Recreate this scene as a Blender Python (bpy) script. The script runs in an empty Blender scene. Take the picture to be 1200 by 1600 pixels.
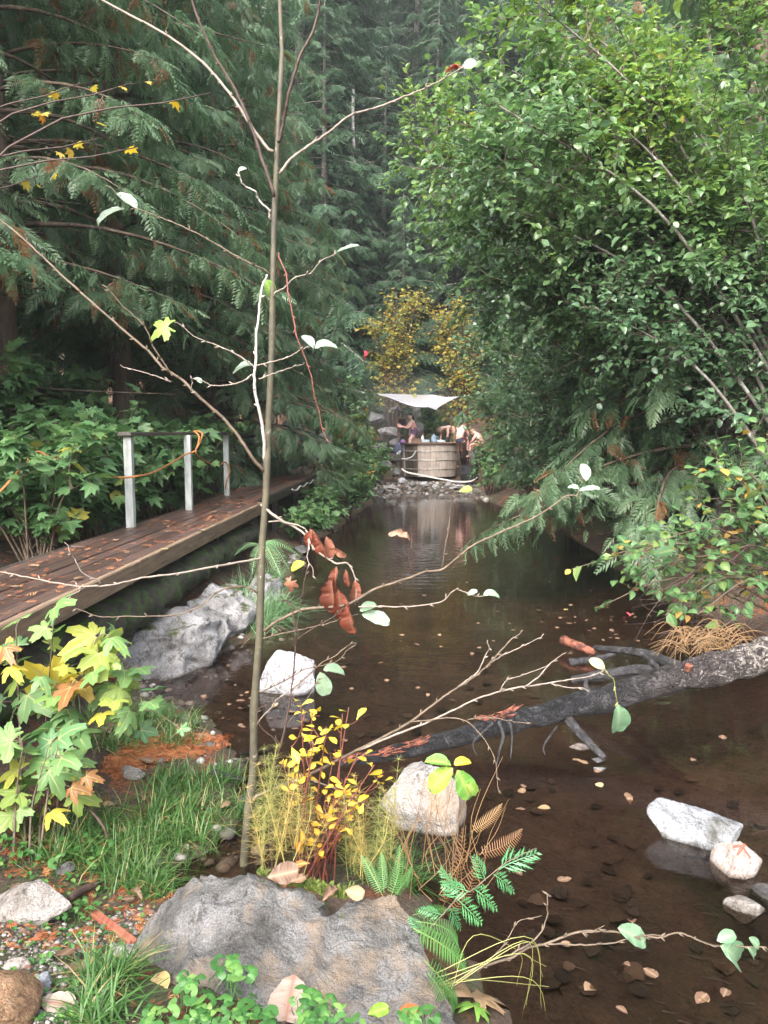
import bpy, math, random
import numpy as np
from mathutils import Vector, Matrix

scene = bpy.context.scene
COL = scene.collection
R = math.radians

# ------------------------------------------------------------------ camera
F_PX, PITCH, CAM_Z = 1200.0, R(-5.95), 2.0
cam_data = bpy.data.cameras.new('camera')
cam_data.sensor_fit = 'VERTICAL'
cam_data.sensor_height = 24.0
cam_data.lens = 24.0 * F_PX / 1600.0
cam_data.clip_start = 0.05
cam_data.clip_end = 1500.0
cam = bpy.data.objects.new('camera', cam_data)
COL.objects.link(cam)
cam.location = (0, 0, CAM_Z)
cam.rotation_euler = (R(90) + PITCH, 0, 0)
scene.camera = cam

# ------------------------------------------------------------------ world, sun, exposure
SUN_EL, SUN_ROT = R(42), R(200)
world = bpy.data.worlds.new('World')
scene.world = world
world.use_nodes = True
wn = world.node_tree
bg = wn.nodes['Background']
sky = wn.nodes.new('ShaderNodeTexSky')
sky.sky_type = 'NISHITA'
sky.sun_disc = False
sky.sun_elevation = SUN_EL
sky.sun_rotation = SUN_ROT
sky.air_density = 1.0
sky.dust_density = 6.0
sky.ozone_density = 1.0
hs = wn.nodes.new('ShaderNodeHueSaturation')      # an overcast sky is whiter than a clear one
hs.inputs['Saturation'].default_value = 0.6
wn.links.new(sky.outputs[0], hs.inputs['Color'])
wn.links.new(hs.outputs[0], bg.inputs['Color'])
bg.inputs['Strength'].default_value = 0.15
sun_d = bpy.data.lights.new('sun', 'SUN')
sun_d.energy = 1.5
sun_d.angle = R(60)
sun_d.color = (1.0, 0.98, 0.96)
sun = bpy.data.objects.new('sun', sun_d)
COL.objects.link(sun)
sun.rotation_euler = (R(90) - SUN_EL, 0, R(180) - SUN_ROT)
vs = scene.view_settings
vs.view_transform = 'Standard'
vs.look = 'None'
vs.gamma = 1.0
vs.use_curve_mapping = False
vs.exposure = 2.05
scene.cycles.max_bounces = 8
scene.cycles.diffuse_bounces = 3
scene.cycles.glossy_bounces = 3
scene.cycles.transmission_bounces = 4
scene.cycles.transparent_max_bounces = 8
scene.cycles.caustics_reflective = False
scene.cycles.caustics_refractive = False
scene.cycles.sample_clamp_indirect = 6.0

# ------------------------------------------------------------------ pixel -> world
FW = np.array([0, math.cos(PITCH), math.sin(PITCH)])
UP = np.array([0, -math.sin(PITCH), math.cos(PITCH)])
CAMP = np.array([0, 0, CAM_Z])
def ray(px, py):
    return np.array([(px - 600) / F_PX, 0, 0]) + UP * ((800 - py) / F_PX) + FW
def PZ(px, py, z):                      # the point seen at a pixel, on a level plane
    d = ray(px, py)
    return CAMP + d * ((z - CAM_Z) / d[2])
def PY(px, py, Y):                      # ... at a distance along the ground
    d = ray(px, py)
    return CAMP + d * (Y / d[1])
def proj(P):
    P = np.atleast_2d(P) - CAMP
    f = P @ FW
    f = np.where(f < 0.01, 0.01, f)
    return np.stack([600 + F_PX * P[:, 0] / f, 800 - F_PX * (P @ UP) / f, f], 1)

# ------------------------------------------------------------------ noise
def _hash(ix, iy, iz, seed):
    h = (ix * 374761393 + iy * 668265263 + iz * 1274126177 + seed * 974711) & 0xffffffff
    h = ((h ^ (h >> 13)) * 1103515245) & 0xffffffff
    h = ((h ^ (h >> 16)) * 668265263) & 0xffffffff
    return ((h ^ (h >> 15)) & 0xffff) / 32767.5 - 1.0
def vnoise(p, seed=0):
    p = np.asarray(p, float)
    i = np.floor(p).astype(np.int64)
    f = p - i
    u = f * f * (3 - 2 * f)
    r = 0
    for dx in (0, 1):
        wx = u[:, 0] if dx else 1 - u[:, 0]
        for dy in (0, 1):
            wy = u[:, 1] if dy else 1 - u[:, 1]
            for dz in (0, 1):
                wz = u[:, 2] if dz else 1 - u[:, 2]
                r = r + wx * wy * wz * _hash(i[:, 0] + dx, i[:, 1] + dy, i[:, 2] + dz, seed)
    return r
def fbm(p, octv=4, seed=0):
    p = np.asarray(p, float)
    r, a = 0, 0.5
    for k in range(octv):
        r = r + a * vnoise(p, seed + k * 17)
        p = p * 2.03 + 5.2
        a *= 0.5
    return r

# ------------------------------------------------------------------ mesh helpers
def build_mesh(name, V, F, tint=None, smooth=False, rib=None):
    me = bpy.data.meshes.new(name)
    V = np.ascontiguousarray(V, np.float32)
    F = np.ascontiguousarray(F, np.int32)
    me.vertices.add(len(V))
    me.vertices.foreach_set('co', V.ravel())
    k = F.shape[1]
    me.loops.add(F.size)
    me.loops.foreach_set('vertex_index', F.ravel())
    me.polygons.add(len(F))
    me.polygons.foreach_set('loop_start', np.arange(0, F.size, k, dtype=np.int32))
    me.polygons.foreach_set('use_smooth', np.full(len(F), bool(smooth)))
    me.update(calc_edges=True)
    if tint is not None:
        a = me.attributes.new('tint', 'FLOAT', 'POINT')
        a.data.foreach_set('value', np.ascontiguousarray(tint, np.float32))
    if rib is not None:
        a = me.attributes.new('rib', 'FLOAT', 'POINT')
        a.data.foreach_set('value', np.ascontiguousarray(rib, np.float32))
    return me

class Geo:                                # gathers triangles of ONE part
    def __init__(s):
        s.V, s.F, s.T, s.Rb, s.n = [], [], [], [], 0
    def add(s, V, F, tint=0.5, rib=0.0):
        V = np.asarray(V, float).reshape(-1, 3)
        F = np.asarray(F, int)
        if F.shape[1] == 4:
            F = np.concatenate([F[:, [0, 1, 2]], F[:, [0, 2, 3]]])
        s.V.append(V)
        s.F.append(F + s.n)
        s.T.append(np.broadcast_to(np.asarray(tint, float), (len(V),)))
        s.Rb.append(np.broadcast_to(np.asarray(rib, float), (len(V),)))
        s.n += len(V)
        return s
    def inst(s, tpl, M, P, tint):         # copies of a template: M (n,3,3), P (n,3)
        if len(P) == 0: return s
        V0, F0, rb = tpl[0], tpl[1], tpl[2]
        n, m = len(P), len(V0)
        V = np.einsum('nij,vj->nvi', M, V0) + P[:, None, :]
        F = (F0[None] + (np.arange(n) * m)[:, None, None]).reshape(-1, 3)
        s.V.append(V.reshape(-1, 3))
        s.F.append(F + s.n)
        s.T.append(np.repeat(tint, m))
        s.Rb.append(np.tile(rb, n))
        s.n += n * m
        return s
    def mesh(s, name, off=None, smooth=False):
        V = np.concatenate(s.V)
        if off is not None: V = V - np.asarray(off)
        return build_mesh(name, V, np.concatenate(s.F), np.concatenate(s.T), smooth, np.concatenate(s.Rb))

BASE = {}
def link(name, me, mat=None, parent=None, loc=(0, 0, 0)):
    o = bpy.data.objects.new(name, me)
    COL.objects.link(o)
    if me is not None and mat is not None and len(me.materials) == 0:
        me.materials.append(mat)
    if parent is not None: o.parent = parent
    o.location = loc
    return o
def tag(o, label=None, cat=None, group=None, kind=None):
    if label: o['label'] = label
    if cat: o['category'] = cat
    if group: o['group'] = group
    if kind: o['kind'] = kind
    return o
def thing(name, base, label, cat, group=None):
    o = bpy.data.objects.new(name, None)
    COL.objects.link(o)
    o.empty_display_size = 0.1
    o.location = base
    BASE[o.name] = np.asarray(base, float)
    return tag(o, label, cat, group)
def part(name, geo, mat, root, smooth=False, parent=None):       # a part (or, with parent, a sub-part) built in world coordinates
    me = geo.mesh(name, BASE[root.name], smooth)
    return link(name, me, mat, parent or root)
def solo(name, geo, mat, base, label, cat, group=None, smooth=False):   # a thing that is one mesh
    o = link(name, geo.mesh(name, base, smooth), mat, None, base)
    BASE[o.name] = np.asarray(base, float)
    return tag(o, label, cat, group)
def put(name, me, root, M3, P, mat=None):                        # a part that shares mesh data with alike parts
    o = bpy.data.objects.new(name, me)
    COL.objects.link(o)
    o.parent = root
    m = np.eye(4)
    m[:3, :3] = M3
    m[:3, 3] = P - BASE[root.name]
    o.matrix_local = Matrix(m.tolist())
    return o
def place(name, me, M3, P, label, cat, group=None):              # a thing that shares mesh data
    o = bpy.data.objects.new(name, me)
    COL.objects.link(o)
    m = np.eye(4)
    m[:3, :3] = M3
    m[:3, 3] = P
    o.matrix_world = Matrix(m.tolist())
    return tag(o, label, cat, group)

def nrm(v):
    v = np.asarray(v, float)
    return v / np.maximum(np.linalg.norm(v, axis=-1, keepdims=True), 1e-9)
def frames(d, n, s=1.0):                  # matrices with +Y along d, +Z near n
    d = nrm(d)
    n = np.broadcast_to(n, d.shape)
    x = nrm(np.cross(d, n))
    z = np.cross(x, d)
    M = np.stack([x, d, z], -1)
    return M * np.asarray(s).reshape(-1, 1, 1)

def spline(pts, n):                       # Catmull-Rom through pts
    P = np.asarray(pts, float)
    if len(P) < 3:
        t = np.linspace(0, 1, n)[:, None]
        return P[0] * (1 - t) + P[-1] * t
    Q = np.concatenate([[2 * P[0] - P[1]], P, [2 * P[-1] - P[-2]]])
    t = np.linspace(0, len(P) - 1 - 1e-6, n)
    i = t.astype(int)
    f = (t - i)[:, None]
    a, b, c, d = Q[i], Q[i + 1], Q[i + 2], Q[i + 3]
    return 0.5 * (2 * b + (c - a) * f + (2 * a - 5 * b + 4 * c - d) * f ** 2 + (3 * b - a - 3 * c + d) * f ** 3)
def tube(geo, pts, rad, sides=6, tint=0.5, cap=True, wob=0.0, seed=0):
    P = np.asarray(pts, float)
    n = len(P)
    rad = np.broadcast_to(np.asarray(rad, float), (n,)) if np.ndim(rad) < 1 or len(np.atleast_1d(rad)) == n else np.interp(np.linspace(0, 1, n), np.linspace(0, 1, len(rad)), rad)
    T = nrm(np.gradient(P, axis=0))
    ref = np.array([0, 0, 1.0]) if abs(T[0][2]) < 0.9 else np.array([1.0, 0, 0])
    u = nrm(np.cross(T[0], ref))
    U = np.empty_like(P)
    for i in range(n):
        u = u - T[i] * (u @ T[i])
        u = u / max(np.linalg.norm(u), 1e-9)
        U[i] = u
    W = np.cross(T, U)
    a = np.arange(sides) * 2 * math.pi / sides
    ring = U[:, None] * np.cos(a)[None, :, None] + W[:, None] * np.sin(a)[None, :, None]
    rr = np.repeat(rad[:, None], sides, 1)
    if wob:
        q = (P[:, None] + ring * rad[:, None, None]).reshape(-1, 3) / max(rad.max(), 1e-6)
        rr = rr * (1 + wob * fbm(q * 1.3, 3, seed).reshape(n, sides))
    V = (P[:, None] + ring * rr[:, :, None]).reshape(-1, 3)
    i = np.arange(n - 1)[:, None] * sides
    j = np.arange(sides)[None]
    k = (j + 1) % sides
    F = np.stack([i + j, i + k, i + k + sides, i + j + sides], -1).reshape(-1, 4)
    F = np.concatenate([F[:, [0, 1, 2]], F[:, [0, 2, 3]]])
    if cap:
        V = np.concatenate([V, P[:1], P[-1:]])
        c0, c1 = n * sides, n * sides + 1
        jj = np.arange(sides)
        F = np.concatenate([F, np.stack([np.full(sides, c0), (jj + 1) % sides, jj], -1),
                            np.stack([np.full(sides, c1), (n - 1) * sides + jj, (n - 1) * sides + (jj + 1) % sides], -1)])
    geo.add(V, F, tint)
    return geo
def box(geo, c, ax, ay, az, tint=0.5, bev=0.0):   # box given by centre and half-axis vectors, edges chamfered
    c, ax, ay, az = [np.asarray(v, float) for v in (c, ax, ay, az)]
    la, lb, lc = [np.linalg.norm(v) for v in (ax, ay, az)]
    b = min(bev, 0.4 * min(la, lb, lc))
    if b <= 0:
        V = [c + i * ax + j * ay + k * az for i in (-1, 1) for j in (-1, 1) for k in (-1, 1)]
        F = [[0, 1, 3, 2], [4, 6, 7, 5], [0, 4, 5, 1], [2, 3, 7, 6], [0, 2, 6, 4], [1, 5, 7, 3]]
        return geo.add(V, F, tint)
    V, F, idx = [], [], {}
    for i in (-1, 1):
        for j in (-1, 1):
            for k in (-1, 1):
                for m in range(3):
                    s = [1 - b / la, 1 - b / lb, 1 - b / lc]
                    s[m] = 1.0
                    idx[(i, j, k, m)] = len(V)
                    V.append(c + i * s[0] * ax + j * s[1] * ay + k * s[2] * az)
    def quad(a, b_, c_, d): F.append([a, b_, c_, d])
    for s in (-1, 1):
        for m in range(3):
            o = [(-1, -1), (1, -1), (1, 1), (-1, 1)]
            q = []
            for (p, r) in o:
                key = [0, 0, 0]
                key[m] = s
                key[(m + 1) % 3] = p
                key[(m + 2) % 3] = r
                q.append(idx[(*key, m)])
            quad(*(q if s > 0 else q[::-1]))
    for m in range(3):
        a, b2 = (m + 1) % 3, (m + 2) % 3
        for p in (-1, 1):
            for r in (-1, 1):
                k0, k1 = [0, 0, 0], [0, 0, 0]
                k0[m], k1[m] = -1, 1
                k0[a] = k1[a] = p
                k0[b2] = k1[b2] = r
                q = [idx[(*k0, a)], idx[(*k1, a)], idx[(*k1, b2)], idx[(*k0, b2)]]
                quad(*(q[::-1] if p * r > 0 else q))
    geo.add(V, F, tint)
    tri = [[idx[(i, j, k, m)] for m in (range(3) if i * j * k > 0 else (0, 2, 1))] for i in (-1, 1) for j in (-1, 1) for k in (-1, 1)]
    geo.F.append(np.array(tri) + geo.n - len(V))
    return geo
_ico = {}
def ico(sub):
    if sub not in _ico:
        import bmesh
        bm = bmesh.new()
        bmesh.ops.create_icosphere(bm, subdivisions=sub, radius=1)
        V = np.array([v.co[:] for v in bm.verts])
        F = np.array([[v.index for v in f.verts] for f in bm.faces])
        bm.free()
        _ico[sub] = (V, F)
    return _ico[sub]
def rock_geo(c, size, seed, sub=4, facets=16, rough=0.10, rotz=0.0, flat=0.58, geo=None, tilt=(0, 0)):
    rng = np.random.default_rng(seed)
    V, F = ico(sub)
    V = V.copy()
    for _ in range(facets):                      # broken faces
        n = nrm(rng.normal(size=3))
        d = rng.uniform(flat, flat + 0.32)
        h = V @ n
        V = V - np.outer(np.maximum(h - d, 0), n) * 0.96
    rid = 1 - 2 * np.abs(fbm(V * 1.9 + seed * 1.3, 3, seed + 5))
    V = V * (1 + rough * fbm(V * 1.7 + seed, 3, seed) + rough * .45 * (rid - .5))[:, None]
    V = V + rough * 0.30 * np.stack([fbm(V * 6 + k * 9, 3, seed + k) for k in range(3)], 1)
    if sub >= 5: V = V + .035 * V * (1 - 2 * np.abs(fbm(V * 5 + 3, 4, seed + 9)))[:, None] + .02 * np.stack([fbm(V * 16 + k * 5, 2, seed + 20 + k) for k in range(3)], 1)
    V = V * np.asarray(size)
    cx, sx = math.cos(tilt[0]), math.sin(tilt[0])
    V = V @ np.array([[1, 0, 0], [0, cx, sx], [0, -sx, cx]])
    cy, sy = math.cos(tilt[1]), math.sin(tilt[1])
    V = V @ np.array([[cy, 0, -sy], [0, 1, 0], [sy, 0, cy]])
    cz, sz = math.cos(rotz), math.sin(rotz)
    V = V @ np.array([[cz, sz, 0], [-sz, cz, 0], [0, 0, 1]])
    g = geo or Geo()
    g.add(V + np.asarray(c), F, rng.uniform())
    return g
# ------------------------------------------------------------------ materials
def new_mat(name):
    m = bpy.data.materials.new(name)
    m.use_nodes = True
    nt = m.node_tree
    return m, nt, nt.nodes['Principled BSDF'], nt.nodes['Material Output']
def N(nt, typ, **kw):
    n = nt.nodes.new(typ)
    for k, v in kw.items():
        if k.startswith('i_'):
            key = k[2:].replace('_', ' ')
            n.inputs[key].default_value = v
        else: setattr(n, k, v)
    return n
def ramp(nt, src, stops, interp='LINEAR'):
    n = nt.nodes.new('ShaderNodeValToRGB')
    cr = n.color_ramp
    cr.interpolation = interp
    while len(cr.elements) < len(stops): cr.elements.new(0.5)
    for e, (p, c) in zip(cr.elements, stops):
        e.position = p
        e.color = (*c, 1) if len(c) == 3 else c
    nt.links.new(src, n.inputs['Fac'])
    return n.outputs['Color']
def mixc(nt, fac, a, b, mode='MIX'):
    n = nt.nodes.new('ShaderNodeMix')
    n.data_type = 'RGBA'
    n.blend_type = mode
    for key, v in ((0, fac), (6, a), (7, b)):
        if hasattr(v, 'is_output'): nt.links.new(v, n.inputs[key])
        elif key == 0: n.inputs[0].default_value = v
        else: n.inputs[key].default_value = (*v, 1)
    return n.outputs[2]
def noise(nt, scale, detail=4, rough=0.55, coord='Object', stretch=None, dist=0.0):
    tc = N(nt, 'ShaderNodeTexCoord')
    if coord != 'World': src = tc.outputs[coord]
    else: src = N(nt, 'ShaderNodeNewGeometry').outputs['Position']
    if stretch:
        mp = N(nt, 'ShaderNodeMapping')
        mp.inputs['Scale'].default_value = stretch
        nt.links.new(src, mp.inputs[0])
        src = mp.outputs[0]
    n = N(nt, 'ShaderNodeTexNoise')
    n.inputs['Scale'].default_value = scale
    n.inputs['Detail'].default_value = detail
    n.inputs['Roughness'].default_value = rough
    n.inputs['Distortion'].default_value = dist
    nt.links.new(src, n.inputs['Vector'])
    return n.outputs[0]
def bump(nt, h, dist, strength, bsdf):
    b = N(nt, 'ShaderNodeBump')
    b.inputs['Strength'].default_value = strength
    b.inputs['Distance'].default_value = dist
    nt.links.new(h, b.inputs['Height'])
    nt.links.new(b.outputs[0], bsdf.inputs['Normal'])
    return b

def leaf_mat(name, stops, rough=0.42, transl=0.3, spec=0.5, blotch=None, blotch_scale=14.0, blotch_lo=0.56, rib=None, objrand=False):
    m, nt, b, out = new_mat(name)
    at = N(nt, 'ShaderNodeAttribute', attribute_name='tint').outputs['Fac']
    col = ramp(nt, at, stops)
    if blotch:
        f = ramp(nt, noise(nt, blotch_scale, 3, 0.6), [(blotch_lo, (0, 0, 0)), (blotch_lo + 0.1, (1, 1, 1))])
        col = mixc(nt, f, col, blotch)
    if rib:
        rb = N(nt, 'ShaderNodeAttribute', attribute_name='rib').outputs['Fac']
        pw = N(nt, 'ShaderNodeMath', operation='POWER')
        nt.links.new(rb, pw.inputs[0])
        pw.inputs[1].default_value = 5.0
        col = mixc(nt, pw.outputs[0], col, rib)
    nt.links.new(col, b.inputs['Base Color'])
    b.inputs['Roughness'].default_value = rough
    b.inputs['Specular IOR Level'].default_value = spec
    if transl > 0:
        tr = N(nt, 'ShaderNodeBsdfTranslucent')
        hsn = N(nt, 'ShaderNodeHueSaturation', i_Value=1.5, i_Saturation=1.1)
        nt.links.new(col, hsn.inputs['Color'])
        nt.links.new(hsn.outputs[0], tr.inputs['Color'])
        mx = N(nt, 'ShaderNodeMixShader')
        mx.inputs[0].default_value = transl
        nt.links.new(b.outputs[0], mx.inputs[1])
        nt.links.new(tr.outputs[0], mx.inputs[2])
        nt.links.new(mx.outputs[0], out.inputs['Surface'])
    return m
def plain(name, col, rough=0.6, spec=0.4, var=0.25, scale=8.0, metal=0.0, bmp=0.0, stretch=None, col2=None, lo=0.35, hi=0.65, bscale=None):
    m, nt, b, out = new_mat(name)
    c2 = col2 or tuple(c * (1 - var) for c in col)
    f = noise(nt, scale, 5, 0.6, stretch=stretch)
    c = ramp(nt, f, [(lo, c2), (hi, col)])
    nt.links.new(c, b.inputs['Base Color'])
    b.inputs['Roughness'].default_value = rough
    b.inputs['Specular IOR Level'].default_value = spec
    b.inputs['Metallic'].default_value = metal
    if bmp: bump(nt, noise(nt, bscale or scale * 3, 6, 0.65, stretch=stretch), bmp, 0.8, b)
    return m
def rock_mat(name, base, dark, light, speck=0.5, moss=None, scale=3.0, rough=0.75, stain=None, moss_lo=0.6, wet=0.03):
    m, nt, b, out = new_mat(name)
    big = noise(nt, scale, 6, 0.62, dist=0.6)
    col = ramp(nt, big, [(0.3, dark), (0.48, base), (0.68, light)])
    fine = noise(nt, 130, 4, 0.8)
    sp = ramp(nt, fine, [(0.36, (0.25, 0.25, 0.25)), (0.5, (0.85, 0.85, 0.85)), (0.64, (1.45, 1.45, 1.45))])
    col = mixc(nt, speck, col, sp, 'MULTIPLY')
    ck = ramp(nt, noise(nt, scale * .9, 5, .6, dist=1.8), [(.485, (1, 1, 1)), (.5, (.28, .26, .24)), (.515, (1, 1, 1))])
    col = mixc(nt, .7, col, ck, 'MULTIPLY')
    dk = ramp(nt, noise(nt, scale * 2.6, 8, .75), [(.36, (.30, .28, .26)), (.43, (1, 1, 1))])
    col = mixc(nt, .85, col, dk, 'MULTIPLY')
    if stain:
        f = ramp(nt, noise(nt, scale * 1.4, 4, 0.6, stretch=(1, 1, 0.5)), [(0.5, (0, 0, 0)), (0.66, (1, 1, 1))])
        col = mixc(nt, f, col, stain, 'MIX')
    if moss:
        geo = N(nt, 'ShaderNodeNewGeometry')
        sx = N(nt, 'ShaderNodeSeparateXYZ')
        nt.links.new(geo.outputs['Normal'], sx.inputs[0])
        mul = N(nt, 'ShaderNodeMath', operation='MULTIPLY_ADD')
        nt.links.new(sx.outputs[2], mul.inputs[0])
        mul.inputs[1].default_value = 0.28
        nt.links.new(noise(nt, scale * 2.2, 6, 0.7), mul.inputs[2])
        f = ramp(nt, mul.outputs[0], [(moss_lo, (0, 0, 0)), (moss_lo + 0.07, (1, 1, 1))])
        col = mixc(nt, f, col, moss)
    if wet:                                      # the waterline leaves a dark wet band on the stone
        pos = N(nt, 'ShaderNodeNewGeometry')
        sz = N(nt, 'ShaderNodeSeparateXYZ')
        nt.links.new(pos.outputs['Position'], sz.inputs[0])
        wf = ramp(nt, sz.outputs[2], [(0.0, (0.3, 0.28, 0.25)), (wet, (1, 1, 1))])
        col = mixc(nt, 1.0, col, wf, 'MULTIPLY')
    nt.links.new(col, b.inputs['Base Color'])
    b.inputs['Roughness'].default_value = rough
    b.inputs['Specular IOR Level'].default_value = 0.35
    mx = N(nt, 'ShaderNodeMath', operation='MULTIPLY_ADD')
    nt.links.new(noise(nt, 38, 8, 0.7), mx.inputs[0])
    mx.inputs[1].default_value = 0.35
    nt.links.new(noise(nt, scale * 3, 8, 0.65, dist=0.4), mx.inputs[2])
    bump(nt, mx.outputs[0], 0.06, 0.9, b)
    return m
def bark_mat(name, col, col2, lichen=None, lichen_lo=0.6, scale=6.0, stretch=(1, 1, 0.2), rough=0.85, bmp=0.02):
    m, nt, b, out = new_mat(name)
    f = noise(nt, scale, 7, 0.65, stretch=stretch, dist=0.5)
    c = ramp(nt, f, [(0.35, col2), (0.62, col)])
    if lichen:
        lf = ramp(nt, noise(nt, scale * 1.7, 6, 0.7), [(lichen_lo, (0, 0, 0)), (lichen_lo + 0.05, (1, 1, 1))])
        c = mixc(nt, lf, c, lichen)
    nt.links.new(c, b.inputs['Base Color'])
    b.inputs['Roughness'].default_value = rough
    bump(nt, noise(nt, scale * 2.2, 8, 0.7, stretch=stretch, dist=0.4), bmp, 0.9, b)
    return m

M = {}
BR = (0.13, 0.055, 0.022)
M['cedar'] = leaf_mat('cedar_foliage', [(0.0, (0.20, 0.095, 0.042)), (0.045, (0.15, 0.085, 0.040)), (0.07, (0.070, 0.130, 0.066)), (0.5, (0.120, 0.200, 0.108)), (1.0, (0.185, 0.265, 0.150))], rough=0.42, transl=0.5, spec=0.6)
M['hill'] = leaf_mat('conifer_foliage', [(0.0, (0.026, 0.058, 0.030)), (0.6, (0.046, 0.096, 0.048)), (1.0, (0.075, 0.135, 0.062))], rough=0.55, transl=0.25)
M['alder'] = leaf_mat('alder_leaf', [(0.0, (0.068, 0.142, 0.080)), (0.45, (0.108, 0.200, 0.090)), (0.8, (0.140, 0.245, 0.060)), (0.97, (0.21, 0.30, 0.055)), (1.0, (0.28, 0.22, 0.03))], rough=0.34, transl=0.38, spec=0.8, rib=(0.13, 0.2, 0.09))
M['maple_y'] = leaf_mat('maple_yellow_leaf', [(0.0, (0.16, 0.22, 0.06)), (0.35, (0.34, 0.31, 0.07)), (0.75, (0.44, 0.31, 0.06)), (1.0, (0.50, 0.20, 0.03))], rough=0.5, transl=0.4)
M['thimble'] = leaf_mat('thimbleberry_leaf', [(0.0, (0.045, 0.115, 0.048)), (0.5, (0.075, 0.170, 0.065)), (0.9, (0.10, 0.19, 0.05)), (1.0, (0.30, 0.26, 0.04))], rough=0.48, transl=0.3, rib=(0.14, 0.22, 0.09))
M['thimble_y'] = leaf_mat('thimbleberry_autumn_leaf', [(0.0, (0.09, 0.20, 0.085)), (0.4, (0.16, 0.28, 0.085)), (0.6, (0.30, 0.37, 0.075)), (0.85, (0.50, 0.40, 0.05)), (1.0, (0.28, 0.13, 0.05))], rough=0.5, transl=0.35, rib=(0.45, 0.46, 0.22), blotch=(0.42, 0.35, 0.05), blotch_lo=0.60, blotch_scale=4.0)
M['snow'] = leaf_mat('shrub_leaf', [(0.0, (0.05, 0.13, 0.05)), (0.6, (0.09, 0.19, 0.065)), (0.86, (0.17, 0.24, 0.05)), (0.93, (0.42, 0.34, 0.05)), (1.0, (0.45, 0.25, 0.06))], rough=0.42, transl=0.32, rib=(0.2, 0.28, 0.12))
M['yellow'] = leaf_mat('yellow_shrub_leaf', [(0.0, (0.40, 0.42, 0.05)), (0.4, (0.62, 0.46, 0.03)), (0.75, (0.62, 0.36, 0.03)), (1.0, (0.42, 0.17, 0.04))], rough=0.5, transl=0.35, rib=(0.6, 0.5, 0.15))
M['pale'] = leaf_mat('pale_leaf', [(0.0, (0.10, 0.22, 0.12)), (0.6, (0.17, 0.29, 0.17)), (1.0, (0.36, 0.45, 0.36))], rough=0.45, transl=0.3, spec=0.6, rib=(0.28, 0.38, 0.24), blotch=(0.16, 0.11, 0.06), blotch_lo=0.60, blotch_scale=9)
M['whiteleaf'] = leaf_mat('pale_sky_sheen_underside', [(0.0, (0.26, 0.36, 0.28)), (1.0, (0.40, 0.46, 0.41))], rough=0.45, transl=0.3, rib=(0.30, 0.36, 0.25), blotch=(0.12, 0.10, 0.06), blotch_lo=0.60, blotch_scale=10)  # leaf backs, with the reflected sky put into their whitish colour
M['lime'] = leaf_mat('lime_leaf', [(0.0, (0.10, 0.30, 0.06)), (0.5, (0.24, 0.36, 0.05)), (1.0, (0.58, 0.46, 0.03))], rough=0.42, transl=0.35, rib=(0.35, 0.45, 0.12), blotch=(0.45, 0.40, 0.05), blotch_lo=0.6, blotch_scale=12)
M['dead'] = leaf_mat('dead_red_leaf', [(0.0, (0.10, 0.028, 0.018)), (0.6, (0.20, 0.050, 0.028)), (1.0, (0.34, 0.16, 0.10))], rough=0.6, transl=0.2, rib=(0.30, 0.14, 0.09))
M['litter'] = leaf_mat('fallen_leaf', [(0.0, (0.085, 0.050, 0.032)), (0.35, (0.16, 0.095, 0.060)), (0.6, (0.27, 0.18, 0.10)), (0.8, (0.36, 0.30, 0.12)), (1.0, (0.42, 0.38, 0.30))], rough=0.5, transl=0.1, blotch=(0.07, 0.04, 0.025), blotch_lo=0.6, blotch_scale=25, rib=(0.30, 0.20, 0.13))
M['herb'] = leaf_mat('herb_leaf', [(0.0, (0.032, 0.11, 0.024)), (0.7, (0.068, 0.19, 0.042)), (1.0, (0.16, 0.28, 0.07))], rough=0.5, transl=0.3)
M['grass'] = leaf_mat('grass_blade', [(0.0, (0.035, 0.095, 0.022)), (0.6, (0.075, 0.175, 0.042)), (0.85, (0.13, 0.21, 0.07)), (1.0, (0.34, 0.28, 0.13))], rough=0.45, transl=0.3)
M['reedgrass'] = leaf_mat('streamside_grass_blade', [(0.0, (0.10, 0.22, 0.10)), (1.0, (0.26, 0.40, 0.20))], rough=0.45, transl=0.3)
M['horsetail'] = leaf_mat('horsetail_stem', [(0.0, (0.14, 0.17, 0.045)), (0.6, (0.26, 0.26, 0.08)), (1.0, (0.40, 0.28, 0.09))], rough=0.6, transl=0.1)
M['fern'] = leaf_mat('fern_frond', [(0.0, (0.05, 0.17, 0.04)), (1.0, (0.11, 0.27, 0.06))], rough=0.45, transl=0.3, rib=(0.2, 0.32, 0.1))
M['fern_dead'] = leaf_mat('dead_fern_frond', [(0.0, (0.16, 0.08, 0.035)), (1.0, (0.34, 0.22, 0.10))], rough=0.6, transl=0.2)
M['seedling'] = leaf_mat('cedar_seedling_spray', [(0.0, (0.05, 0.19, 0.075)), (1.0, (0.10, 0.30, 0.11))], rough=0.42, transl=0.28)
M['needle'] = leaf_mat('rusty_needles', [(0.0, (0.22, 0.070, 0.028)), (0.6, (0.40, 0.125, 0.040)), (1.0, (0.50, 0.23, 0.09))], rough=0.6, transl=0.1)
M['needle_dark'] = leaf_mat('rusty_needles_on_deck', [(0.0, (0.13, 0.045, 0.022)), (0.7, (0.28, 0.085, 0.03)), (1.0, (0.42, 0.22, 0.10))], rough=0.6, transl=0.0)

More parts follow.
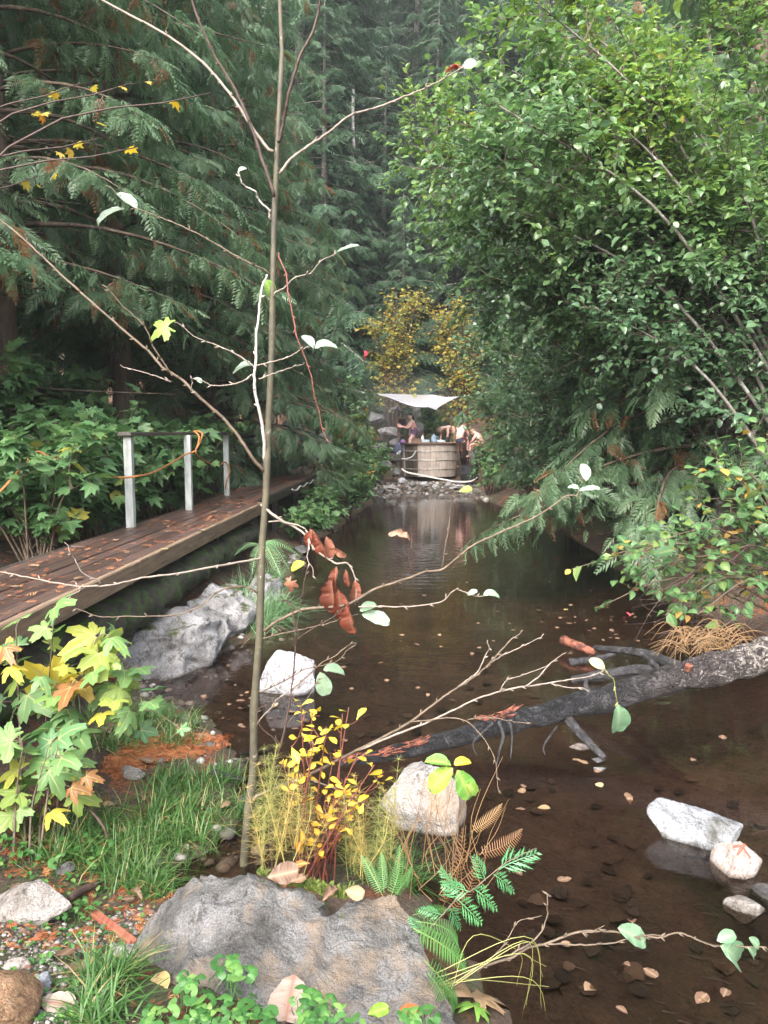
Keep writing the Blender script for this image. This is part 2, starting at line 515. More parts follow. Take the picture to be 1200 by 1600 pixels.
M['bark_cedar'] = bark_mat('cedar_bark', (0.16, 0.115, 0.085), (0.05, 0.035, 0.028), (0.22, 0.22, 0.19), 0.63)
M['bark_grey'] = bark_mat('grey_bark', (0.20, 0.18, 0.16), (0.07, 0.06, 0.05), (0.34, 0.35, 0.32), 0.55)
M['bark_snag'] = bark_mat('snag_bark', (0.42, 0.40, 0.38), (0.2, 0.19, 0.18), (0.55, 0.54, 0.52), 0.55)
M['bark_sapling'] = bark_mat('sapling_bark', (0.092, 0.082, 0.050), (0.046, 0.041, 0.029), (0.26, 0.25, 0.18), 0.62, scale=14, stretch=(1, 1, 0.6), bmp=0.003, rough=0.65)
M['twig_pale'] = plain('pale_twig_bark', (0.29, 0.24, 0.20), 0.7, var=0.45, scale=30)
M['twig_white'] = plain('white_twig_bark', (0.52, 0.48, 0.44), 0.7, var=0.35, scale=30)
M['twig_dark'] = plain('dark_twig_bark', (0.085, 0.055, 0.045), 0.65, var=0.5, scale=30)
M['twig_red'] = plain('red_twig_bark', (0.19, 0.06, 0.045), 0.55, var=0.45, scale=30)
M['twig_tan'] = plain('tan_twig_bark', (0.16, 0.12, 0.085), 0.7, var=0.5, scale=30)
M['log'] = bark_mat('burnt_log_bark', (0.062, 0.060, 0.064), (0.012, 0.011, 0.012), None, scale=9, stretch=(1, 1, 1), bmp=0.05, rough=0.55)
# ------------------------------------------------------------------ the setting: ground, pool bed, hillside, water
POOL_PX = [(860, 1700), (800, 1600), (748, 1520), (700, 1450), (650, 1402), (590, 1372), (520, 1352), (440, 1352), (390, 1385), (300, 1400),
           (255, 1390), (262, 1360), (330, 1330), (372, 1280), (372, 1195), (335, 1135), (262, 1100), (228, 1082), (262, 1060), (320, 1036),
           (385, 1000), (440, 985), (450, 940), (462, 880), (484, 850), (522, 828), (560, 800), (588, 780), (622, 770), (735, 770), (772, 786),
           (850, 818), (925, 858), (985, 905), (1060, 945), (1170, 985), (1330, 1030), (1600, 1060), (2200, 1150)]
POOL = np.array([PZ(x, y, 0)[:2] for x, y in POOL_PX] + [(7, 1.0), (5, -3), (0.9, -3), (0.75, 1.0)])
def pool_sd(P):                            # signed distance to the waterline: negative in the water
    P = np.asarray(P, float)[:, :2]
    a, b = POOL, np.roll(POOL, -1, 0)
    best = np.full(len(P), 1e9)
    inside = np.zeros(len(P), bool)
    for p, q in zip(a, b):
        e = q - p
        w = P - p
        t = np.clip((w @ e) / (e @ e), 0, 1)
        d = np.hypot(w[:, 0] - t * e[0], w[:, 1] - t * e[1])
        best = np.minimum(best, d)
        c = (p[1] > P[:, 1]) != (q[1] > P[:, 1])
        xin = p[0] + (P[:, 1] - p[1]) / (e[1] if abs(e[1]) > 1e-9 else 1e-9) * e[0]
        inside ^= c & (P[:, 0] < xin)
    return np.where(inside, -best, best)
def sstep(x, a, b):
    t = np.clip((x - a) / (b - a), 0, 1)
    return t * t * (3 - 2 * t)
def ground_z(P):
    P = np.asarray(P, float)
    X, Y = P[:, 0], P[:, 1]
    sd = pool_sd(P)
    P3 = np.stack([X, Y, X * 0], 1)
    n1 = fbm(P3 * 0.9, 3, 3)
    n2 = fbm(P3 * 4.0, 3, 8)
    bed = -0.04 - 0.26 * sstep(-sd, 0, 1.3) + 0.05 * n1
    bar = sstep(Y, 22, 25) * sstep(X, -.8, .2) * sstep(X, 4.2, 3.2)
    near = sstep(Y, 6.5, 4.5)
    left = 0.04 + 0.36 * sstep(sd, 0, 1.6)
    wild = (0.04 + 0.5 * sstep(sd, 0, 1.2) + 0.25 * sstep(sd, 1, 4)) * (1 - .62 * bar)
    z = near * left + (1 - near) * wild + 0.10 * n1 * sstep(sd, 0.2, 2.5)
    far = np.maximum(0, Y - 32)
    z = z + 0.62 * far * sstep(far, 0, 8) + np.minimum(0, 0) + 2.5 * n1 * sstep(far, 4, 30)
    z = z + 0.30 * np.maximum(0, -X - 7 - 0.0 * Y) * sstep(-X, 7, 14) * sstep(Y, 2, 8) + 0.45 * np.maximum(0, X - 7) * sstep(X, 7, 14) * sstep(Y, 2, 8)
    z = z + 0.45 * sstep(Y, 28.2, 30.5) * sstep(sd, 0, 2) * (far < 30)
    z = np.minimum(z, 60 + 0 * z)
    return np.where(sd < 0, bed, z) + 0.022 * n2 * sstep(sd, -0.3, 0.3)
def gz(x, y): return float(ground_z(np.array([[x, y]]))[0])
def fastz(P):                              # ground height read off the finished sheet
    P = np.atleast_2d(P)
    i = np.clip(np.searchsorted(gx, P[:, 0]) - 1, 0, nx - 2)
    j = np.clip(np.searchsorted(gy, P[:, 1]) - 1, 0, ny - 2)
    u = np.clip((P[:, 0] - gx[i]) / (gx[i + 1] - gx[i]), 0, 1)
    v = np.clip((P[:, 1] - gy[j]) / (gy[j + 1] - gy[j]), 0, 1)
    Z = gV[:, 2].reshape(ny, nx)
    return Z[j, i] * (1 - u) * (1 - v) + Z[j, i + 1] * u * (1 - v) + Z[j + 1, i] * (1 - u) * v + Z[j + 1, i + 1] * u * v
def axis(lo, hi, core0, core1, step, grow):
    a = list(np.arange(core0, core1, step))
    s = step
    while a[-1] < hi:
        s *= grow
        a.append(a[-1] + s)
    b = []
    s, c = step, core0
    while c > lo:
        s *= grow
        c -= s
        b.append(c)
    return np.array(b[::-1] + a)
gx = axis(-600, 600, -3.2, 3.6, 0.08, 1.075)
gy = axis(-300, 700, 1.4, 8.0, 0.08, 1.05)
GX, GY = np.meshgrid(gx, gy)
GP = np.stack([GX.ravel(), GY.ravel()], 1)
gV = np.column_stack([GP, ground_z(GP)])
nx, ny = len(gx), len(gy)
ii = (np.arange(ny - 1)[:, None] * nx + np.arange(nx - 1)[None]).ravel()
gF = np.stack([ii, ii + 1, ii + nx + 1, ii + nx], 1)

gm, nt, b, out = new_mat('forest_soil')
soil = ramp(nt, noise(nt, 2.2, 6, 0.65, 'World'), [(0.3, (0.045, 0.032, 0.024)), (0.5, (0.085, 0.060, 0.045)), (0.7, (0.13, 0.10, 0.08))])
grit = ramp(nt, noise(nt, 60, 3, 0.7, 'World'), [(0.35, (0.45, 0.42, 0.40)), (0.5, (0.9, 0.9, 0.9)), (0.68, (1.9, 1.85, 1.8))])
soil = mixc(nt, 0.75, soil, grit, 'MULTIPLY')
rust = ramp(nt, noise(nt, 3.1, 6, 0.7, 'World', dist=1.0), [(0.52, (0, 0, 0)), (0.62, (1, 1, 1))])
soil = mixc(nt, rust, soil, mixc(nt, 0.8, (0.19, 0.075, 0.035), grit, 'MULTIPLY'))
mossf = ramp(nt, noise(nt, 1.1, 5, 0.65, 'World'), [(0.52, (0, 0, 0)), (0.66, (1, 1, 1))])
soil = mixc(nt, mossf, soil, mixc(nt, 0.7, (0.045, 0.075, 0.022), grit, 'MULTIPLY'))
mud = ramp(nt, noise(nt, 1.6, 7, 0.68, 'World', dist=0.8), [(0.3, (0.042, 0.028, 0.021)), (0.5, (0.074, 0.050, 0.038)), (0.72, (0.125, 0.090, 0.069))])
mudg = ramp(nt, noise(nt, 24, 5, 0.7, 'World', dist=1.2), [(0.34, (0.4, 0.38, 0.36)), (0.5, (0.95, 0.95, 0.95)), (0.7, (1.45, 1.4, 1.35))])
mud = mixc(nt, 0.8, mud, mudg, 'MULTIPLY')
sp = N(nt, 'ShaderNodeSeparateXYZ')
nt.links.new(N(nt, 'ShaderNodeNewGeometry').outputs['Position'], sp.inputs[0])
zf = N(nt, 'ShaderNodeMapRange')
zf.inputs[1].default_value, zf.inputs[2].default_value = -0.05, 0.06
nt.links.new(sp.outputs[2], zf.inputs[0])
wetness = zf.outputs[0]
nt.links.new(mixc(nt, wetness, mud, soil), b.inputs['Base Color'])
b.inputs['Roughness'].default_value = 0.75
b.inputs['Specular IOR Level'].default_value = 0.3
bump(nt, noise(nt, 32, 8, 0.72, 'World'), 0.03, 0.9, b)
ground = link('ground', build_mesh('ground', gV, gF, None, True), gm)
tag(ground, kind='structure')

wm, nt, b, out = new_mat('pool_water')
nt.nodes.remove(b)
fr = N(nt, 'ShaderNodeFresnel', i_IOR=1.33)
gl = N(nt, 'ShaderNodeBsdfGlossy', i_Roughness=0.015)
gl.inputs['Color'].default_value = (1, 1, 1, 1)
tp = N(nt, 'ShaderNodeBsdfTransparent')
tp.inputs['Color'].default_value = (0.76, 0.67, 0.60, 1)
mx = N(nt, 'ShaderNodeMixShader')
pos = N(nt, 'ShaderNodeNewGeometry').outputs['Position']
# calm water with fine ripples, and rings spreading from one place far out in the pool
dv = N(nt, 'ShaderNodeVectorMath', operation='DISTANCE')
nt.links.new(pos, dv.inputs[0])
RC = PZ(640, 868, 0)
dv.inputs[1].default_value = (RC[0], RC[1], 0)
mul = N(nt, 'ShaderNodeMath', operation='MULTIPLY')
nt.links.new(dv.outputs['Value'], mul.inputs[0])
mul.inputs[1].default_value = 26.0
sn = N(nt, 'ShaderNodeMath', operation='SINE')
nt.links.new(mul.outputs[0], sn.inputs[0])
fall = N(nt, 'ShaderNodeMapRange')
fall.inputs[1].default_value, fall.inputs[2].default_value = 0.1, 2.6
fall.inputs[3].default_value, fall.inputs[4].default_value = 1.0, 0.0
nt.links.new(dv.outputs['Value'], fall.inputs[0])
rings = N(nt, 'ShaderNodeMath', operation='MULTIPLY')
nt.links.new(sn.outputs[0], rings.inputs[0])
nt.links.new(fall.outputs[0], rings.inputs[1])
s1 = N(nt, 'ShaderNodeMath', operation='MULTIPLY')
nt.links.new(rings.outputs[0], s1.inputs[0])
s1.inputs[1].default_value = 0.30
rp = N(nt, 'ShaderNodeMath', operation='MULTIPLY_ADD')
nt.links.new(noise(nt, 5.5, 3, 0.5, 'World', stretch=(0.6, 1.4, 1)), rp.inputs[0])
rp.inputs[1].default_value = 0.55
nt.links.new(s1.outputs[0], rp.inputs[2])
bw = N(nt, 'ShaderNodeBump')
bw.inputs['Strength'].default_value = 0.5
bw.inputs['Distance'].default_value = 0.012
nt.links.new(rp.outputs[0], bw.inputs['Height'])
for n_ in (fr, gl): nt.links.new(bw.outputs[0], n_.inputs['Normal'])
nt.links.new(fr.outputs[0], mx.inputs[0])
nt.links.new(tp.outputs[0], mx.inputs[1])
nt.links.new(gl.outputs[0], mx.inputs[2])
nt.links.new(mx.outputs[0], out.inputs['Surface'])
wx, wy = np.linspace(-6, 14, 41), np.linspace(-4, 27.5, 61)
WX, WY = np.meshgrid(wx, wy)
k = (np.arange(60)[:, None] * 41 + np.arange(40)[None]).ravel()
# the sheet stops just inside the banks
sdw = pool_sd(np.column_stack([WX.ravel(), WY.ravel()]))
wF = np.stack([k, k + 1, k + 42, k + 41], 1)
wF = wF[(sdw[wF].min(1) < 0.7)]
water = link('water', build_mesh('water', np.column_stack([WX.ravel(), WY.ravel(), 0 * WX.ravel()]), wF), wm)
tag(water, kind='structure')

# ------------------------------------------------------------------ leaf and spray templates: (V, F, rib), lying in XY, growing along +Y
def tpl_leaf(ts, ws, fold=0.25, droop=0.25, serr=0.0, curl=0.0):
    V, rib = [], []
    n = len(ts)
    for t, w in zip(ts, ws):
        z = -droop * t * t
        V.append((0, t, z)); rib.append(1)
        V.append((-w, t + 0.10 * w, z + fold * w - curl * w * w)); rib.append(0)
        V.append((w, t + 0.10 * w, z + fold * w - curl * w * w)); rib.append(0)
    F = []
    for i in range(n - 1):
        a, b_ = 3 * i, 3 * i + 3
        F += [(a, b_, b_ + 1), (a, b_ + 1, a + 1), (a, a + 2, b_ + 2), (a, b_ + 2, b_)]
    V, F = np.array(V, float), np.array(F)
    keep = []
    for f in F:                                   # drop the empty triangles at tip and base
        p = V[f]
        if np.linalg.norm(np.cross(p[1] - p[0], p[2] - p[0])) > 1e-5: keep.append(f)
    return V, np.array(keep), np.array(rib, float)
T_OVAL = [tpl_leaf([0, .12, .38, .7, 1], [0.01, .22, .36, .27, 0], 0.22 + 0.15 * k, 0.12 + .18 * k) for k in range(3)]
T_OVAL_LO = [tpl_leaf([0, .35, .72, 1], [0, .34, .27, 0], 0.22 + 0.15 * k, 0.12 + .18 * k) for k in range(3)]
T_SPOON = [tpl_leaf([0, .25, .6, .85, 1], [0.015, .09, .25, .21, 0], 0.25, 0.1 + .25 * k) for k in range(3)]
T_LANCE = [tpl_leaf([0, .15, .45, .8, 1], [0.01, .10, .15, .08, 0], 0.3, 0.1 + .2 * k) for k in range(2)]
def tpl_serrate(w=0.34, n=9, fold=0.2, droop=0.2, wav=0.012, seed=1, veins=True):
    rng = np.random.default_rng(seed)
    V, rib, F = [(0, 0, 0)], [1], []
    for i in range(1, n + 1):
        t = i / n
        ww = w * math.sin(math.pi * min(1, t * 0.93) ** 0.8) ** 0.8 if i < n else 0
        z = -droop * t * t
        V.append((0, t, z)); rib.append(1)
        for s in (-1, 1):
            tip = t + 0.45 * ww
            V.append((s * ww * 0.93, tip - 0.06, z + fold * ww + wav * rng.normal())); rib.append(0.62 if veins else 0)
            V.append((s * ww * 1.02, tip - 0.015, z + fold * ww + wav * rng.normal())); rib.append(0)
    def ix(i, k): return 0 if i == 0 else 1 + (i - 1) * 5 + k
    for i in range(n):
        for s, (a, b_) in enumerate(((1, 2), (3, 4))):
            m0, m1 = ix(i, 0), ix(i + 1, 0)
            o0 = ix(i, b_) if i else 0
            p1 = ix(i + 1, a)
            q1 = ix(i + 1, b_)
            if i: F.append((m0, m1, o0) if s else (m0, o0, m1))
            F.append((m1, p1, o0) if s else (m1, o0, p1))
            F.append((p1, q1, o0) if s else (p1, o0, q1))
            F.append((m1, q1, p1) if s else (m1, p1, q1))
    return np.array(V, float), np.array(F), np.array(rib, float)
T_BIG = [tpl_serrate(0.31, 10, 0.22 + 0.16 * k, 0.15 + 0.28 * k, 0.018, k) for k in range(3)]
T_CURL = [tpl_serrate(0.16 + 0.03 * k, 9, 1.3, 0.3, 0.06, 5 + k) for k in range(3)]
def tpl_palmate(seed, lobes=5, droop=0.25, cup=0.12):
    rng = np.random.default_rng(seed)
    A, Rr, rb = [], [], []
    per = 8
    n = lobes * per
    spread = R(285)
    for k in range(n + 1):
        a = -spread / 2 + spread * k / n
        u = (k % per) / per
        lob = abs(math.cos(math.pi * u))         # 1 on a lobe's axis, 0 in the notch between two
        li = round(k / per)
        size = [0.55, 0.82, 1.0, 0.82, 0.55, 0.5, 0.5][min(li, lobes)] if lobes == 5 else 1.0
        r = size * (0.55 + 0.45 * lob ** 1.4) * (1 + (0.07 if k % 2 else -0.04)) * rng.uniform(0.95, 1.05)
        A.append(a); Rr.append(r); rb.append(1.0 if k % per == 0 else 0.0)
    A, Rr = np.array(A), np.array(Rr)
    c = np.array([0, 0.0, 0])
    ring = np.stack([Rr * np.sin(A), Rr * np.cos(A), 0 * A], 1)
    mid = ring * 0.55
    mid[:, 2] += np.where(np.array(rb) > 0, -0.03, 0.03)
    V = np.concatenate([[c], mid, ring])
    V[:, 1] += 0.28
    rr = np.hypot(V[:, 0], V[:, 1] - 0.28)
    V[:, 2] += -droop * rr ** 2 + cup * np.abs(V[:, 0]) + 0.05 * fbm(V * 3 + seed, 2, seed)
    rib = np.array([1.0] + rb + [0.6 * x for x in rb])
    F = []
    for k in range(n):
        F += [(0, 1 + k + 1, 1 + k), (1 + k, 2 + k, n + 3 + k), (1 + k, n + 3 + k, n + 2 + k)]
    V = V / 1.28
    return V, np.array(F), rib
T_PALM = [tpl_palmate(s, droop=d, cup=c) for s, d, c in ((1, .15, .1), (2, .4, .15), (3, .7, -.1), (4, .3, .3))]
T_PALM_LO = []
def tpl_palm_lo(seed, droop):
    rng = np.random.default_rng(seed)
    pts = [(-0.34, -0.16), (-0.58, 0.10), (-0.34, 0.24), (-0.50, 0.58), (-0.20, 0.50), (0, 0.86), (0.20, 0.50), (0.50, 0.58), (0.34, 0.24), (0.58, 0.10), (0.34, -0.16)]
    V = np.array([(0, 0, 0)] + [(x * rng.uniform(.9, 1.1), y + 0.16, 0) for x, y in pts], float)
    V[1:, 2] = -droop * (V[1:, 0] ** 2 + V[1:, 1] ** 2) + 0.2 * np.abs(V[1:, 0])
    F = [(0, i + 1, i) for i in range(1, 11)]
    rib = np.array([1] + [0, .8, 0, .8, 0, 1, 0, .8, 0, .8, 0], float)
    return V, np.array(F), rib
T_PALM_LO = [tpl_palm_lo(s, d) for s, d in ((1, .2), (2, .5), (3, .8))]
def strip(V, F, rib, p0, p1, w0, w1, nrmv=(0, 0, 1), rv=0.0):
    p0, p1 = np.array(p0, float), np.array(p1, float)
    d = nrm(p1 - p0)
    s = np.cross(d, nrmv)
    i = len(V)
    V += [p0 - s * w0, p0 + s * w0, p1 + s * w1, p1 - s * w1]
    rib += [rv] * 4
    F += [(i, i + 1, i + 2), (i, i + 2, i + 3)]
def tpl_cedar(seed, npin=11, lod=0, droop=0.35, width=0.42):
    rng = np.random.default_rng(seed)
    V, F, rib = [], [], []
    def mid(t): return np.array([0.05 * math.sin(3 * t + seed), t, -droop * t ** 1.8])
    k = 4
    for i in range(k):
        strip(V, F, rib, mid(i / k), mid((i + 1) / k), 0.016 * (1 - i / k) + .004, 0.016 * (1 - (i + 1) / k) + .003)
    for i in range(npin):
        t = 0.06 + 0.9 * (i + 0.5) / npin
        L = width * (1 - t) ** 0.75 * (0.6 + 0.4 * min(1, t * 5)) + 0.05
        for s in (-1, 1):
            Lr = L * rng.uniform(0.8, 1.15)
            a = R(rng.uniform(38, 55))
            d = np.array([s * math.sin(a), math.cos(a), -0.12 - 0.25 * t + rng.normal() * 0.08])
            p0 = mid(min(1, t + s * 0.02))
            pm, p1 = p0 + d * Lr * 0.5 + (0, 0, .015), p0 + d * Lr + np.array([0, 0.03, -0.06]) * Lr / 0.4
            wv = 0.024 if lod == 0 else 0.04
            side = nrm(np.cross(d, (0, 0, 1)))
            j = len(V)
            V += [p0, pm - side * wv, pm + side * wv, p1]
            rib += [0] * 4
            F += [(j, j + 2, j + 1), (j + 1, j + 2, j + 3)]
            if lod == 0 and Lr > 0.12:                # side lobes of the spray
                m = 3 if Lr > 0.25 else 2
                for q in range(m):
                    u = 0.25 + 0.6 * q / m
                    for e in (-1, 1):
                        b0 = p0 * (1 - u) + p1 * u
                        dd = nrm(nrm(d) * 0.8 + side * e * 0.75)
                        l2 = Lr * 0.34 * (1.1 - u)
                        sd2 = np.cross(dd, (0, 0, 1))
                        j = len(V)
                        V += [b0, b0 + dd * l2 * 0.55 + sd2 * 0.017, b0 + dd * l2 + (0, 0, -.02)]
                        rib += [0] * 3
                        F += [(j, j + 1, j + 2)]
    V = np.array(V)
    F = np.array(F)
    F = np.concatenate([F]) 
    return V, F, np.array(rib, float)
T_CEDAR = [tpl_cedar(s, 10, 0, d) for s, d in ((1, .25), (2, .45), (3, .7))]
T_CEDAR_MID = [tpl_cedar(s, 8, 1, d, .46) for s, d in ((6, .2), (7, .4), (8, .7))]
T_CEDAR_LO = [tpl_cedar(s, 8, 1, d) for s, d in ((4, .25), (5, .55))]
def tpl_fern(seed, npin=24, arch=0.5, width=0.19, serr=True):
    rng = np.random.default_rng(seed)
    V, F, rib = [], [], []
    def mid(t): return np.array([0.04 * math.sin(2 * t), t, 0.45 * math.sin(t * 1.6) * arch - arch * t ** 2 * 0.9])
    for i in range(8):
        strip(V, F, rib, mid(i / 8), mid((i + 1) / 8), 0.007, 0.005, rv=1.0)
    for i in range(npin):
        t = 0.08 + 0.92 * (i + 0.5) / npin
        L = width * (math.sin(math.pi * (0.15 + 0.85 * t)) ** 0.7) * (1 if t < .9 else .8)
        w = 0.19 / npin
        for s in (-1, 1):
            d = nrm(np.array([s, 0.22 + 0.3 * t, -0.18 + rng.normal() * .05]))
            p0 = mid(t)
            p1 = p0 + d * L
            j = len(V)
            yv = np.array([0, 1, 0]) * w
            V += [p0 - yv, p0 + yv, p0 + d * L * .6 + yv * .9, p0 + d * L * .6 - yv * .9, p1]
            rib += [.7, .3, 0, 0, 0]
            F += [(j, j + 1, j + 2), (j, j + 2, j + 3), (j + 3, j + 2, j + 4)] if s < 0 else [(j, j + 2, j + 1), (j, j + 3, j + 2), (j + 3, j + 4, j + 2)]
    return np.array(V), np.array(F), np.array(rib, float)
T_FERN = [tpl_fern(s, 21, a, .17) for s, a in ((1, .5), (2, .8), (3, .3))]

def tpl_meshes(name, tpls, mat, tints, smooth=True):
    out = []
    for t in tpls:
        for v in tints:
            me = build_mesh(name, t[0], t[1], np.full(len(t[0]), v), smooth, t[2])
            me.materials.append(mat)
            out.append(me)
    return out
class Leaves:                          # leaves of one plant: the largest in view become parts of their own
    def __init__(s): s.M, s.P, s.T = [], [], []
    def add(s, M3, P, T):
        s.M.append(np.asarray(M3).reshape(-1, 3, 3)); s.P.append(np.asarray(P).reshape(-1, 3)); s.T.append(np.atleast_1d(T))
    def finish(s, root, tpls, mat, nmax=300, minpx=6.0, tints=5, name='leaf', seed=0, lo=None):
        if not s.P: return
        Mx, P, T = np.concatenate(s.M), np.concatenate(s.P), np.concatenate(s.T)
        rng = np.random.default_rng(seed)
        which = rng.integers(0, len(tpls), len(P))
        size = np.linalg.norm(Mx[:, :, 1], axis=1)
        q = proj(P)
        px = size * F_PX / q[:, 2]
        vis = (q[:, 0] > -20) & (q[:, 0] < 1220) & (q[:, 1] > -20) & (q[:, 1] < 1620) & (q[:, 2] > 0.3) & (px >= minpx)
        order = np.argsort(-(px * vis))
        chosen = [i for i in order[:nmax] if vis[i]]
        tv = np.linspace(0.02, 0.99, tints)
        mes = tpl_meshes(name, tpls, mat, tv)
        for i in chosen:
            ti = int(np.argmin(np.abs(tv - T[i])))
            put(name, mes[which[i] * tints + ti], root, Mx[i], P[i])
        rest = np.ones(len(P), bool)
        rest[chosen] = False
        if rest.any():
            g = Geo()
            for k, t in enumerate(lo or tpls):
                m = rest & (which == k)
                if m.any(): g.inst(t, Mx[m], P[m], T[m])
            o = part('leaves', g, mat, root, smooth=True)
            tag(o, kind='stuff')
# ------------------------------------------------------------------ trees
def rand_unit(rng, n):
    return nrm(rng.normal(size=(n, 3)))
def cedar_geo(seed, H, Rr, z0=1.2, nb=90, per_m=9.0, fl=(0.22, 0.42), tpls=T_CEDAR, hang=0.8, dead=0.055, trunk_r=0.2, dead_stubs=10):
    """trunk, limbs and crown of a drooping cedar standing at the origin"""
    rng = np.random.default_rng(seed)
    wood, limbs, crown = Geo(), Geo(), Geo()
    zz = np.linspace(-0.4, H, 14)
    tr = np.stack([0.06 * np.sin(zz * .7 + seed), 0.06 * np.cos(zz * .5 + seed), zz], 1)
    rad = trunk_r * (1 - zz / (H * 1.04)).clip(0.03) ** 0.8
    rad[0] *= 1.5; rad[1] *= 1.15
    tube(wood, tr, rad, 9, 0.5, wob=0.15, seed=seed)
    for i in range(dead_stubs):
        z = rng.uniform(0.5, z0 + 2.5); a = rng.uniform(0, 6.28); L = rng.uniform(.5, 2.3)
        d = np.array([math.cos(a), math.sin(a), 0])
        p = [np.array([0, 0, z]), np.array([0, 0, z]) + d * L * .5 + (0, 0, -.05), np.array([0, 0, z]) + d * L + (0, 0, -.25 * rng.uniform())]
        tube(limbs, spline(p, 6), [0.014, 0.004], 4)
    FP, FD, FN, FS = [], [], [], []
    for i in range(nb):
        u = (i + rng.uniform(0, 1)) / nb
        z = z0 + (H - z0) * u ** 1.15
        az = i * 2.39996 + rng.uniform(-.4, .4)
        L = Rr * (1 - np.clip((z - z0 * .5) / H, 0, 1)) ** 0.7 * rng.uniform(.65, 1.12) + 0.15
        n = 9
        s = np.linspace(0, 1, n)
        dr = np.array([math.cos(az), math.sin(az), 0])
        lat = np.array([-dr[1], dr[0], 0])
        rise = rng.uniform(.15, .4)
        P = dr * (L * s)[:, None] + lat * (0.15 * L * np.sin(s * 2 + i))[:, None]
        P[:, 2] = z + L * (rise * s - (rise + rng.uniform(.15, .45)) * s ** 2 + 0.12 * s ** 3)
        tube(limbs, P, np.linspace(0.012 + 0.009 * L, 0.004, n), 4)
        m = max(5, int(L * per_m))
        ss = rng.uniform(.12, 1.0, m) ** 0.75
        k = (ss * (n - 1)).clip(0, n - 1.001)
        ki = k.astype(int)
        base = P[ki] + (P[ki + 1] - P[ki]) * (k - ki)[:, None]
        side = rng.choice([-1, 1], m)
        ang = R(1) * rng.uniform(15, 75, m) * side
        d = np.stack([math.cos(az) * np.cos(ang) - math.sin(az) * np.sin(ang), math.sin(az) * np.cos(ang) + math.cos(az) * np.sin(ang), rng.uniform(-.5, .05, m)], 1)
        d = nrm(d)
        bl = (rng.uniform(.35, 1.0, m) * (0.25 + 0.28 * L * (1.15 - ss))).clip(.15, 1.1)
        for j in range(3):                         # fronds along each branchlet, hanging more towards its end
            t = (j + rng.uniform(.3, 1, m)) / 3
            pb = base + d * (bl * t)[:, None]
            pb[:, 2] -= 0.35 * bl * t ** 2
            h = hang * rng.uniform(.35, 1.2, m)
            fd = nrm(d + np.stack([rng.normal(0, .5, m), rng.normal(0, .5, m), -h + rng.normal(0, .25, m)], 1))
            FP.append(pb); FD.append(fd)
            FN.append(nrm(dr * 0.7 + np.array([0, 0, 0.75]) + rng.normal(0, .3, (m, 3))))
            FS.append(rng.uniform(*fl, m))
        tip = P[-1:]
        FP.append(tip); FD.append(nrm(P[-1:] - P[-2:-1] + [[0, 0, -.05]])); FN.append(np.array([[0, 0, 1.]])); FS.append(np.array([fl[1]]))
    FP, FD, FN, FS = map(np.concatenate, (FP, FD, FN, FS))
    nf = len(FP)
    tint = (0.52 + 0.16 * rng.normal(size=nf) + 0.12 * vnoise(FP * 1.1, seed)).clip(0.08, 1)
    tint[rng.uniform(size=nf) < dead] = 0.0
    dm = vnoise(FP * 1.6 + 40, seed) > 0.74
    tint[dm & (rng.uniform(size=nf) < .7)] = 0.02
    which = rng.integers(0, len(tpls), nf)
    Mx = frames(FD, FN, FS)
    for k, t in enumerate(tpls):
        m = which == k
        crown.inst(t, Mx[m], FP[m], tint[m])
    return wood, limbs, crown

class TreeKind:                    # one kind built once; every tree is a copy of its parts
    def __init__(s, parts): s.parts = parts     # (name, mesh, material)
    def stand(s, name, base, label, cat, group, scale=1.0, rz=0.0, lean=(0, 0)):
        root = thing(name, base, label, cat, group)
        root.scale = (scale, scale, scale)
        root.rotation_euler = (lean[0], lean[1], rz)
        for nm, me, mat in s.parts:
            o = bpy.data.objects.new(nm, me)
            COL.objects.link(o)
            o.parent = root
        return root
def kind_from(geos, names, mats, smooth=(True, True, False)):
    out = []
    for g, n_, m_, sm in zip(geos, names, mats, smooth):
        me = g.mesh(n_, None, sm)
        me.materials.append(m_)
        out.append((n_, me, m_))
    return TreeKind(out)
CN = ('trunk', 'limbs', 'crown')
cm = (M['bark_cedar'], M['bark_cedar'], M['cedar'])
K_near = kind_from(cedar_geo(11, 15, 3.5, 3.0, 130, 13.5, (0.16, 0.35), tpls=T_CEDAR_MID, hang=.75, dead_stubs=48), CN, cm)
K_low = kind_from(cedar_geo(12, 13, 3.5, 0.6, 130, 13.5, (0.17, 0.37), tpls=T_CEDAR_MID, hang=0.85), CN, cm)
K_mid = kind_from(cedar_geo(13, 20, 4.2, 2.8, 140, 6.5, (0.30, 0.55), tpls=T_CEDAR_LO), CN, cm)
K_dark = kind_from(cedar_geo(14, 16, 3.0, 0.3, 110, 8, (0.30, 0.55), tpls=T_CEDAR_LO), CN, cm)
def ground_base(x, y, dz=0.0): return (x, y, gz(x, y) + dz)
LG, RG = 'cedars on the left bank behind the boardwalk', 'cedars on the right bank of the pool'
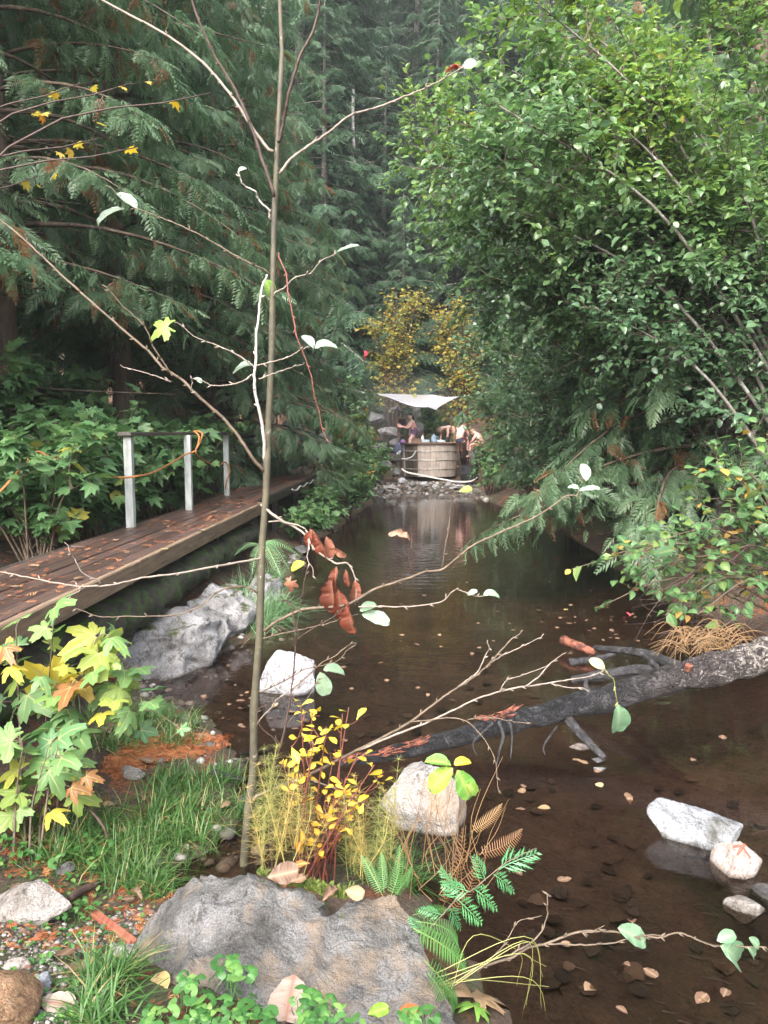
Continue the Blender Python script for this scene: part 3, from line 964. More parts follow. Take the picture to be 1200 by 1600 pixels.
left_cedars = [
    (K_near, -5.0, 10.2, 1.0, 0.3, 'big drooping cedar with rusty brown sprays behind the nearest rail post'),
    (K_low, -3.75, 17.3, 1.02, 1.7, 'bright green cedar reaching over the far end of the boardwalk'),
    (K_near, -4.6, 13.6, 1.05, 3.9, 'drooping cedar behind the farthest rail post of the boardwalk'),
    (K_near, -6.9, 7.6, 1.0, 5.0, 'cedar with sparse dead lower twigs at the upper left edge'),
    (K_mid, -6.6, 17.0, 1.0, 0.9, 'tall cedar standing in shade behind the boardwalk cedars'),
    (K_dark, -8.6, 12.0, 1.0, 2.2, 'shaded cedar low behind the berry bushes'),
    (K_dark, -7.6, 15.4, 0.95, 4.2, 'dark cedar between the tall cedar and the berry bushes'),
    (K_mid, -4.2, 24.0, 0.9, 2.6, 'tall cedar beyond the end of the boardwalk'),
    (K_dark, -5.4, 21.0, 0.85, 3.3, 'small dark cedar behind the grey boulders at the boardwalk end'),
    (K_dark, -11.5, 9.0, 1.0, 1.2, 'shaded cedar far back beyond the rope'),
]
for K, x, y, s, rz, lab in left_cedars:
    K.stand('cedar_tree', ground_base(x, y), lab, 'cedar tree', LG, s, rz)
right_cedars = [
    (K_low, 4.9, 10.6, 0.95, 0.6, 'cedar with low fronds dipping to the dark water on the right'),
    (K_low, 5.7, 15.6, 1.0, 2.5, 'cedar overhanging the pool behind the leafy alder'),
    (K_mid, 7.6, 13.0, 1.0, 4.4, 'tall cedar behind the alder at the right edge'),
    (K_low, 6.4, 20.5, 1.0, 5.2, 'cedar beside the wooden hot tub on the right bank'),
    (K_mid, 7.4, 18.5, 1.0, 1.1, 'tall shaded cedar deep on the right bank'),
    (K_dark, 7.8, 9.6, 0.9, 3.0, 'dark cedar low behind the right bank shrub'),
    (K_mid, 6.4, 25.5, 0.95, 0.2, 'tall cedar behind and right of the hot tub'),
    (K_low, 5.4, 25.6, 0.55, 3.7, 'young cedar with light fronds just right of the tub'),
    (K_dark, 9.6, 15.0, 1.1, 0.5, 'cedar in deep shade at the far right'),
]
for K, x, y, s, rz, lab in right_cedars:
    K.stand('cedar_tree', ground_base(x, y), lab, 'cedar tree', RG, s, rz)

# conifers on the hillside
def fir_geo(seed, H, Rr, nb=120, dens=5.0, fs=.55):
    rng = np.random.default_rng(seed)
    wood, limbs, crown = Geo(), Geo(), Geo()
    zz = np.linspace(-1, H, 8)
    tube(wood, np.stack([0 * zz, 0 * zz, zz], 1), 0.017 * H * (1 - zz / (H * 1.02)).clip(0.02), 7)
    FP, FD, FN, FS = [], [], [], []
    for i in range(nb):
        u = (i + rng.uniform()) / nb
        z = H * (0.03 + 0.96 * u)
        az = i * 2.39996 + rng.uniform(-.5, .5)
        L = Rr * (1 - u) ** 0.75 * rng.uniform(.45, 1.25) * (1 + .25 * math.sin(i * .37 + seed)) + .25
        dr = np.array([math.cos(az), math.sin(az), 0])
        n = 6
        s = np.linspace(0, 1, n)
        P = dr * (L * s)[:, None]
        P[:, 2] = z + L * (0.1 * s - rng.uniform(.3, .55) * s ** 1.6 + .1 * s ** 3)
        tube(limbs, P, np.linspace(.012 * L + .02, .008, n), 3)
        m = max(4, int(L * dens))
        t = rng.uniform(.2, 1, m)
        b0 = np.stack([np.interp(t, s, P[:, k]) for k in range(3)], 1)
        sg = rng.choice([-1, 1], m)
        ang = az + sg * rng.uniform(.3, 1.1, m)
        FP.append(b0); FD.append(nrm(np.stack([np.cos(ang), np.sin(ang), rng.uniform(-.7, -.15, m)], 1)))
        FN.append(nrm(np.array([0, 0, 1.]) + rng.normal(0, .3, (m, 3)))); FS.append(fs * rng.uniform(.6, 1.2, m) * (0.6 + 0.25 * L * (1.1 - t)).clip(.3, 1.3))
    FP.append(np.array([[0, 0, H - .2]])); FD.append(np.array([[0, 0.05, 1.]])); FN.append(np.array([[1., 0, 0]])); FS.append(np.array([.8]))
    FP, FD, FN, FS = map(np.concatenate, (FP, FD, FN, FS))
    tint = (0.5 + .2 * rng.normal(size=len(FP))).clip(0, 1)
    which = rng.integers(0, 2, len(FP))
    Mx = frames(FD, FN, FS)
    for k in (0, 1): crown.inst(T_FIR[k], Mx[which == k], FP[which == k], tint[which == k])
    return wood, limbs, crown
T_FIR = [tpl_cedar(21, 7, 1, .3, .5), tpl_cedar(22, 6, 1, .6, .6)]
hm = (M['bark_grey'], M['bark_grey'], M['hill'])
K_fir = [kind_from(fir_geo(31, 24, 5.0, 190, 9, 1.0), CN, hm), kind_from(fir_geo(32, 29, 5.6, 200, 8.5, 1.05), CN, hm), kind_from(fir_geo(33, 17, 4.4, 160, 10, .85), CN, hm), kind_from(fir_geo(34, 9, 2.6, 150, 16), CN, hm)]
rng = np.random.default_rng(77)
HG = 'conifers on the forested hillside'
fixed = [  # x, y, kind, scale, label
    (-0.2, 41.0, 2, 0.85, 'dark fir in the gap left of the young fir above the tub'),
    (0.9, 37.0, 2, 0.62, 'young green fir with open tip in the middle of the gap above the maples'),
    (4.2, 38.0, 2, 0.9, 'dark fir behind the yellow maple on the right'),
    (-1.5, 37.2, 2, 0.72, 'medium dark fir hiding the foot of the bare pale snag'),
    (2.6, 43.0, 0, 0.75, 'slender dark fir rising behind the young fir'),
    (-2.9, 37.5, 0, 0.8, 'grey green fir beside the bare pale snag'),
    (0.6, 33.0, 3, 0.42, 'small bushy conifer between the two yellow maples'),
    (1.6, 52.0, 1, 0.85, 'tall pointed fir high in the middle of the gap'),
    (5.2, 58.0, 1, 0.95, 'tall fir left of the alder top on the far slope'),
]
hill = list(fixed)
pts = [(f[0], f[1]) for f in fixed]
wood_pts = []
while len(hill) < 46 or len(wood_pts) < 58:
    y = rng.uniform(36, 100)
    x = rng.uniform(-0.5, 0.55) * y
    if min(math.hypot(x - a, y - b_) for a, b_ in pts) < 2.9: continue
    px = proj(np.array([[x, y, gz(x, y) + 8]]))[0][0]
    if 440 < px < 800:
        if len(hill) >= 46: continue
        hill.append((x, y, int(rng.choice([0, 1, 0, 1, 2])), rng.uniform(.75, 1.1), None))
    else:
        if len(wood_pts) >= 58: continue
        wood_pts.append((x, y, rng.uniform(.8, 1.15)))
    pts.append((x, y))
seen = {}
for i, (x, y, k, s, lab) in enumerate(hill):
    if lab is None:
        px = proj(np.array([[x, y, gz(x, y) + 8]]))[0][0]
        spots_ = [('behind the left bank cedars', 490), ('left of the bare pale snag', 525), ('behind the bare pale snag', 555), ('above the left yellow maple', 600), ('above the tarp and tub', 645), ('above the right yellow maple', 690), ('beside the alder edge', 735), ('behind the alder crown', 780)]
        where_ = min(spots_, key=lambda q: abs(q[1] - px))[0]
        size = ['tall', 'very tall', 'shorter', 'young'][k] + (' broad' if s > .98 else ' slim' if s < .84 else '')
        lab = f"{size} dark fir {'low' if y < 48 else 'midway up' if y < 66 else 'higher up' if y < 83 else 'far up'} on the slope {where_}"
        if lab in seen:
            seen[lab] += 1
            lab = lab.replace('dark fir', ['shaded fir', 'bluish fir', 'dense fir', 'ragged fir'][(seen[lab] - 2) % 4])
        else: seen[lab] = 1
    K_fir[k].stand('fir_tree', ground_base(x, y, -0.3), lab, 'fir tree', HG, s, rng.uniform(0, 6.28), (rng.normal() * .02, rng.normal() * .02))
# the wood on the slope beyond both banks reads as one mass
T_FIR = [tpl_cedar(21, 3, 1, .3, .6), tpl_cedar(22, 3, 1, .6, .7)]
w1, l1, c1 = fir_geo(36, 25, 4.8, 60, 3.0, 1.5)
g = Geo()
for x, y, s in wood_pts:
    a = rng.uniform(0, 6.28)
    Rm = np.array([[math.cos(a), -math.sin(a), 0], [math.sin(a), math.cos(a), 0], [0, 0, 1]]) * s
    g.add(np.concatenate(c1.V) @ Rm.T + np.array(ground_base(x, y, -.3)), np.concatenate(c1.F), np.concatenate(c1.T))
    g.add(np.concatenate(w1.V) @ Rm.T + np.array(ground_base(x, y, -.3)), np.concatenate(w1.F), 0.1)
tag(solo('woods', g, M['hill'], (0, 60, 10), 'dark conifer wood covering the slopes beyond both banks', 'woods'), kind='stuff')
# bare pale snag on the slope
b0 = PY(553, 262, 39.0)
g = Geo()
zs = np.linspace(gz(b0[0], 39.0) - .5, PY(557, 140, 39.0)[2], 12)
tube(g, np.stack([b0[0] + .05 * np.sin(zs), 39.0 + 0 * zs, zs], 1), np.linspace(.14, .07, 12), 9, wob=.12)
root = thing('dead_snag', (b0[0], 39.0, zs[0]), 'bare pale grey dead trunk standing on the slope above the pool', 'dead tree')
part('trunk', g, M['bark_snag'], root, True)
g = Geo()
rs = np.random.default_rng(5)
for k in range(22):
    z = rs.uniform(zs[2], zs[-1]); a = rs.uniform(0, 6.28); L = rs.uniform(.4, 1.7)
    p = np.array([b0[0], 39.0, z])
    tube(g, spline([p, p + np.array([math.cos(a), math.sin(a), .0]) * L * .5, p + np.array([math.cos(a), math.sin(a), -.35]) * L], 5), [.035, .01], 4)
part('limbs', g, M['bark_grey'], root)

# ------------------------------------------------------------------ broadleaf trees and shrubs grown from limbs
def grow(wood, leaves, limbs, rng, L2=0.8, n2=7, L3=0.35, n3=4, leaf=(0.05, 0.075), gap=0.05, up=0.15, droop=0.0, tint_f=None, r2=0.006, lean=None, leafstart=.25, sides=4, r3=None, nleafdir=1.0):
    """side branches and twigs along limbs, leaves alternating along the twigs"""
    tw = []
    for (P, r0, r1) in limbs:
        n = len(P)
        seg = P[-1] - P[0]
        tlen = np.linalg.norm(np.diff(P, axis=0), axis=1).sum()
        for j in range(max(1, int(n2 * tlen))):
            t = rng.uniform(.18, 1.0)
            k = min(n - 2, int(t * (n - 1)))
            p = P[k] + (P[k + 1] - P[k]) * (t * (n - 1) - k)
            d0 = nrm(P[k + 1] - P[k])
            d = nrm(d0 * rng.uniform(.35, 1) + rand_unit(rng, 1)[0] * 0.85 + np.array([0, 0, up]))
            L = L2 * rng.uniform(.4, 1.15) * (1.15 - .5 * t)
            e = nrm(d + rand_unit(rng, 1)[0] * .4 + np.array([0, 0, -droop]))
            Q = spline([p, p + d * L * .5, p + d * L * .5 + e * L * .5], 6)
            tube(wood, Q, [r2 * (.6 + L), .0016], 3, cap=False)
            tw.append((Q, .25))
            for q in range(n3):
                u = rng.uniform(.15, .95)
                k2 = min(4, int(u * 5))
                pp = Q[k2] + (Q[k2 + 1] - Q[k2]) * (u * 5 - k2)
                dd = nrm(nrm(Q[k2 + 1] - Q[k2]) * .8 + rand_unit(rng, 1)[0] * .8 + np.array([0, 0, up * .5 - droop]))
                l3 = L3 * rng.uniform(.4, 1.1)
                T = spline([pp, pp + dd * l3 * .5, pp + dd * l3 + np.array([0, 0, -droop * .3 * l3])], 4)
                tube(wood, T, [r3 or r2 * .35, .001], 3, cap=False)
                tw.append((T, .1))
        tw.append((P[int(n * .7):], .4))
    LP, LD = [], []
    for T, st in tw:
        ln = np.linalg.norm(np.diff(T, axis=0), axis=1).sum()
        m = max(1, int(ln * (1 - st) / gap))
        t = st + (1 - st) * (np.arange(m) + rng.uniform(.2, .9, m)) / m
        k = (t * (len(T) - 1)).clip(0, len(T) - 1.001)
        ki = k.astype(int)
        dv = T[ki + 1] - T[ki]
        LP.append(T[ki] + dv * (k - ki)[:, None]); LD.append(nrm(dv))
    LP, LD = np.concatenate(LP), np.concatenate(LD)
    n = len(LP)
    sd = nrm(np.cross(LD, np.array([0, 0, 1.0]) + rng.normal(0, .25, (n, 3)))) * rng.choice([-1, 1], n)[:, None]
    d = nrm(LD * rng.uniform(.2, .9, (n, 1)) + sd * nleafdir + rng.normal(0, .28, (n, 3)) + [0, 0, -.12])
    nn = nrm(np.array([0, 0, 1.0]) + rng.normal(0, .42, (n, 3)) + np.array([0, -.25, 0]))
    s = rng.uniform(*leaf, n) * np.exp(rng.normal(0, .16, n))
    tint = tint_f(LP, rng) if tint_f else rng.uniform(size=n)
    leaves.add(frames(d, nn, s), LP + d * 0.006, tint)

def poly_sample(rng, poly, n):
    poly = np.array(poly, float)
    lo, hi = poly.min(0), poly.max(0)
    out = []
    while len(out) < n:
        p = rng.uniform(lo, hi)
        c = False
        for a, b_ in zip(poly, np.roll(poly, -1, 0)):
            if (a[1] > p[1]) != (b_[1] > p[1]) and p[0] < a[0] + (p[1] - a[1]) / (b_[1] - a[1]) * (b_[0] - a[0]): c = not c
        if c: out.append(p)
    return out
ALD = [(830, -80), (760, 20), (690, 110), (650, 190), (640, 270), (700, 380), (700, 470), (740, 540), (750, 640), (745, 720), (790, 760), (860, 650), (1000, 580), (1260, 540), (1260, -80)]
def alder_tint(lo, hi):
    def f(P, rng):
        z = ((P[:, 2] - 2.2) / 4.5).clip(0, 1)  # higher leaves get a lighter lime tint: top light put into the colour
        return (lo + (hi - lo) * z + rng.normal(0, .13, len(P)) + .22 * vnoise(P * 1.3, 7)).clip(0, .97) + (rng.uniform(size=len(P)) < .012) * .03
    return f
alders = [
    ((4.3, 8.2), [(1040, 60), (960, 40), (900, 130), (780, 165), (1010, 235), (930, 245), (1120, 330), (840, 60), (1190, 250), (1090, 150), (1150, 40), (800, -30), (980, 330), (690, 200), (740, 90), (800, 110), (880, 20), (760, 240), (850, 200), (820, 330), (1000, 420), (1100, 450), (1180, 400), (930, 480), (1050, 360)], (7.0, 8.8), 'leafy alder leaning over the pool from the right edge with bright green top'),
    ((4.6, 10.6), [(850, 300), (730, 275), (700, 400), (760, 340), (960, 400), (1060, 480), (880, 460), (800, 450), (730, 480), (1150, 470), (820, 240), (990, 500), (660, 165), (665, 250), (640, 225), (690, 300), (720, 360), (770, 200), (900, 340), (760, 430), (860, 540), (940, 550), (900, 500)], (8.8, 10.5), 'alder with long level branches reaching left over the middle of the pool'),
    ((4.9, 14.0), [(800, 540), (760, 600), (880, 540), (775, 680), (795, 730), (950, 540), (830, 620), (1050, 530), (740, 540), (800, 480), (755, 650), (850, 400), (900, 620), (860, 680), (960, 600), (820, 700)], (11.5, 14.5), 'alder hanging low over the water right of the hot tub'),
]
for ai, (bxy, targets, (ya, yb), lab) in enumerate(alders):
    rng = np.random.default_rng(100 + ai)
    base = np.array(ground_base(*bxy))
    root = thing('alder_tree', base, lab, 'alder tree', 'alders on the right bank of the pool')
    wood, tw, lv = Geo(), Geo(), Leaves()
    top = base + np.array([-.5, -.3, 6.5])
    T = spline([base + (0, 0, -.3), base + np.array([.1, 0, 1.5]), base + np.array([-.15, -.1, 3.8]), top], 14)
    tube(wood, T, np.linspace(.10, .035, 14), 8, wob=.1)
    limbs = [(T[6:], .05, .03)]
    for (px, py) in targets:
        Y = rng.uniform(ya, yb)
        e = PY(px, py, Y)
        hz = (e[2] - base[2])
        k = int(np.clip((hz * .55 + .3) / 6.5 * 13, 1, 11))
        s0 = T[k]
        mid = s0 * .5 + e * .5 + np.array([0, 0, .12 * np.linalg.norm(e - s0)])
        P = spline([s0, mid, e], 12)
        tube(wood, P, np.linspace(.026, .005, 12), 6, wob=.08)
        limbs.append((P, .036, .006))
    part('trunk', wood, M['bark_grey'], root, True)
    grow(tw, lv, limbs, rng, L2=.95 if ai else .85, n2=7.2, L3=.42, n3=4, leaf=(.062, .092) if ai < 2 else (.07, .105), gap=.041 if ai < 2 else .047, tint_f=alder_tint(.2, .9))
    tag(part('twigs', tw, M['twig_dark'], root), kind='stuff')
    lv.finish(root, T_OVAL, M['alder'], 300, 6, seed=ai, lo=T_OVAL_LO)

def shrub(name, base, lab, cat, group, ends, rng, mat, tpls, stem_mat, leaf, gap, L2=.5, n2=5, L3=.2, n3=2, tint_f=None, up=.2, nmax=300, minpx=8, r=(.012, .004), droop=.0, arch=.2, r2=.005):
    base = np.asarray(base, float)
    root = thing(name, base, lab, cat, group)
    wood, tw, lv, limbs = Geo(), Geo(), Leaves(), []
    for e in ends:
        e = np.asarray(e, float)
        s0 = base + np.append(rng.normal(0, .06, 2), -.04)
        mid = s0 * .45 + e * .55 + np.array([0, 0, arch * np.linalg.norm(e - s0)])
        P = spline([s0, mid, e], 10)
        tube(wood, P, np.linspace(*r, 10), 5)
        limbs.append((P, *r))
    part('stems', wood, stem_mat, root, True)
    grow(tw, lv, limbs, rng, L2, n2, L3, n3, leaf, gap, up, droop, tint_f, r2=r2)
    tag(part('twigs', tw, stem_mat, root), kind='stuff')
    lv.finish(root, tpls, mat, nmax, minpx, seed=int(rng.integers(1e6)))
    return root
def sprout(rng, base, n, h, spread):
    out = []
    for _ in range(n):
        a, r = rng.uniform(0, 6.28), spread * math.sqrt(rng.uniform())
        out.append(np.asarray(base) + np.array([r * math.cos(a), r * math.sin(a), h * rng.uniform(.6, 1.1)]))
    return out
# yellow vine maples beyond the tub
rng = np.random.default_rng(210)
VG = 'yellow maples beyond the hot tub'
for (bx, by, cen, lab) in [(0.4, 31.0, [(610, 500), (640, 475), (600, 540), (630, 530), (585, 510), (655, 465), (590, 560), (620, 455)], 'orange yellow maple above the left end of the white tarp'),
                           (3.2, 30.5, [(700, 500), (725, 510), (690, 540), (735, 535), (710, 560), (720, 480), (705, 590), (680, 490), (745, 600)], 'yellow maple with thinner leaves above the right end of the tarp')]:
    ends = [PY(px, py, by + rng.uniform(-.8, .8)) for px, py in cen]
    shrub('vine_maple', ground_base(bx, by), lab, 'maple tree', VG, ends, rng, M['maple_y'], T_PALM_LO, M['twig_dark'], (.07, .14), .16, L2=1.1, n2=4.5, L3=.6, n3=3, up=.05, nmax=300, minpx=4, r=(.05, .015), r2=.008,
          tint_f=lambda P, r: (0.40 + .22 * r.normal(size=len(P))).clip(0, 1))
# a few orange maple leaves on thin stems among the left cedars
rng = np.random.default_rng(220)
ends = [PY(px, py, 6.6 + rng.uniform(-.4, .4)) for px, py in [(205, 130), (215, 230), (125, 130), (60, 275), (330, 145), (160, 215)]]
shrub('vine_maple', ground_base(-5.2, 5.6), 'sparse vine maple with a few orange leaves before the left cedars', 'maple tree', None, ends, rng, M['maple_y'], T_PALM_LO, M['twig_dark'], (.055, .09), .75, L2=.4, n2=1.0, L3=.2, n3=0, up=.1, r=(.016, .004), r2=.004,
      tint_f=lambda P, r: r.uniform(.45, 1, len(P)))

# berry bushes with large lobed leaves behind the boardwalk
rng = np.random.default_rng(300)
TG = 'berry bushes behind the boardwalk'
tb = [(-3.35, 7.3, 1.0, .6, 'berry bush pressed against the deck edge just before the nearest rail post'), (-3.2, 8.8, 1.1, .6, 'berry bush pressed against the deck edge just past the nearest rail post'), (-3.1, 10.6, 1.1, .6, 'berry bush pressed against the deck edge past the middle rail post'), (-5.6, 6.9, 1.15, .9, 'berry bush left of the nearest rail post, under the orange rope'), (-4.5, 7.8, 1.2, .8, 'berry bush with broad green leaves at the foot of the nearest rail post'),
      (-3.75, 9.3, 1.3, .8, 'berry bush between the nearest and the middle rail post'), (-3.5, 10.9, 1.25, .8, 'berry bush between the middle and the farthest rail post'),
      (-3.2, 12.9, 1.2, .8, 'berry bush just beyond the farthest rail post'), (-5.2, 9.3, 1.75, .9, 'tall berry bush behind the row beside the rail'),
      (-6.6, 8.3, 1.6, .9, 'tall berry bush at the left edge under the cedars'), (-4.9, 11.2, 1.8, .9, 'tall berry bush in the shade behind the middle rail post'), (-4.6, 5.6, .8, .6, 'low berry bush beside the near end of the boardwalk'),
      (-5.9, 10.2, 1.5, .9, 'berry bush deep in shade under the biggest cedar')]
for i, (x, y, h, sp, lab) in enumerate(tb):
    base = ground_base(x, y)
    shrub('berry_bush', base, lab, 'bush', TG, sprout(rng, base, 20, h * 1.12, sp * 1.1), rng, M['thimble'], T_PALM_LO, M['twig_tan'], (.10, .18), .075, L2=.42, n2=6, L3=.22, n3=2, up=.35, nmax=300, minpx=9,
          tint_f=lambda P, r: (.45 + .22 * r.normal(size=len(P))).clip(0, .93) + (r.uniform(size=len(P)) < .03) * .07)
# bushes on the left bank between boardwalk and pool
SG = 'leafy bushes on the left bank between boardwalk and pool'
rng = np.random.default_rng(310)
sb = [(-1.15, 15.2, .55, .4, 'leafy bush at the waterside below the far boardwalk'), (-.85, 17.4, .8, .45, 'pale green bush at the waterside beyond the boardwalk edge'), (-.75, 19.6, 1.0, .5, 'lime tinted bush halfway between boardwalk end and tub'),
      (-.6, 22.0, 1.1, .6, 'bush over grey stones left of the gravel bar'), (-1.1, 23.5, 1.7, .7, 'tall bush left of the dark plank beside the tub'), (-.55, 25.6, 1.2, .6, 'dense bush touching the dark plank beside the tub'),
      (-1.35, 13.4, .45, .3, 'small bush where the boardwalk fascia ends'), (-2.2, 25.5, 2.0, .8, 'yellowish bush behind the grey boulders')]
for i, (x, y, h, sp, lab) in enumerate(sb):
    base = ground_base(x, y)
    ye = 0.25 if i in (2, 4, 7) else 0
    shrub('leafy_bush', base, lab, 'bush', SG, sprout(rng, base, 16, h * 1.05, sp * 1.15), rng, M['snow'], T_PALM_LO if i % 2 == 0 else T_OVAL, M['twig_dark'], (.08, .15), .075, L2=.42, n2=6, L3=.2, n3=3, up=.2, nmax=200, minpx=6,
          tint_f=lambda P, r, ye=ye: (.35 + ye + .2 * r.normal(size=len(P))).clip(0, 1))
# bushes at the back and right of the tub
rng = np.random.default_rng(320)
for x, y, h, sp, lab in [(3.75, 20.0, .9, .6, 'low bush on the right bank where the pool narrows'), (4.1, 16.6, .8, .6, 'low bush on the right bank under the overhanging cedar'), (3.2, 23.6, .8, .5, 'low bush at the right end of the gravel bar'), (3.6, 26.0, 1.1, .6, 'bush covering the lower right side of the wooden tub'), (2.2, 31.0, 2.2, .9, 'mixed green bush behind the bending man'), (4.4, 28.6, 1.9, .8, 'bush at the right beyond the seated bather'), (1.3, 31.6, 1.6, .7, 'yellowish bush behind the tub under the tarp'), (-.6, 31.5, 2.6, .9, 'bush left of the rock hollow under the tarp')]:
    base = ground_base(x, y)
    shrub('leafy_bush', base, lab, 'bush', 'bushes around the hot tub', sprout(rng, base, 10, h, sp), rng, M['snow'], T_OVAL, M['twig_dark'], (.10, .17), .09, L2=.5, n2=6, L3=.25, n3=3, up=.15, nmax=120, minpx=5,
          tint_f=lambda P, r: (.3 + .25 * r.normal(size=len(P))).clip(0, 1))
# shrub with small oval leaves leaning in from the right bank above the log
rng = np.random.default_rng(330)
ends = [PY(px, py, 6.2 + rng.uniform(-.7, .7)) for px, py in [(890, 890), (930, 950), (960, 870), (1010, 850), (1060, 900), (1040, 960), (1090, 960), (1120, 870), (1080, 820), (1140, 800), (1180, 770), (1120, 730), (1180, 700), (1150, 900), (1010, 930), (1190, 860), (1110, 740), (1080, 780), (990, 900), (1130, 840)]]
shrub('snowberry_shrub', (3.75, 6.6, .35), 'shrub with small oval green and yellow leaves leaning in above the fallen log', 'shrub', None, ends, rng, M['snow'], T_OVAL, M['twig_tan'], (.06, .105), .05, L2=.36, n2=4, L3=.16, n3=2, up=.1, nmax=300, minpx=6, r=(.012, .003), r2=.003,
      tint_f=lambda P, r: (.45 + .28 * r.normal(size=len(P))).clip(0, 1))
# ------------------------------------------------------------------ boardwalk with its rail
def wood_mat(name, a, b_, rough=0.6, spec=0.4, scale=5.0, stretch=(8, 0.5, 8), bmp=0.004, speck=None, rnd=0.35):
    m, nt, b, out = new_mat(name)
    f = noise(nt, scale, 7, 0.65, stretch=stretch, dist=0.6)
    c = ramp(nt, f, [(0.32, b_), (0.66, a)])
    oi = N(nt, 'ShaderNodeObjectInfo')
    v = N(nt, 'ShaderNodeMapRange')
    v.inputs[3].default_value, v.inputs[4].default_value = 1 - rnd, 1 + rnd
    nt.links.new(oi.outputs['Random'], v.inputs[0])
    h = N(nt, 'ShaderNodeHueSaturation')
    nt.links.new(v.outputs[0], h.inputs['Value'])
    nt.links.new(c, h.inputs['Color'])
    c = h.outputs[0]
    if speck:
        sf = ramp(nt, noise(nt, 5.0, 5, 0.7), [(0.55, (0, 0, 0)), (0.7, (1, 1, 1))])
        c = mixc(nt, sf, c, speck)
    nt.links.new(c, b.inputs['Base Color'])
    b.inputs['Roughness'].default_value = rough
    b.inputs['Specular IOR Level'].default_value = spec
    bump(nt, f, bmp, 0.8, b)
    return m
M['plank'] = wood_mat('wet_plank_wood', (0.098, 0.060, 0.050), (0.034, 0.023, 0.021), 0.42, 0.5, speck=(0.10, 0.05, 0.035))
M['fascia'] = wood_mat('weathered_beam_wood', (0.27, 0.19, 0.125), (0.105, 0.072, 0.050), 0.7, rnd=0.15)
M['beam_dark'] = wood_mat('dark_wet_timber', (0.055, 0.045, 0.036), (0.018, 0.015, 0.013), 0.6, rnd=0.1)
M['post'] = plain('grey_painted_post', (0.50, 0.53, 0.52), 0.55, scale=6, stretch=(1, 1, .3), col2=(0.17, 0.19, 0.17), bmp=.003, lo=.30, hi=.62)
M['rail'] = wood_mat('dark_rail_wood', (0.10, 0.085, 0.075), (0.035, 0.030, 0.028), 0.6, rnd=0.1)
def edge_r(y): return -2.03 + 0.0382 * (y - 3.98)
Wd = 0.84
DZ = 1.0
rng = np.random.default_rng(400)
root = thing('boardwalk', (-2.3, 8.0, DZ), 'long narrow wet wooden boardwalk running from the left edge towards the tub', 'boardwalk')
def plank_run(y0, y1, er, width, nw, seg, th=0.038, gap=0.008):
    pw = width / nw
    for k in range(nw):
        y = y0 - rng.uniform(0, seg * .6)
        while y < y1 - 0.05:
            ya, yb = max(y, y0), min(y + seg * rng.uniform(.9, 1.1), y1)
            if yb - ya > 0.25:
                xa, xb = er(ya) - (k + .5) * pw, er(yb) - (k + .5) * pw
                c = np.array([(xa + xb) / 2, (ya + yb) / 2, DZ - th / 2 + rng.uniform(-.006, .005)])
                d = np.array([xb - xa, yb - ya, 0])
                L = np.linalg.norm(d)
                d = d / L
                sx = np.array([d[1], -d[0], 0])
                g = Geo()
                box(g, c, sx * (pw / 2 - gap / 2), d * (L / 2 - .003), np.array([0, 0, th / 2]), bev=.005)
                part('plank', g, M['plank'], root)
            y = yb if yb > ya else y + seg
plank_run(1.2, 10.95, edge_r, Wd, 6, 3.6)
def edge_far(y): return -1.90 + (y - 11) * 0.0392
plank_run(10.96, 18.3, edge_far, 0.76, 5, 3.4)
def beam(y0, y1, er, off, zc, hz, hw, mat, nm):
    xa, xb = er(y0) + off, er(y1) + off
    c = np.array([(xa + xb) / 2, (y0 + y1) / 2, zc])
    d = np.array([xb - xa, y1 - y0, 0])
    L = np.linalg.norm(d)
    d /= L
    g = Geo()
    box(g, c, np.array([d[1], -d[0], 0]) * hw, d * L / 2, np.array([0, 0, hz]), bev=.008)
    return part(nm, g, mat, root)
beam(1.2, 5.9, edge_r, 0.030, DZ - .072, .075, .027, M['fascia'], 'edge_beam')
beam(5.906, 10.95, edge_r, 0.030, DZ - .072, .075, .027, M['fascia'], 'edge_beam')
beam(10.96, 18.3, edge_far, 0.028, DZ - .072, .07, .025, M['beam_dark'], 'edge_beam')
beam(1.2, 10.95, edge_r, -Wd - 0.03, DZ - .075, .07, .025, M['beam_dark'], 'edge_beam')
beam(10.96, 18.3, edge_far, -0.76 - 0.03, DZ - .075, .07, .025, M['beam_dark'], 'edge_beam')
for y in (3.0, 5.9, 8.6, 10.8, 13.2, 15.6, 18.0):
    er = edge_r if y < 10.9 else edge_far
    g = Geo()
    box(g, (er(y) - .42, y, DZ - .115), (.36, 0, 0), (0, .05, 0), (0, 0, .07), bev=.006)
    part('joist', g, M['beam_dark'], root)
    for s in (.09, .72):
        g = Geo()
        x = er(y) - s
        zb = gz(x, y) - .2
        box(g, (x, y + .105, (zb + DZ - .05) / 2), (.045, 0, 0), (0, .045, 0), (0, 0, (DZ - .05 - zb) / 2), bev=.006)
        part('support_post', g, M['beam_dark'], root)
rail_g = Geo()
posts = [(205, 825, 8.03), (296, 797, 9.85), (355, 774, 12.15)]
PX = []
for px, py, Y in posts:
    PX.append((PY(px, py, Y)[0], Y))
ztop = [PY(203, 681, 8.03)[2], PY(294, 682, 9.85)[2], PY(355, 679, 12.15)[2]]
a, c = np.array([*PX[0], ztop[0] + .02]), np.array([*PX[2], ztop[2] + .02])
d = nrm(c - a)
side = nrm(np.cross(d, (0, 0, 1)))
box(rail_g, (a + c) / 2, side * .07, d * (np.linalg.norm(c - a) / 2 + .10), np.cross(side, d) * .02, bev=.005)
rail = part('railing', rail_g, M['rail'], root)
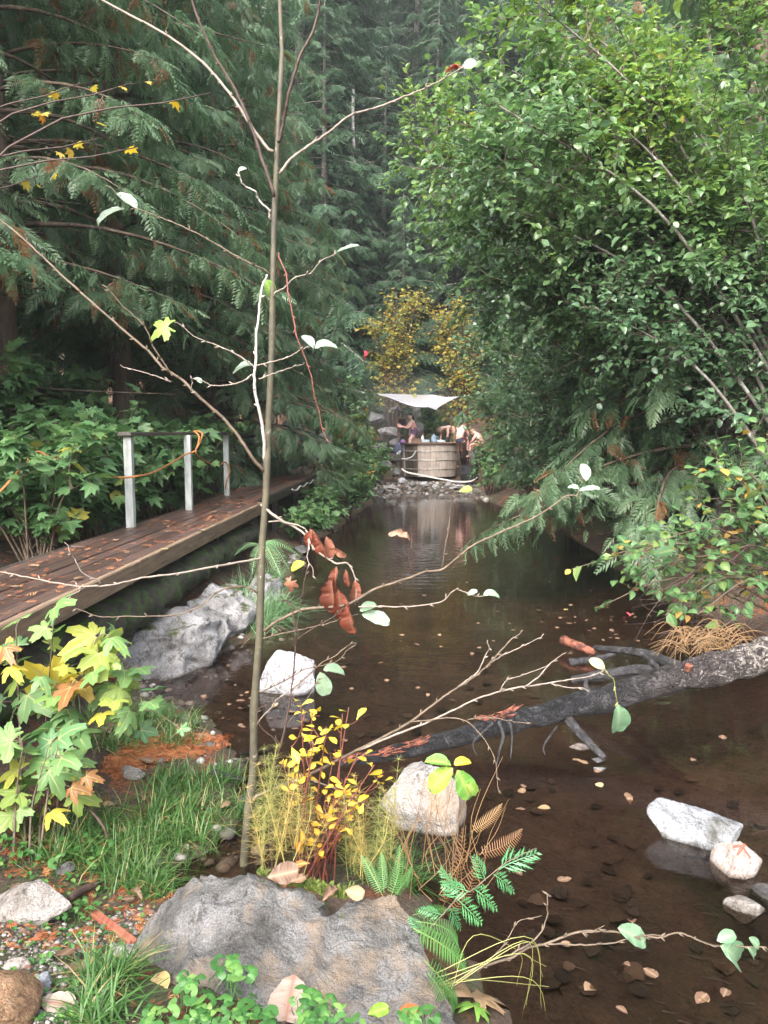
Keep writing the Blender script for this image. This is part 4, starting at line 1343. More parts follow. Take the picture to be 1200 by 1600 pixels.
for (x, Y), zt in zip(PX, ztop):
    g = Geo()
    t = (Y - PX[0][1]) / (PX[2][1] - PX[0][1])
    zt = (a + (c - a) * t)[2] - .0215
    box(g, (x, Y, (zt + .80) / 2), (.041, 0, 0), (0, .041, 0), (0, 0, (zt - .80) / 2), bev=.004)
    part('post', g, M['post'], root, parent=rail)
# white rope looped along the far edge of the boardwalk
M['rope_white'] = plain('white_rope', (0.66, 0.65, 0.60), 0.8, scale=60)
g = Geo()
P = []
for y in np.arange(14.2, 18.2, .1): P.append((edge_far(y) + .075, y, DZ - .06 - .05 * abs(math.sin((y - 14.2) * 3.2))))
tube(g, P, .014, 6, wob=.25)
solo('rope', g, M['rope_white'], P[0], 'white rope looped along the outer edge of the far boardwalk', 'rope')
# orange rope
M['rope_orange'] = plain('orange_rope', (0.46, 0.20, 0.065), 0.8, scale=70, col2=(0.26, 0.11, 0.04))
rp = [(-40, 800, 6.4), (0, 768, 6.6), (30, 735, 6.9), (55, 707, 7.2), (75, 713, 7.3), (110, 728, 7.5), (150, 741, 7.8), (190, 746, 7.92), (215, 744, 7.94), (240, 738, 8.6), (270, 722, 9.3), (288, 711, 9.70), (304, 705, 9.70), (309, 695, 9.72), (311, 682, 9.74), (305, 675, 9.8), (303, 674, 9.95), (309, 674, 10.0), (316, 678, 9.98), (312, 692, 9.74), (306, 703, 9.68), (309, 712, 9.8), (325, 723, 10.6), (342, 727, 11.6), (352, 722, 12.05), (359, 735, 12.06), (354, 752, 12.06), (352, 764, 12.08)]
g = Geo()
tube(g, spline([PY(*q) for q in rp], 150), .0115, 6, wob=.3)
solo('rope', g, M['rope_orange'], PY(205, 745, 8), 'thin orange rope slung along the rail posts and looped over the rail', 'rope')

# mossy timber lying under the edge of the boardwalk
M['moss_log'] = bark_mat('mossy_timber', (0.055, 0.045, 0.035), (0.018, 0.016, 0.013), (0.040, 0.078, 0.014), 0.50, scale=6, stretch=(1, 1, 1), bmp=.05, rough=.8)
g = Geo()
tube(g, spline([(-2.2, 3.7, .52), (-2.10, 5.0, .58), (-2.0, 6.6, .60), (-1.92, 8.4, .62), (-1.84, 10.5, .60)], 60), [.15, .17, .16, .15, .13], 18, wob=.6, seed=4)
solo('mossy_log', g, M['moss_log'], (-1.9, 7, .5), 'dark mossy log lying under the edge of the boardwalk', 'log', smooth=True)

# ------------------------------------------------------------------ rocks
M['r_bank'] = rock_mat('bank_rock', (0.30, 0.29, 0.285), (0.10, 0.092, 0.086), (0.48, 0.47, 0.48), .55, moss=(0.07, 0.085, 0.03), scale=2.6, moss_lo=.76)
M['r_white'] = rock_mat('white_granite', (0.42, 0.42, 0.44), (0.32, 0.31, 0.31), (0.52, 0.52, 0.55), .55, scale=3)
M['r_round'] = rock_mat('pale_granite', (0.40, 0.375, 0.36), (0.27, 0.24, 0.215), (0.52, 0.50, 0.49), .7, scale=2.5, stain=(0.33, 0.25, 0.18))
M['r_blue'] = rock_mat('blue_grey_stone', (0.37, 0.39, 0.425), (0.15, 0.16, 0.17), (0.58, 0.60, 0.63), .45, scale=5, stain=(0.10, 0.10, 0.09))
M['r_pink'] = rock_mat('pinkish_stone', (0.50, 0.42, 0.38), (0.33, 0.26, 0.23), (0.60, 0.55, 0.52), .4, scale=5)
M['r_front'] = rock_mat('foreground_boulder', (0.135, 0.133, 0.13), (0.048, 0.046, 0.043), (0.25, 0.248, 0.25), .7, moss=(0.07, 0.08, 0.025), scale=3.8, stain=(0.20, 0.155, 0.115), moss_lo=.90, wet=.05)
M['r_grey'] = rock_mat('grey_stone', (0.13, 0.127, 0.125), (0.05, 0.048, 0.048), (0.24, 0.235, 0.235), .5, moss=(0.05, 0.07, 0.025), scale=2.2, moss_lo=.80)
M['r_brown'] = rock_mat('brown_stone', (0.26, 0.155, 0.085), (0.11, 0.06, 0.035), (0.42, 0.30, 0.20), .5, scale=5)
M['r_dirtywhite'] = rock_mat('rough_pale_stone', (0.34, 0.31, 0.285), (0.14, 0.115, 0.095), (0.48, 0.455, 0.43), .55, scale=7)
def rock(c, size, seed, mat, label, group=None, sub=4, **kw):
    g = rock_geo((0, 0, 0), size, seed, sub, **kw)
    o = link('rock', g.mesh('rock', None, True), M[mat], None, tuple(c))
    o.data.set_sharp_from_angle(angle=R(32)) if hasattr(o.data, 'set_sharp_from_angle') else None
    return tag(o, label, 'rock', group)
# the long bank rock at the water's left edge
g = Geo()
for c, s, sd, rz in [((-1.83, 6.55, .12), (.44, .78, .42), 51, -.45), ((-1.58, 7.5, .16), (.36, .72, .40), 52, -.35), ((-1.40, 8.3, .15), (.26, .5, .30), 54, -.2), ((-2.15, 6.25, .10), (.36, .45, .36), 55, .2)]:
    rock_geo(c, np.array(s) * 1.14, sd, 5, 30, .38, rz, .46, g)
solo('rock', g, M['r_bank'], (-1.7, 7.0, 0), 'long rugged grey rock bank at the waterline below the boardwalk', 'rock', smooth=True)
rock(PZ(445, 1082, 0) + (0, .10, .075), (.285, .21, .235), 60, 'r_white', 'white squared stone standing in shallow water behind the sapling', facets=12, flat=.56, rough=.08, sub=5, rotz=.15, tilt=(-.25, 0))
rock(PZ(667, 1292, 0) + (0, .12, .03), (.255, .22, .235), 63, 'r_round', 'round pale boulder in the water behind the young ferns', facets=14, flat=.66, rough=.09, sub=5)
rock(PZ(1102, 1322, 0) + (0, .06, .02), (.29, .15, .19), 66, 'r_blue', 'long grey and white angular stone in the water on the right', facets=22, flat=.42, rough=.10, sub=5, rotz=-.38, tilt=(0, .12))
pr = rock(PZ(1164, 1368, 0) + (0, .05, .025), (.145, .12, .12), 70, 'r_pink', 'small squared pinkish stone with a red cross mark, against the long angular stone', facets=18, flat=.48, rough=.06, rotz=-.3)
rock(PZ(1172, 1424, 0) + (0, .03, -.01), (.10, .08, .05), 73, 'r_dirtywhite', 'half sunken pale stone below the stone with the red mark', rough=.12)
rock(PZ(1210, 1400, 0) + (0, .03, -.03), (.10, .08, .06), 74, 'r_grey', 'sunken grey stone at the right picture edge', rough=.12)
rock(PZ(905, 1168, 0) + (0, 0, .0), (.075, .05, .022), 75, 'r_pink', 'flat pinkish stone just below the fallen log', rough=.08)
rock(PZ(935, 1188, 0) + (0, 0, .0), (.045, .035, .02), 76, 'r_white', 'small white stone, upper of two beside the log stub', rough=.08)
rock(PZ(936, 1202, 0) + (0, 0, .0), (.05, .03, .018), 77, 'r_white', 'small white stone, lower of two beside the log stub', rough=.08)
# the red cross painted on it
M['red'] = plain('red_mark', (0.55, 0.10, 0.07), 0.7, scale=30)
bpy.context.view_layer.update()
def drop(o, x, y):                 # height and normal of an object's surface under a point
    mw = o.matrix_world
    inv = mw.inverted()
    ok, loc, nn, _ = o.ray_cast(inv @ Vector((x, y, 5)), inv.to_3x3() @ Vector((0, 0, -1)))
    return (np.array(mw @ loc), np.array((mw.to_3x3() @ nn).normalized())) if ok else (None, None)
cx, cy = pr.location.x - .005, pr.location.y - .02
g = Geo()
for a_ in (.7, -.75):
    V = []
    for t in np.linspace(-.036, .036, 7):
        for s in (-.006, .006):
            x, y = cx + t * math.cos(a_) - s * math.sin(a_), cy + t * math.sin(a_) + s * math.cos(a_)
            p, nn = drop(pr, x, y)
            V.append(p + nn * (.003 if a_ > 0 else .0045) if p is not None else np.array([x, y, pr.location.z + .07]))
    F = [(2 * i, 2 * i + 1, 2 * i + 3, 2 * i + 2) for i in range(6)]
    g.add(V, F)
me = g.mesh('red_cross', np.array(pr.location))
link('red_cross', me, M['red'], pr)

# the big boulder at our feet: a sloping broken face seen from above
OUT = [(172, 1640), (180, 1560), (196, 1500), (232, 1450), (270, 1402), (300, 1375), (335, 1364), (372, 1374), (402, 1370), (438, 1385), (470, 1385), (500, 1404), (514, 1440), (532, 1408), (560, 1402), (585, 1394), (608, 1393), (622, 1410), (640, 1448), (662, 1500), (688, 1560), (706, 1605), (722, 1660), (600, 1700), (400, 1700), (250, 1690)]
def face_pt(px, py):
    t = np.clip((1640 - py) / 270.0, -.2, 1.05)
    Y = 2.05 + .60 * t
    left = max(0.0, (300 - px) / 130.0) * (0.14 + .05 * (1 - t))
    return PY(px, py, Y + left)
outl = np.array(OUT, float)
# subdivide the outline
oo = []
for a_, b_ in zip(outl, np.roll(outl, -1, 0)):
    for t in np.linspace(0, 1, 6)[:-1]: oo.append(a_ + (b_ - a_) * t)
oo = np.array(oo) + np.random.default_rng(3).normal(0, 2.2, (len(oo), 2))
cen = np.array([440, 1530.0])
oo[:, 0] = 440 + (oo[:, 0] - 440) * np.where(oo[:, 0] < 440, 1.17, 1.06)
rings = np.linspace(0, 1, 34)
V = []
for r_ in rings[1:]:
    for o_ in oo: V.append(face_pt(*(cen + (o_ - cen) * r_)))
V = np.array([face_pt(*cen)] + V)
nr, no = len(rings) - 1, len(oo)
fn = np.array([0, -.4, .9])
rr_ = np.concatenate([[0], np.repeat(rings[1:], no)])
hgt = .045 * fbm(V * 3.2, 4, 7) + .03 * (1 - 2 * np.abs(fbm(V * 5, 4, 9))) + .012 * fbm(V * 26, 3, 11)
pxs = proj(V)
step = sstep(pxs[:, 0] + 12 * np.sin(pxs[:, 1] * .03), 498, 520) * -.022
rl = 330 - (pxs[:, 1] - 1365) * .22
ridge = np.clip((pxs[:, 0] - rl) / 100, -1.4, 0) * .11 - .018 * sstep(pxs[:, 1], 1398, 1412) * (pxs[:, 0] > rl)
V = V + fn * (hgt + step + ridge - .05 * np.clip(rr_ - .9, 0, 1) * 10 * .5)[:, None]
skirt = []
for k_, (do, dz) in enumerate([(1.02, -.05), (1.05, -.14), (1.06, -.30), (1.04, -.60)]):
    top = V[-no:] if k_ == 0 else None
    base_ring = V[1 + (nr - 1) * no: 1 + nr * no]
    c3 = base_ring.mean(0)
    ring = c3 + (base_ring - c3) * do + np.array([0, 0, dz])
    ring = ring + .02 * np.stack([fbm(ring * 7 + 3 * q, 3, q) for q in range(3)], 1)
    skirt.append(ring)
V = np.concatenate([V] + skirt)
F = [(0, 1 + j, 1 + (j + 1) % no) for j in range(no)]
for i in range(nr - 1 + 4):
    for j in range(no):
        a_, b_ = 1 + i * no + j, 1 + i * no + (j + 1) % no
        F += [(a_, a_ + no, b_ + no), (a_, b_ + no, b_)]
g = Geo().add(V, np.array(F)[:, ::-1])
boulder = solo('boulder', g, M['r_front'], (-.4, 2.5, 0), 'big broken grey brown boulder with a sloping face in the foreground', 'boulder', smooth=True)
boulder.data.set_sharp_from_angle(angle=R(38))

# stones on the near left ground
def gpt(px, py, dz=0.0, it=12):                 # where the line of sight meets the ground
    d = ray(px, py)
    t = np.linspace(.8, 14, 300)
    P = CAMP + d * t[:, None]
    k = max(1, int(np.argmax(P[:, 2] < fastz(P))))
    t2 = np.linspace(t[k - 1], t[k], 60)
    P = CAMP + d * t2[:, None]
    p = P[np.argmax(P[:, 2] <= fastz(P) + 1e-6)]
    return np.array([p[0], p[1], fastz(p[None])[0] + dz])
rock(gpt(46, 1425, .03), (.19, .12, .085), 80, 'r_dirtywhite', 'rough pale stone on the ground at the left edge below the grass', rough=.12)
rock(gpt(2, 1592, .03), (.10, .13, .10), 81, 'r_brown', 'rusty brown stone in the lower left corner', rough=.08)
rock(gpt(68, 1545, .01), (.035, .045, .035), 82, 'r_blue', 'small pointed blue grey stone left of the big boulder', facets=14, flat=.5)
rock(gpt(207, 1213, .02), (.075, .05, .045), 83, 'r_dirtywhite', 'small white stone among grass below the rusty needles', rough=.1)
rock(gpt(22, 1512, .0), (.05, .04, .03), 84, 'r_pink', 'small pinkish stone near the lower left corner', rough=.1)
rock(gpt(190, 1490, .0), (.06, .05, .025), 85, 'r_dirtywhite', 'flat pale stone beside the left flank of the big boulder', rough=.12)
rock(gpt(150, 1530, -.01), (.05, .06, .02), 86, 'r_pink', 'flat dusky pink stone left of the big boulder', rough=.1)
rock(gpt(100, 1360, .0), (.06, .05, .03), 87, 'r_grey', 'dull grey stone above the rough pale stone on the left', rough=.1)
# boulders at the far end of the boardwalk
BG = 'grey boulders at the far end of the boardwalk'
for (px, py, Y, s, sd, mt, lab) in [(478, 690, 21.0, (.62, .5, .42), 90, 'r_grey', 'large rounded grey boulder behind the boardwalk end'), (462, 668, 22.5, (.42, .4, .36), 91, 'r_bank', 'pale topped boulder behind the large rounded boulder'), (456, 716, 18.9, (.36, .36, .36), 92, 'r_grey', 'dark boulder at the very end of the boardwalk'), (492, 712, 19.8, (.34, .3, .2), 93, 'r_grey', 'flat mossy stone right of the boardwalk end'), (508, 690, 22, (.4, .4, .35), 94, 'r_bank', 'light grey boulder half behind bushes past the boardwalk end'), (470, 724, 18.9, (.26, .2, .12), 95, 'r_grey', 'low grey stone touching the last planks'), (500, 728, 18.6, (.4, .5, .1), 96, 'r_bank', 'flat slab continuing the boardwalk path')]:
    rock(PY(px, py, Y), s, sd, mt, lab, BG, sub=4, rough=.16, facets=24, flat=.46)
# rocks round the tub
RGp = 'rocks around the hot tub'
for (px, py, Y, s, sd, mt, lab) in [
    (612, 640, 31.4, (.95, .6, .38), 101, 'r_grey', 'long leaning slab forming the roof of the rock hollow'), (655, 648, 31.6, (.45, .5, .75), 102, 'r_bank', 'pale slab leaning against the right side of the rock hollow'),
    (590, 655, 30.6, (.50, .45, .42), 103, 'r_grey', 'dark grey boulder left of the rock hollow'), (606, 678, 29.8, (.55, .45, .42), 104, 'r_bank', 'pale boulder left of the woman at the tub'),
    (652, 672, 30.2, (.33, .4, .55), 105, 'r_bank', 'tall rounded stone right behind the woman'), (596, 697, 28.7, (.4, .4, .2), 106, 'r_grey', 'dark flat stone above the dark plank'), (618, 690, 29.2, (.3, .3, .2), 107, 'r_bank', 'light stone beside the wooden rack'),
    (604, 728, 26.6, (.34, .3, .30), 108, 'r_grey', 'dark boulder under the dark plank'), (620, 738, 26.3, (.24, .25, .24), 109, 'r_grey', 'grey stone at the left foot of the tub'), (590, 745, 26.0, (.3, .3, .2), 110, 'r_grey', 'mossy stone left of the tub foot'),
    (628, 752, 25.4, (.22, .2, .16), 111, 'r_white', 'white stone in front of the tub, leftmost'), (645, 758, 25.2, (.17, .2, .13), 112, 'r_bank', 'light grey stone in front of the tub beside the leftmost white one'), (663, 757, 25.4, (.22, .2, .15), 113, 'r_white', 'bright stone in front of the middle of the tub'), (682, 759, 25.3, (.2, .2, .12), 114, 'r_bank', 'grey stone in front of the tub, right of the bright stone'), (700, 758, 25.4, (.19, .2, .13), 115, 'r_bank', 'grey stone under the white hose'), (716, 760, 25.6, (.2, .2, .12), 116, 'r_white', 'pale stone right of the tub foot'),
    (612, 762, 24.8, (.26, .2, .13), 117, 'r_bank', 'stone on the gravel bar at its left end'), (594, 768, 24.0, (.3, .25, .14), 118, 'r_grey', 'dark stone at the waterline left of the gravel bar'), (574, 772, 23.0, (.24, .25, .13), 119, 'r_bank', 'pale stone under the lime tinted bush'),
    (640, 770, 23.9, (.12, .1, .06), 120, 'r_bank', 'small wet stone in the shallows, left one'), (668, 772, 23.6, (.10, .1, .05), 121, 'r_white', 'small white stone in the shallows below the tub'), (692, 774, 23.5, (.14, .1, .06), 122, 'r_bank', 'small wet stone in the shallows, right one'), (725, 768, 24.4, (.15, .12, .08), 123, 'r_white', 'small pale stone at the right end of the gravel bar'),
    (548, 792, 19.6, (.3, .3, .14), 124, 'r_grey', 'dark stone at the waterside under the pale bush'), (470, 860, 12.6, (.22, .25, .12), 125, 'r_grey', 'grey stone at the waterside behind the streamside grass'), (462, 872, 11.8, (.16, .2, .1), 126, 'r_bank', 'pale stone at the waterside behind the streamside grass'), (486, 846, 13.6, (.2, .25, .11), 127, 'r_grey', 'dark wet stone at the waterside under the leafy bush')]:
    p = PY(px, py, Y)
    rock(p, s, sd, mt, lab, RGp if py < 780 else 'stones at the left waterside', sub=3, rough=.18, facets=22, flat=.45, rotz=sd * .7)
rock(PY(752, 712, 29.0), (.5, .4, .35), 128, 'r_grey', 'boulder under the bather hidden in leaves right of the tub', RGp, sub=3)

# ------------------------------------------------------------------ the fallen log
g = Geo()
lp = [(530, 1192, 4.42, 0.0), (600, 1180, 4.5, 0), (700, 1155, 4.6, 0), (820, 1122, 4.72, 0), (950, 1090, 4.8, 0), (1060, 1060, 4.86, 0), (1180, 1028, 4.92, 0), (1300, 990, 5.0, 0), (1480, 930, 5.2, 0)]
LPt = spline([PY(a_, b_, c_) for a_, b_, c_, _ in lp], 90)
LR = np.interp(np.linspace(0, 1, 90), np.linspace(0, 1, 9), [.022, .038, .054, .070, .082, .094, .106, .114, .12])
root = thing('fallen_log', LPt[40], 'fallen charred log slanting from the dark water up to the right bank', 'log')
tube(g, LPt, LR * 1.0, 28, wob=.45, seed=12)
lm, nt, b, out = new_mat('charred_bark')
f = noise(nt, 9, 8, .68, dist=.8)
c_ = ramp(nt, f, [(.34, (.006, .006, .007)), (.55, (.028, .027, .030)), (.72, (.12, .115, .12))])
tc = N(nt, 'ShaderNodeTexCoord')
sx_ = N(nt, 'ShaderNodeSeparateXYZ')
nt.links.new(tc.outputs['Object'], sx_.inputs[0])
mr = N(nt, 'ShaderNodeMapRange')
mr.inputs[1].default_value, mr.inputs[2].default_value = .15, 1.6
nt.links.new(sx_.outputs[0], mr.inputs[0])
ml = N(nt, 'ShaderNodeMath', operation='MULTIPLY_ADD')
nt.links.new(mr.outputs[0], ml.inputs[0])
ml.inputs[1].default_value = .22
nt.links.new(noise(nt, 24, 9, .8, dist=1.0), ml.inputs[2])
lf = ramp(nt, ml.outputs[0], [(.66, (0, 0, 0)), (.70, (1, 1, 1))])
bk = mixc(nt, mr.outputs[0], c_, mixc(nt, f, (.03, .022, .02), (.15, .115, .105)))
vo = N(nt, 'ShaderNodeTexVoronoi', feature='DISTANCE_TO_EDGE')
vo.inputs['Scale'].default_value = 30
nw = N(nt, 'ShaderNodeTexNoise', i_Scale=9.0, i_Detail=4.0)
nt.links.new(tc.outputs['Object'], nw.inputs['Vector'])
vm = N(nt, 'ShaderNodeVectorMath', operation='MULTIPLY_ADD')
nt.links.new(nw.outputs['Color'], vm.inputs[0])
vm.inputs[1].default_value = (.22, .22, .22)
mpv = N(nt, 'ShaderNodeMapping')
mpv.inputs['Scale'].default_value = (.45, 1, 1)
nt.links.new(tc.outputs['Object'], mpv.inputs[0])
nt.links.new(mpv.outputs[0], vm.inputs[2])
nt.links.new(vm.outputs[0], vo.inputs['Vector'])
vd = ramp(nt, vo.outputs['Distance'], [(0, (.35, .33, .33)), (.07, (1, 1, 1))])
bk = mixc(nt, .8, bk, vd, 'MULTIPLY')
nt.links.new(mixc(nt, lf, bk, (.36, .33, .29)), b.inputs['Base Color'])
b.inputs['Roughness'].default_value = .5
ve = ramp(nt, vo.outputs['Distance'], [(0, (0, 0, 0)), (.10, (1, 1, 1))])
hh = mixc(nt, .40, noise(nt, 30, 9, .78, dist=.8), ve)
bump(nt, hh, .05, 1.0, b)
part('trunk', g, lm, root, True)
M['raw_wood'] = plain('raw_orange_wood', (.30, .10, .06), .75, scale=30, col2=(.07, .028, .02), bmp=.02, lo=.42, hi=.6)
def patch_on_log(k0, k1, ang, wid, lift=.012, nm='split_wood', seed=1):      # splinters of broken wood standing off the log
    r_ = np.random.default_rng(seed)
    g = Geo()
    for _ in range(24):
        k = int(r_.uniform(k0, k1))
        T_ = nrm(LPt[min(k + 1, 89)] - LPt[max(k - 1, 0)])
        s_ = nrm(np.cross(T_, (0, 0, 1)))
        u_ = np.cross(s_, T_)
        a_ = ang + r_.uniform(-1, 1) * wid
        o_ = s_ * math.sin(a_) + u_ * math.cos(a_)
        p = LPt[k] + o_ * LR[k] * .97
        d_ = nrm(T_ * r_.choice([-1, 1]) + o_ * r_.uniform(.05, .5) + s_ * r_.normal(0, .15))
        L_ = r_.uniform(.03, .09)
        w_ = np.cross(d_, o_) * r_.uniform(.004, .012)
        h_ = o_ * r_.uniform(.006, .006 + lift * .5)
        g.add([p - w_, p + w_, p + w_ * .6 + h_, p - w_ * .6 + h_, p + d_ * L_ + h_ * .4], [(0, 1, 4), (1, 2, 4), (2, 3, 4), (3, 0, 4), (0, 3, 2), (0, 2, 1)])
    tag(part(nm, g, M['raw_wood'], root), kind='stuff')
patch_on_log(28, 33, .15, .55, .045, seed=2)
patch_on_log(16, 19, .5, .4, seed=3)
patch_on_log(10, 14, .7, .55, seed=4)
patch_on_log(1, 4, .3, .8, seed=5)
g = Geo()
p = LPt[57] + np.array([-.02, -.055, .085])
tube(g, [p - (0, 0, .03), p + (0, -.012, .008)], [.026, .024], 12, wob=.1)
part('cut_stub', g, M['raw_wood'], root)
for pts_, rr2 in [([(885, 1120, 4.75), (905, 1145, 4.6), (925, 1165, 4.5), (945, 1185, 4.42)], [.035, .018]), ([(780, 1128, 4.6), (786, 1150, 4.5), (780, 1175, 4.45), (775, 1200, 4.42)], [.012, .004]), ([(795, 1125, 4.6), (800, 1150, 4.5), (798, 1185, 4.42)], [.010, .003]), ([(770, 1130, 4.6), (740, 1160, 4.5), (745, 1180, 4.47)], [.009, .003]), ([(925, 1090, 4.75), (915, 1070, 4.75), (918, 1060, 4.78)], [.02, .008]), ([(1025, 1042, 4.8), (1012, 1030, 4.75), (1002, 1020, 4.7)], [.022, .012]), ([(870, 1135, 4.65), (850, 1165, 4.5), (852, 1180, 4.45)], [.008, .003]),
                   ([(1060, 1060, 4.95), (1000, 1047, 5.3), (940, 1055, 5.45), (895, 1062, 5.6)], [.05, .03]), ([(1080, 1050, 5.0), (1010, 1022, 5.6), (960, 1015, 5.9), (930, 1012, 6.1)], [.045, .02])]:
    g = Geo()
    tube(g, spline([PY(*q) for q in pts_], 12), rr2, 7, wob=.3)
    part('branch_stub', g, M['log'], root)
# sticks and branches lying in the water
rng = np.random.default_rng(450)
for pts_, rad_, mt, lab, nm in [([(880, 1000, 6.9), (905, 1010, 6.7), (930, 1020, 6.6)], [.05, .03], 'raw_wood', 'rotten orange brown stick in the water behind the log', 'stick'),
        ([(890, 1035, 6.2), (930, 1030, 6.25), (960, 1022, 6.3)], [.035, .02], 'log', 'short black branch afloat behind the log', 'branch'),
        ([(330, 1187, 4.62), (365, 1178, 4.66), (420, 1174, 4.68)], [.02, .014], 'log', 'thin black stick at the grassy bank left of the sapling', 'stick'),
        ([(1180, 945, 7.0), (1120, 985, 6.4), (1090, 1002, 6.2)], [.008, .004], 'twig_pale', 'pale bent twig above the thick end of the log', 'branch'),
        ([(110, 1415, 0), (130, 1402, 0), (155, 1390, 0)], [.016, .014], 'twig_dark', 'short grey brown stick beside the rough pale stone', 'stick'),
        ([(330, 1215, 0), (360, 1222, 0), (385, 1228, 0)], [.022, .012], 'log', 'black charred stick in the grass left of the sapling', 'stick'),
        ([(135, 1265, 0), (160, 1300, 0), (172, 1325, 0)], [.008, .006], 'twig_dark', 'dark crooked twig standing in the grass', 'twig')]:
    P = [PY(*q) if q[2] else gpt(q[0], q[1], .03) for q in pts_]
    if 'standing' in lab: P = [P[2] + (0, 0, -.03), P[2] + np.array([-.03, 0, .08]), P[2] + np.array([-.13, .05, .16])]
    g = Geo()
    tube(g, spline(P, 10), rad_, 7, wob=.3)
    solo(nm, g, M[mt], P[0], lab, nm, smooth=True)
a_, b_ = gpt(148, 1432, .02), gpt(212, 1478, .015)
M['red_wood'] = plain('split_red_wood', (.34, .12, .075), .7, scale=8, stretch=(8, 1, 8), col2=(.2, .06, .04))
g = Geo()
d = nrm(b_ - a_); s_ = nrm(np.cross(d, (0, 0, 1)))
box(g, (a_ + b_) / 2, s_ * .011, d * np.linalg.norm(b_ - a_) / 2, np.cross(s_, d) * .007, bev=.002)
box(g, (a_ + b_) / 2 + s_ * .016, s_ * .005, d * np.linalg.norm(b_ - a_) / 2 * .96, np.cross(s_, d) * .009, bev=.002)
solo('stick', g, M['red_wood'], a_, 'split red cedar stick lying left of the big boulder', 'stick')
# ------------------------------------------------------------------ wooden hot tub and its surroundings
TC = np.array([1.66, 28.3])
TR, TZ0, TZ1 = 1.04, .40, 1.55
M['stave'] = wood_mat('weathered_stave_wood', (0.44, 0.38, 0.34), (0.26, 0.21, 0.18), 0.75, rnd=.14, scale=3, stretch=(6, 6, .5))
M['stave_wet'] = wood_mat('wet_black_stave_wood', (0.13, 0.10, 0.07), (0.028, 0.022, 0.018), 0.5, rnd=.5, scale=3, stretch=(6, 6, .5))
M['hoop'] = plain('dull_metal_hoop', (.50, .49, .46), .5, metal=.6, scale=8, col2=(.3, .27, .24))
M['tubwater'] = plain('tub_water', (.05, .06, .055), .06, spec=.6)
M['rim'] = wood_mat('dark_rim_wood', (0.10, 0.055, 0.045), (0.04, 0.025, 0.022), 0.55, rnd=.1)
root = thing('hot_tub', (TC[0], TC[1], TZ0), 'round wooden stave hot tub at the far end of the pool', 'hot tub')
NS = 40
rng = np.random.default_rng(500)
for k in range(NS):
    a0, a1 = (k + .02) / NS * 2 * math.pi, (k + .98) / NS * 2 * math.pi
    V = []
    j = rng.uniform(-.006, .006)
    for z, sc in ((TZ0, .93), (TZ1, 1.0)):
        for r_, a_ in ((TR + j, a0), (TR + j, a1), (TR - .05, a1), (TR - .05, a0)):
            V.append((TC[0] + r_ * sc * math.cos(a_), TC[1] + r_ * sc * math.sin(a_), z))
    F = [(0, 1, 5, 4), (1, 2, 6, 5), (2, 3, 7, 6), (3, 0, 4, 7), (4, 5, 6, 7), (3, 2, 1, 0)]
    am = (a0 + a1) / 2
    wet = math.cos(am) < -.28 and math.sin(am) < .2 and (k % 5 != 2)
    o = part('stave', Geo().add(V, F), M['stave_wet'] if wet else M['stave'], root)
    if wet: o['label'] = 'stave stained black by overflowing water'
for z in (TZ0 + .28, TZ0 + .60, TZ0 + .92):
    g = Geo()
    r_ = (TR + .013) * (.93 + .07 * (z - TZ0) / (TZ1 - TZ0))
    a_ = np.linspace(0, 2 * math.pi, 49)
    tube(g, np.stack([TC[0] + r_ * np.cos(a_), TC[1] + r_ * np.sin(a_), z + 0 * a_], 1), .014, 6, cap=False)
    part('hoop', g, M['hoop'], root)
a_ = np.linspace(0, 2 * math.pi, 49)[:-1]
V, F = [], []
for (r_, z) in ((TR + .05, TZ1 + .002), (TR + .05, TZ1 + .045), (TR - .10, TZ1 + .045), (TR - .10, TZ1 + .002)):
    V += [(TC[0] + r_ * math.cos(t), TC[1] + r_ * math.sin(t), z) for t in a_]
for q in range(4):
    for j in range(48): F.append((q * 48 + j, q * 48 + (j + 1) % 48, ((q + 1) % 4) * 48 + (j + 1) % 48, ((q + 1) % 4) * 48 + j))
part('rim', Geo().add(V, np.array(F)[:, ::-1]), M['rim'], root)
V = [(TC[0], TC[1], TZ1 - .13)] + [(TC[0] + (TR - .055) * math.cos(t), TC[1] + (TR - .055) * math.sin(t), TZ1 - .13) for t in a_]
part('tub_water', Geo().add(V, [(0, 1 + j, 1 + (j + 1) % 48) for j in range(48)]), M['tubwater'], root)
# shelf board across the tub and the things on it
g = Geo()
box(g, (1.72, 27.72, TZ1 + .064), (.86, 0, 0), (0, .16, 0), (0, 0, .017), bev=.005)
solo('board', g, M['fascia'], (1.72, 27.72, TZ1 + .05), 'wooden board laid across the near side of the tub rim', 'board')
bz = TZ1 + .082
M['crate'] = wood_mat('brown_crate_wood', (.20, .12, .08), (.08, .05, .035), rnd=.1)
M['blue'] = plain('pale_blue_plastic', (.42, .55, .72), .4, scale=5)
M['paleblue'] = plain('light_blue_cloth', (.55, .66, .72), .85, scale=20)
M['white'] = plain('white_plastic', (.75, .75, .76), .4, scale=5, var=.1)
M['black'] = plain('black_fabric', (.02, .02, .022), .8, scale=20)
M['navy'] = plain('dark_blue_fabric', (.05, .055, .10), .8, scale=20)
M['purple'] = plain('purple_cloth', (.17, .09, .22), .85, scale=20)
M['redcloth'] = plain('red_cloth', (.5, .12, .09), .85, scale=20)
def lathe(geo, c, prof, seg=16, sx=1, sy=1):
    V, F = [], []
    for r_, z in prof:
        V += [(c[0] + r_ * sx * math.cos(t), c[1] + r_ * sy * math.sin(t), c[2] + z) for t in np.arange(seg) * 2 * math.pi / seg]
    n = len(prof)
    for i in range(n - 1):
        for j in range(seg): F.append((i * seg + j, i * seg + (j + 1) % seg, (i + 1) * seg + (j + 1) % seg, (i + 1) * seg + j))
    geo.add(V, F)
    return geo
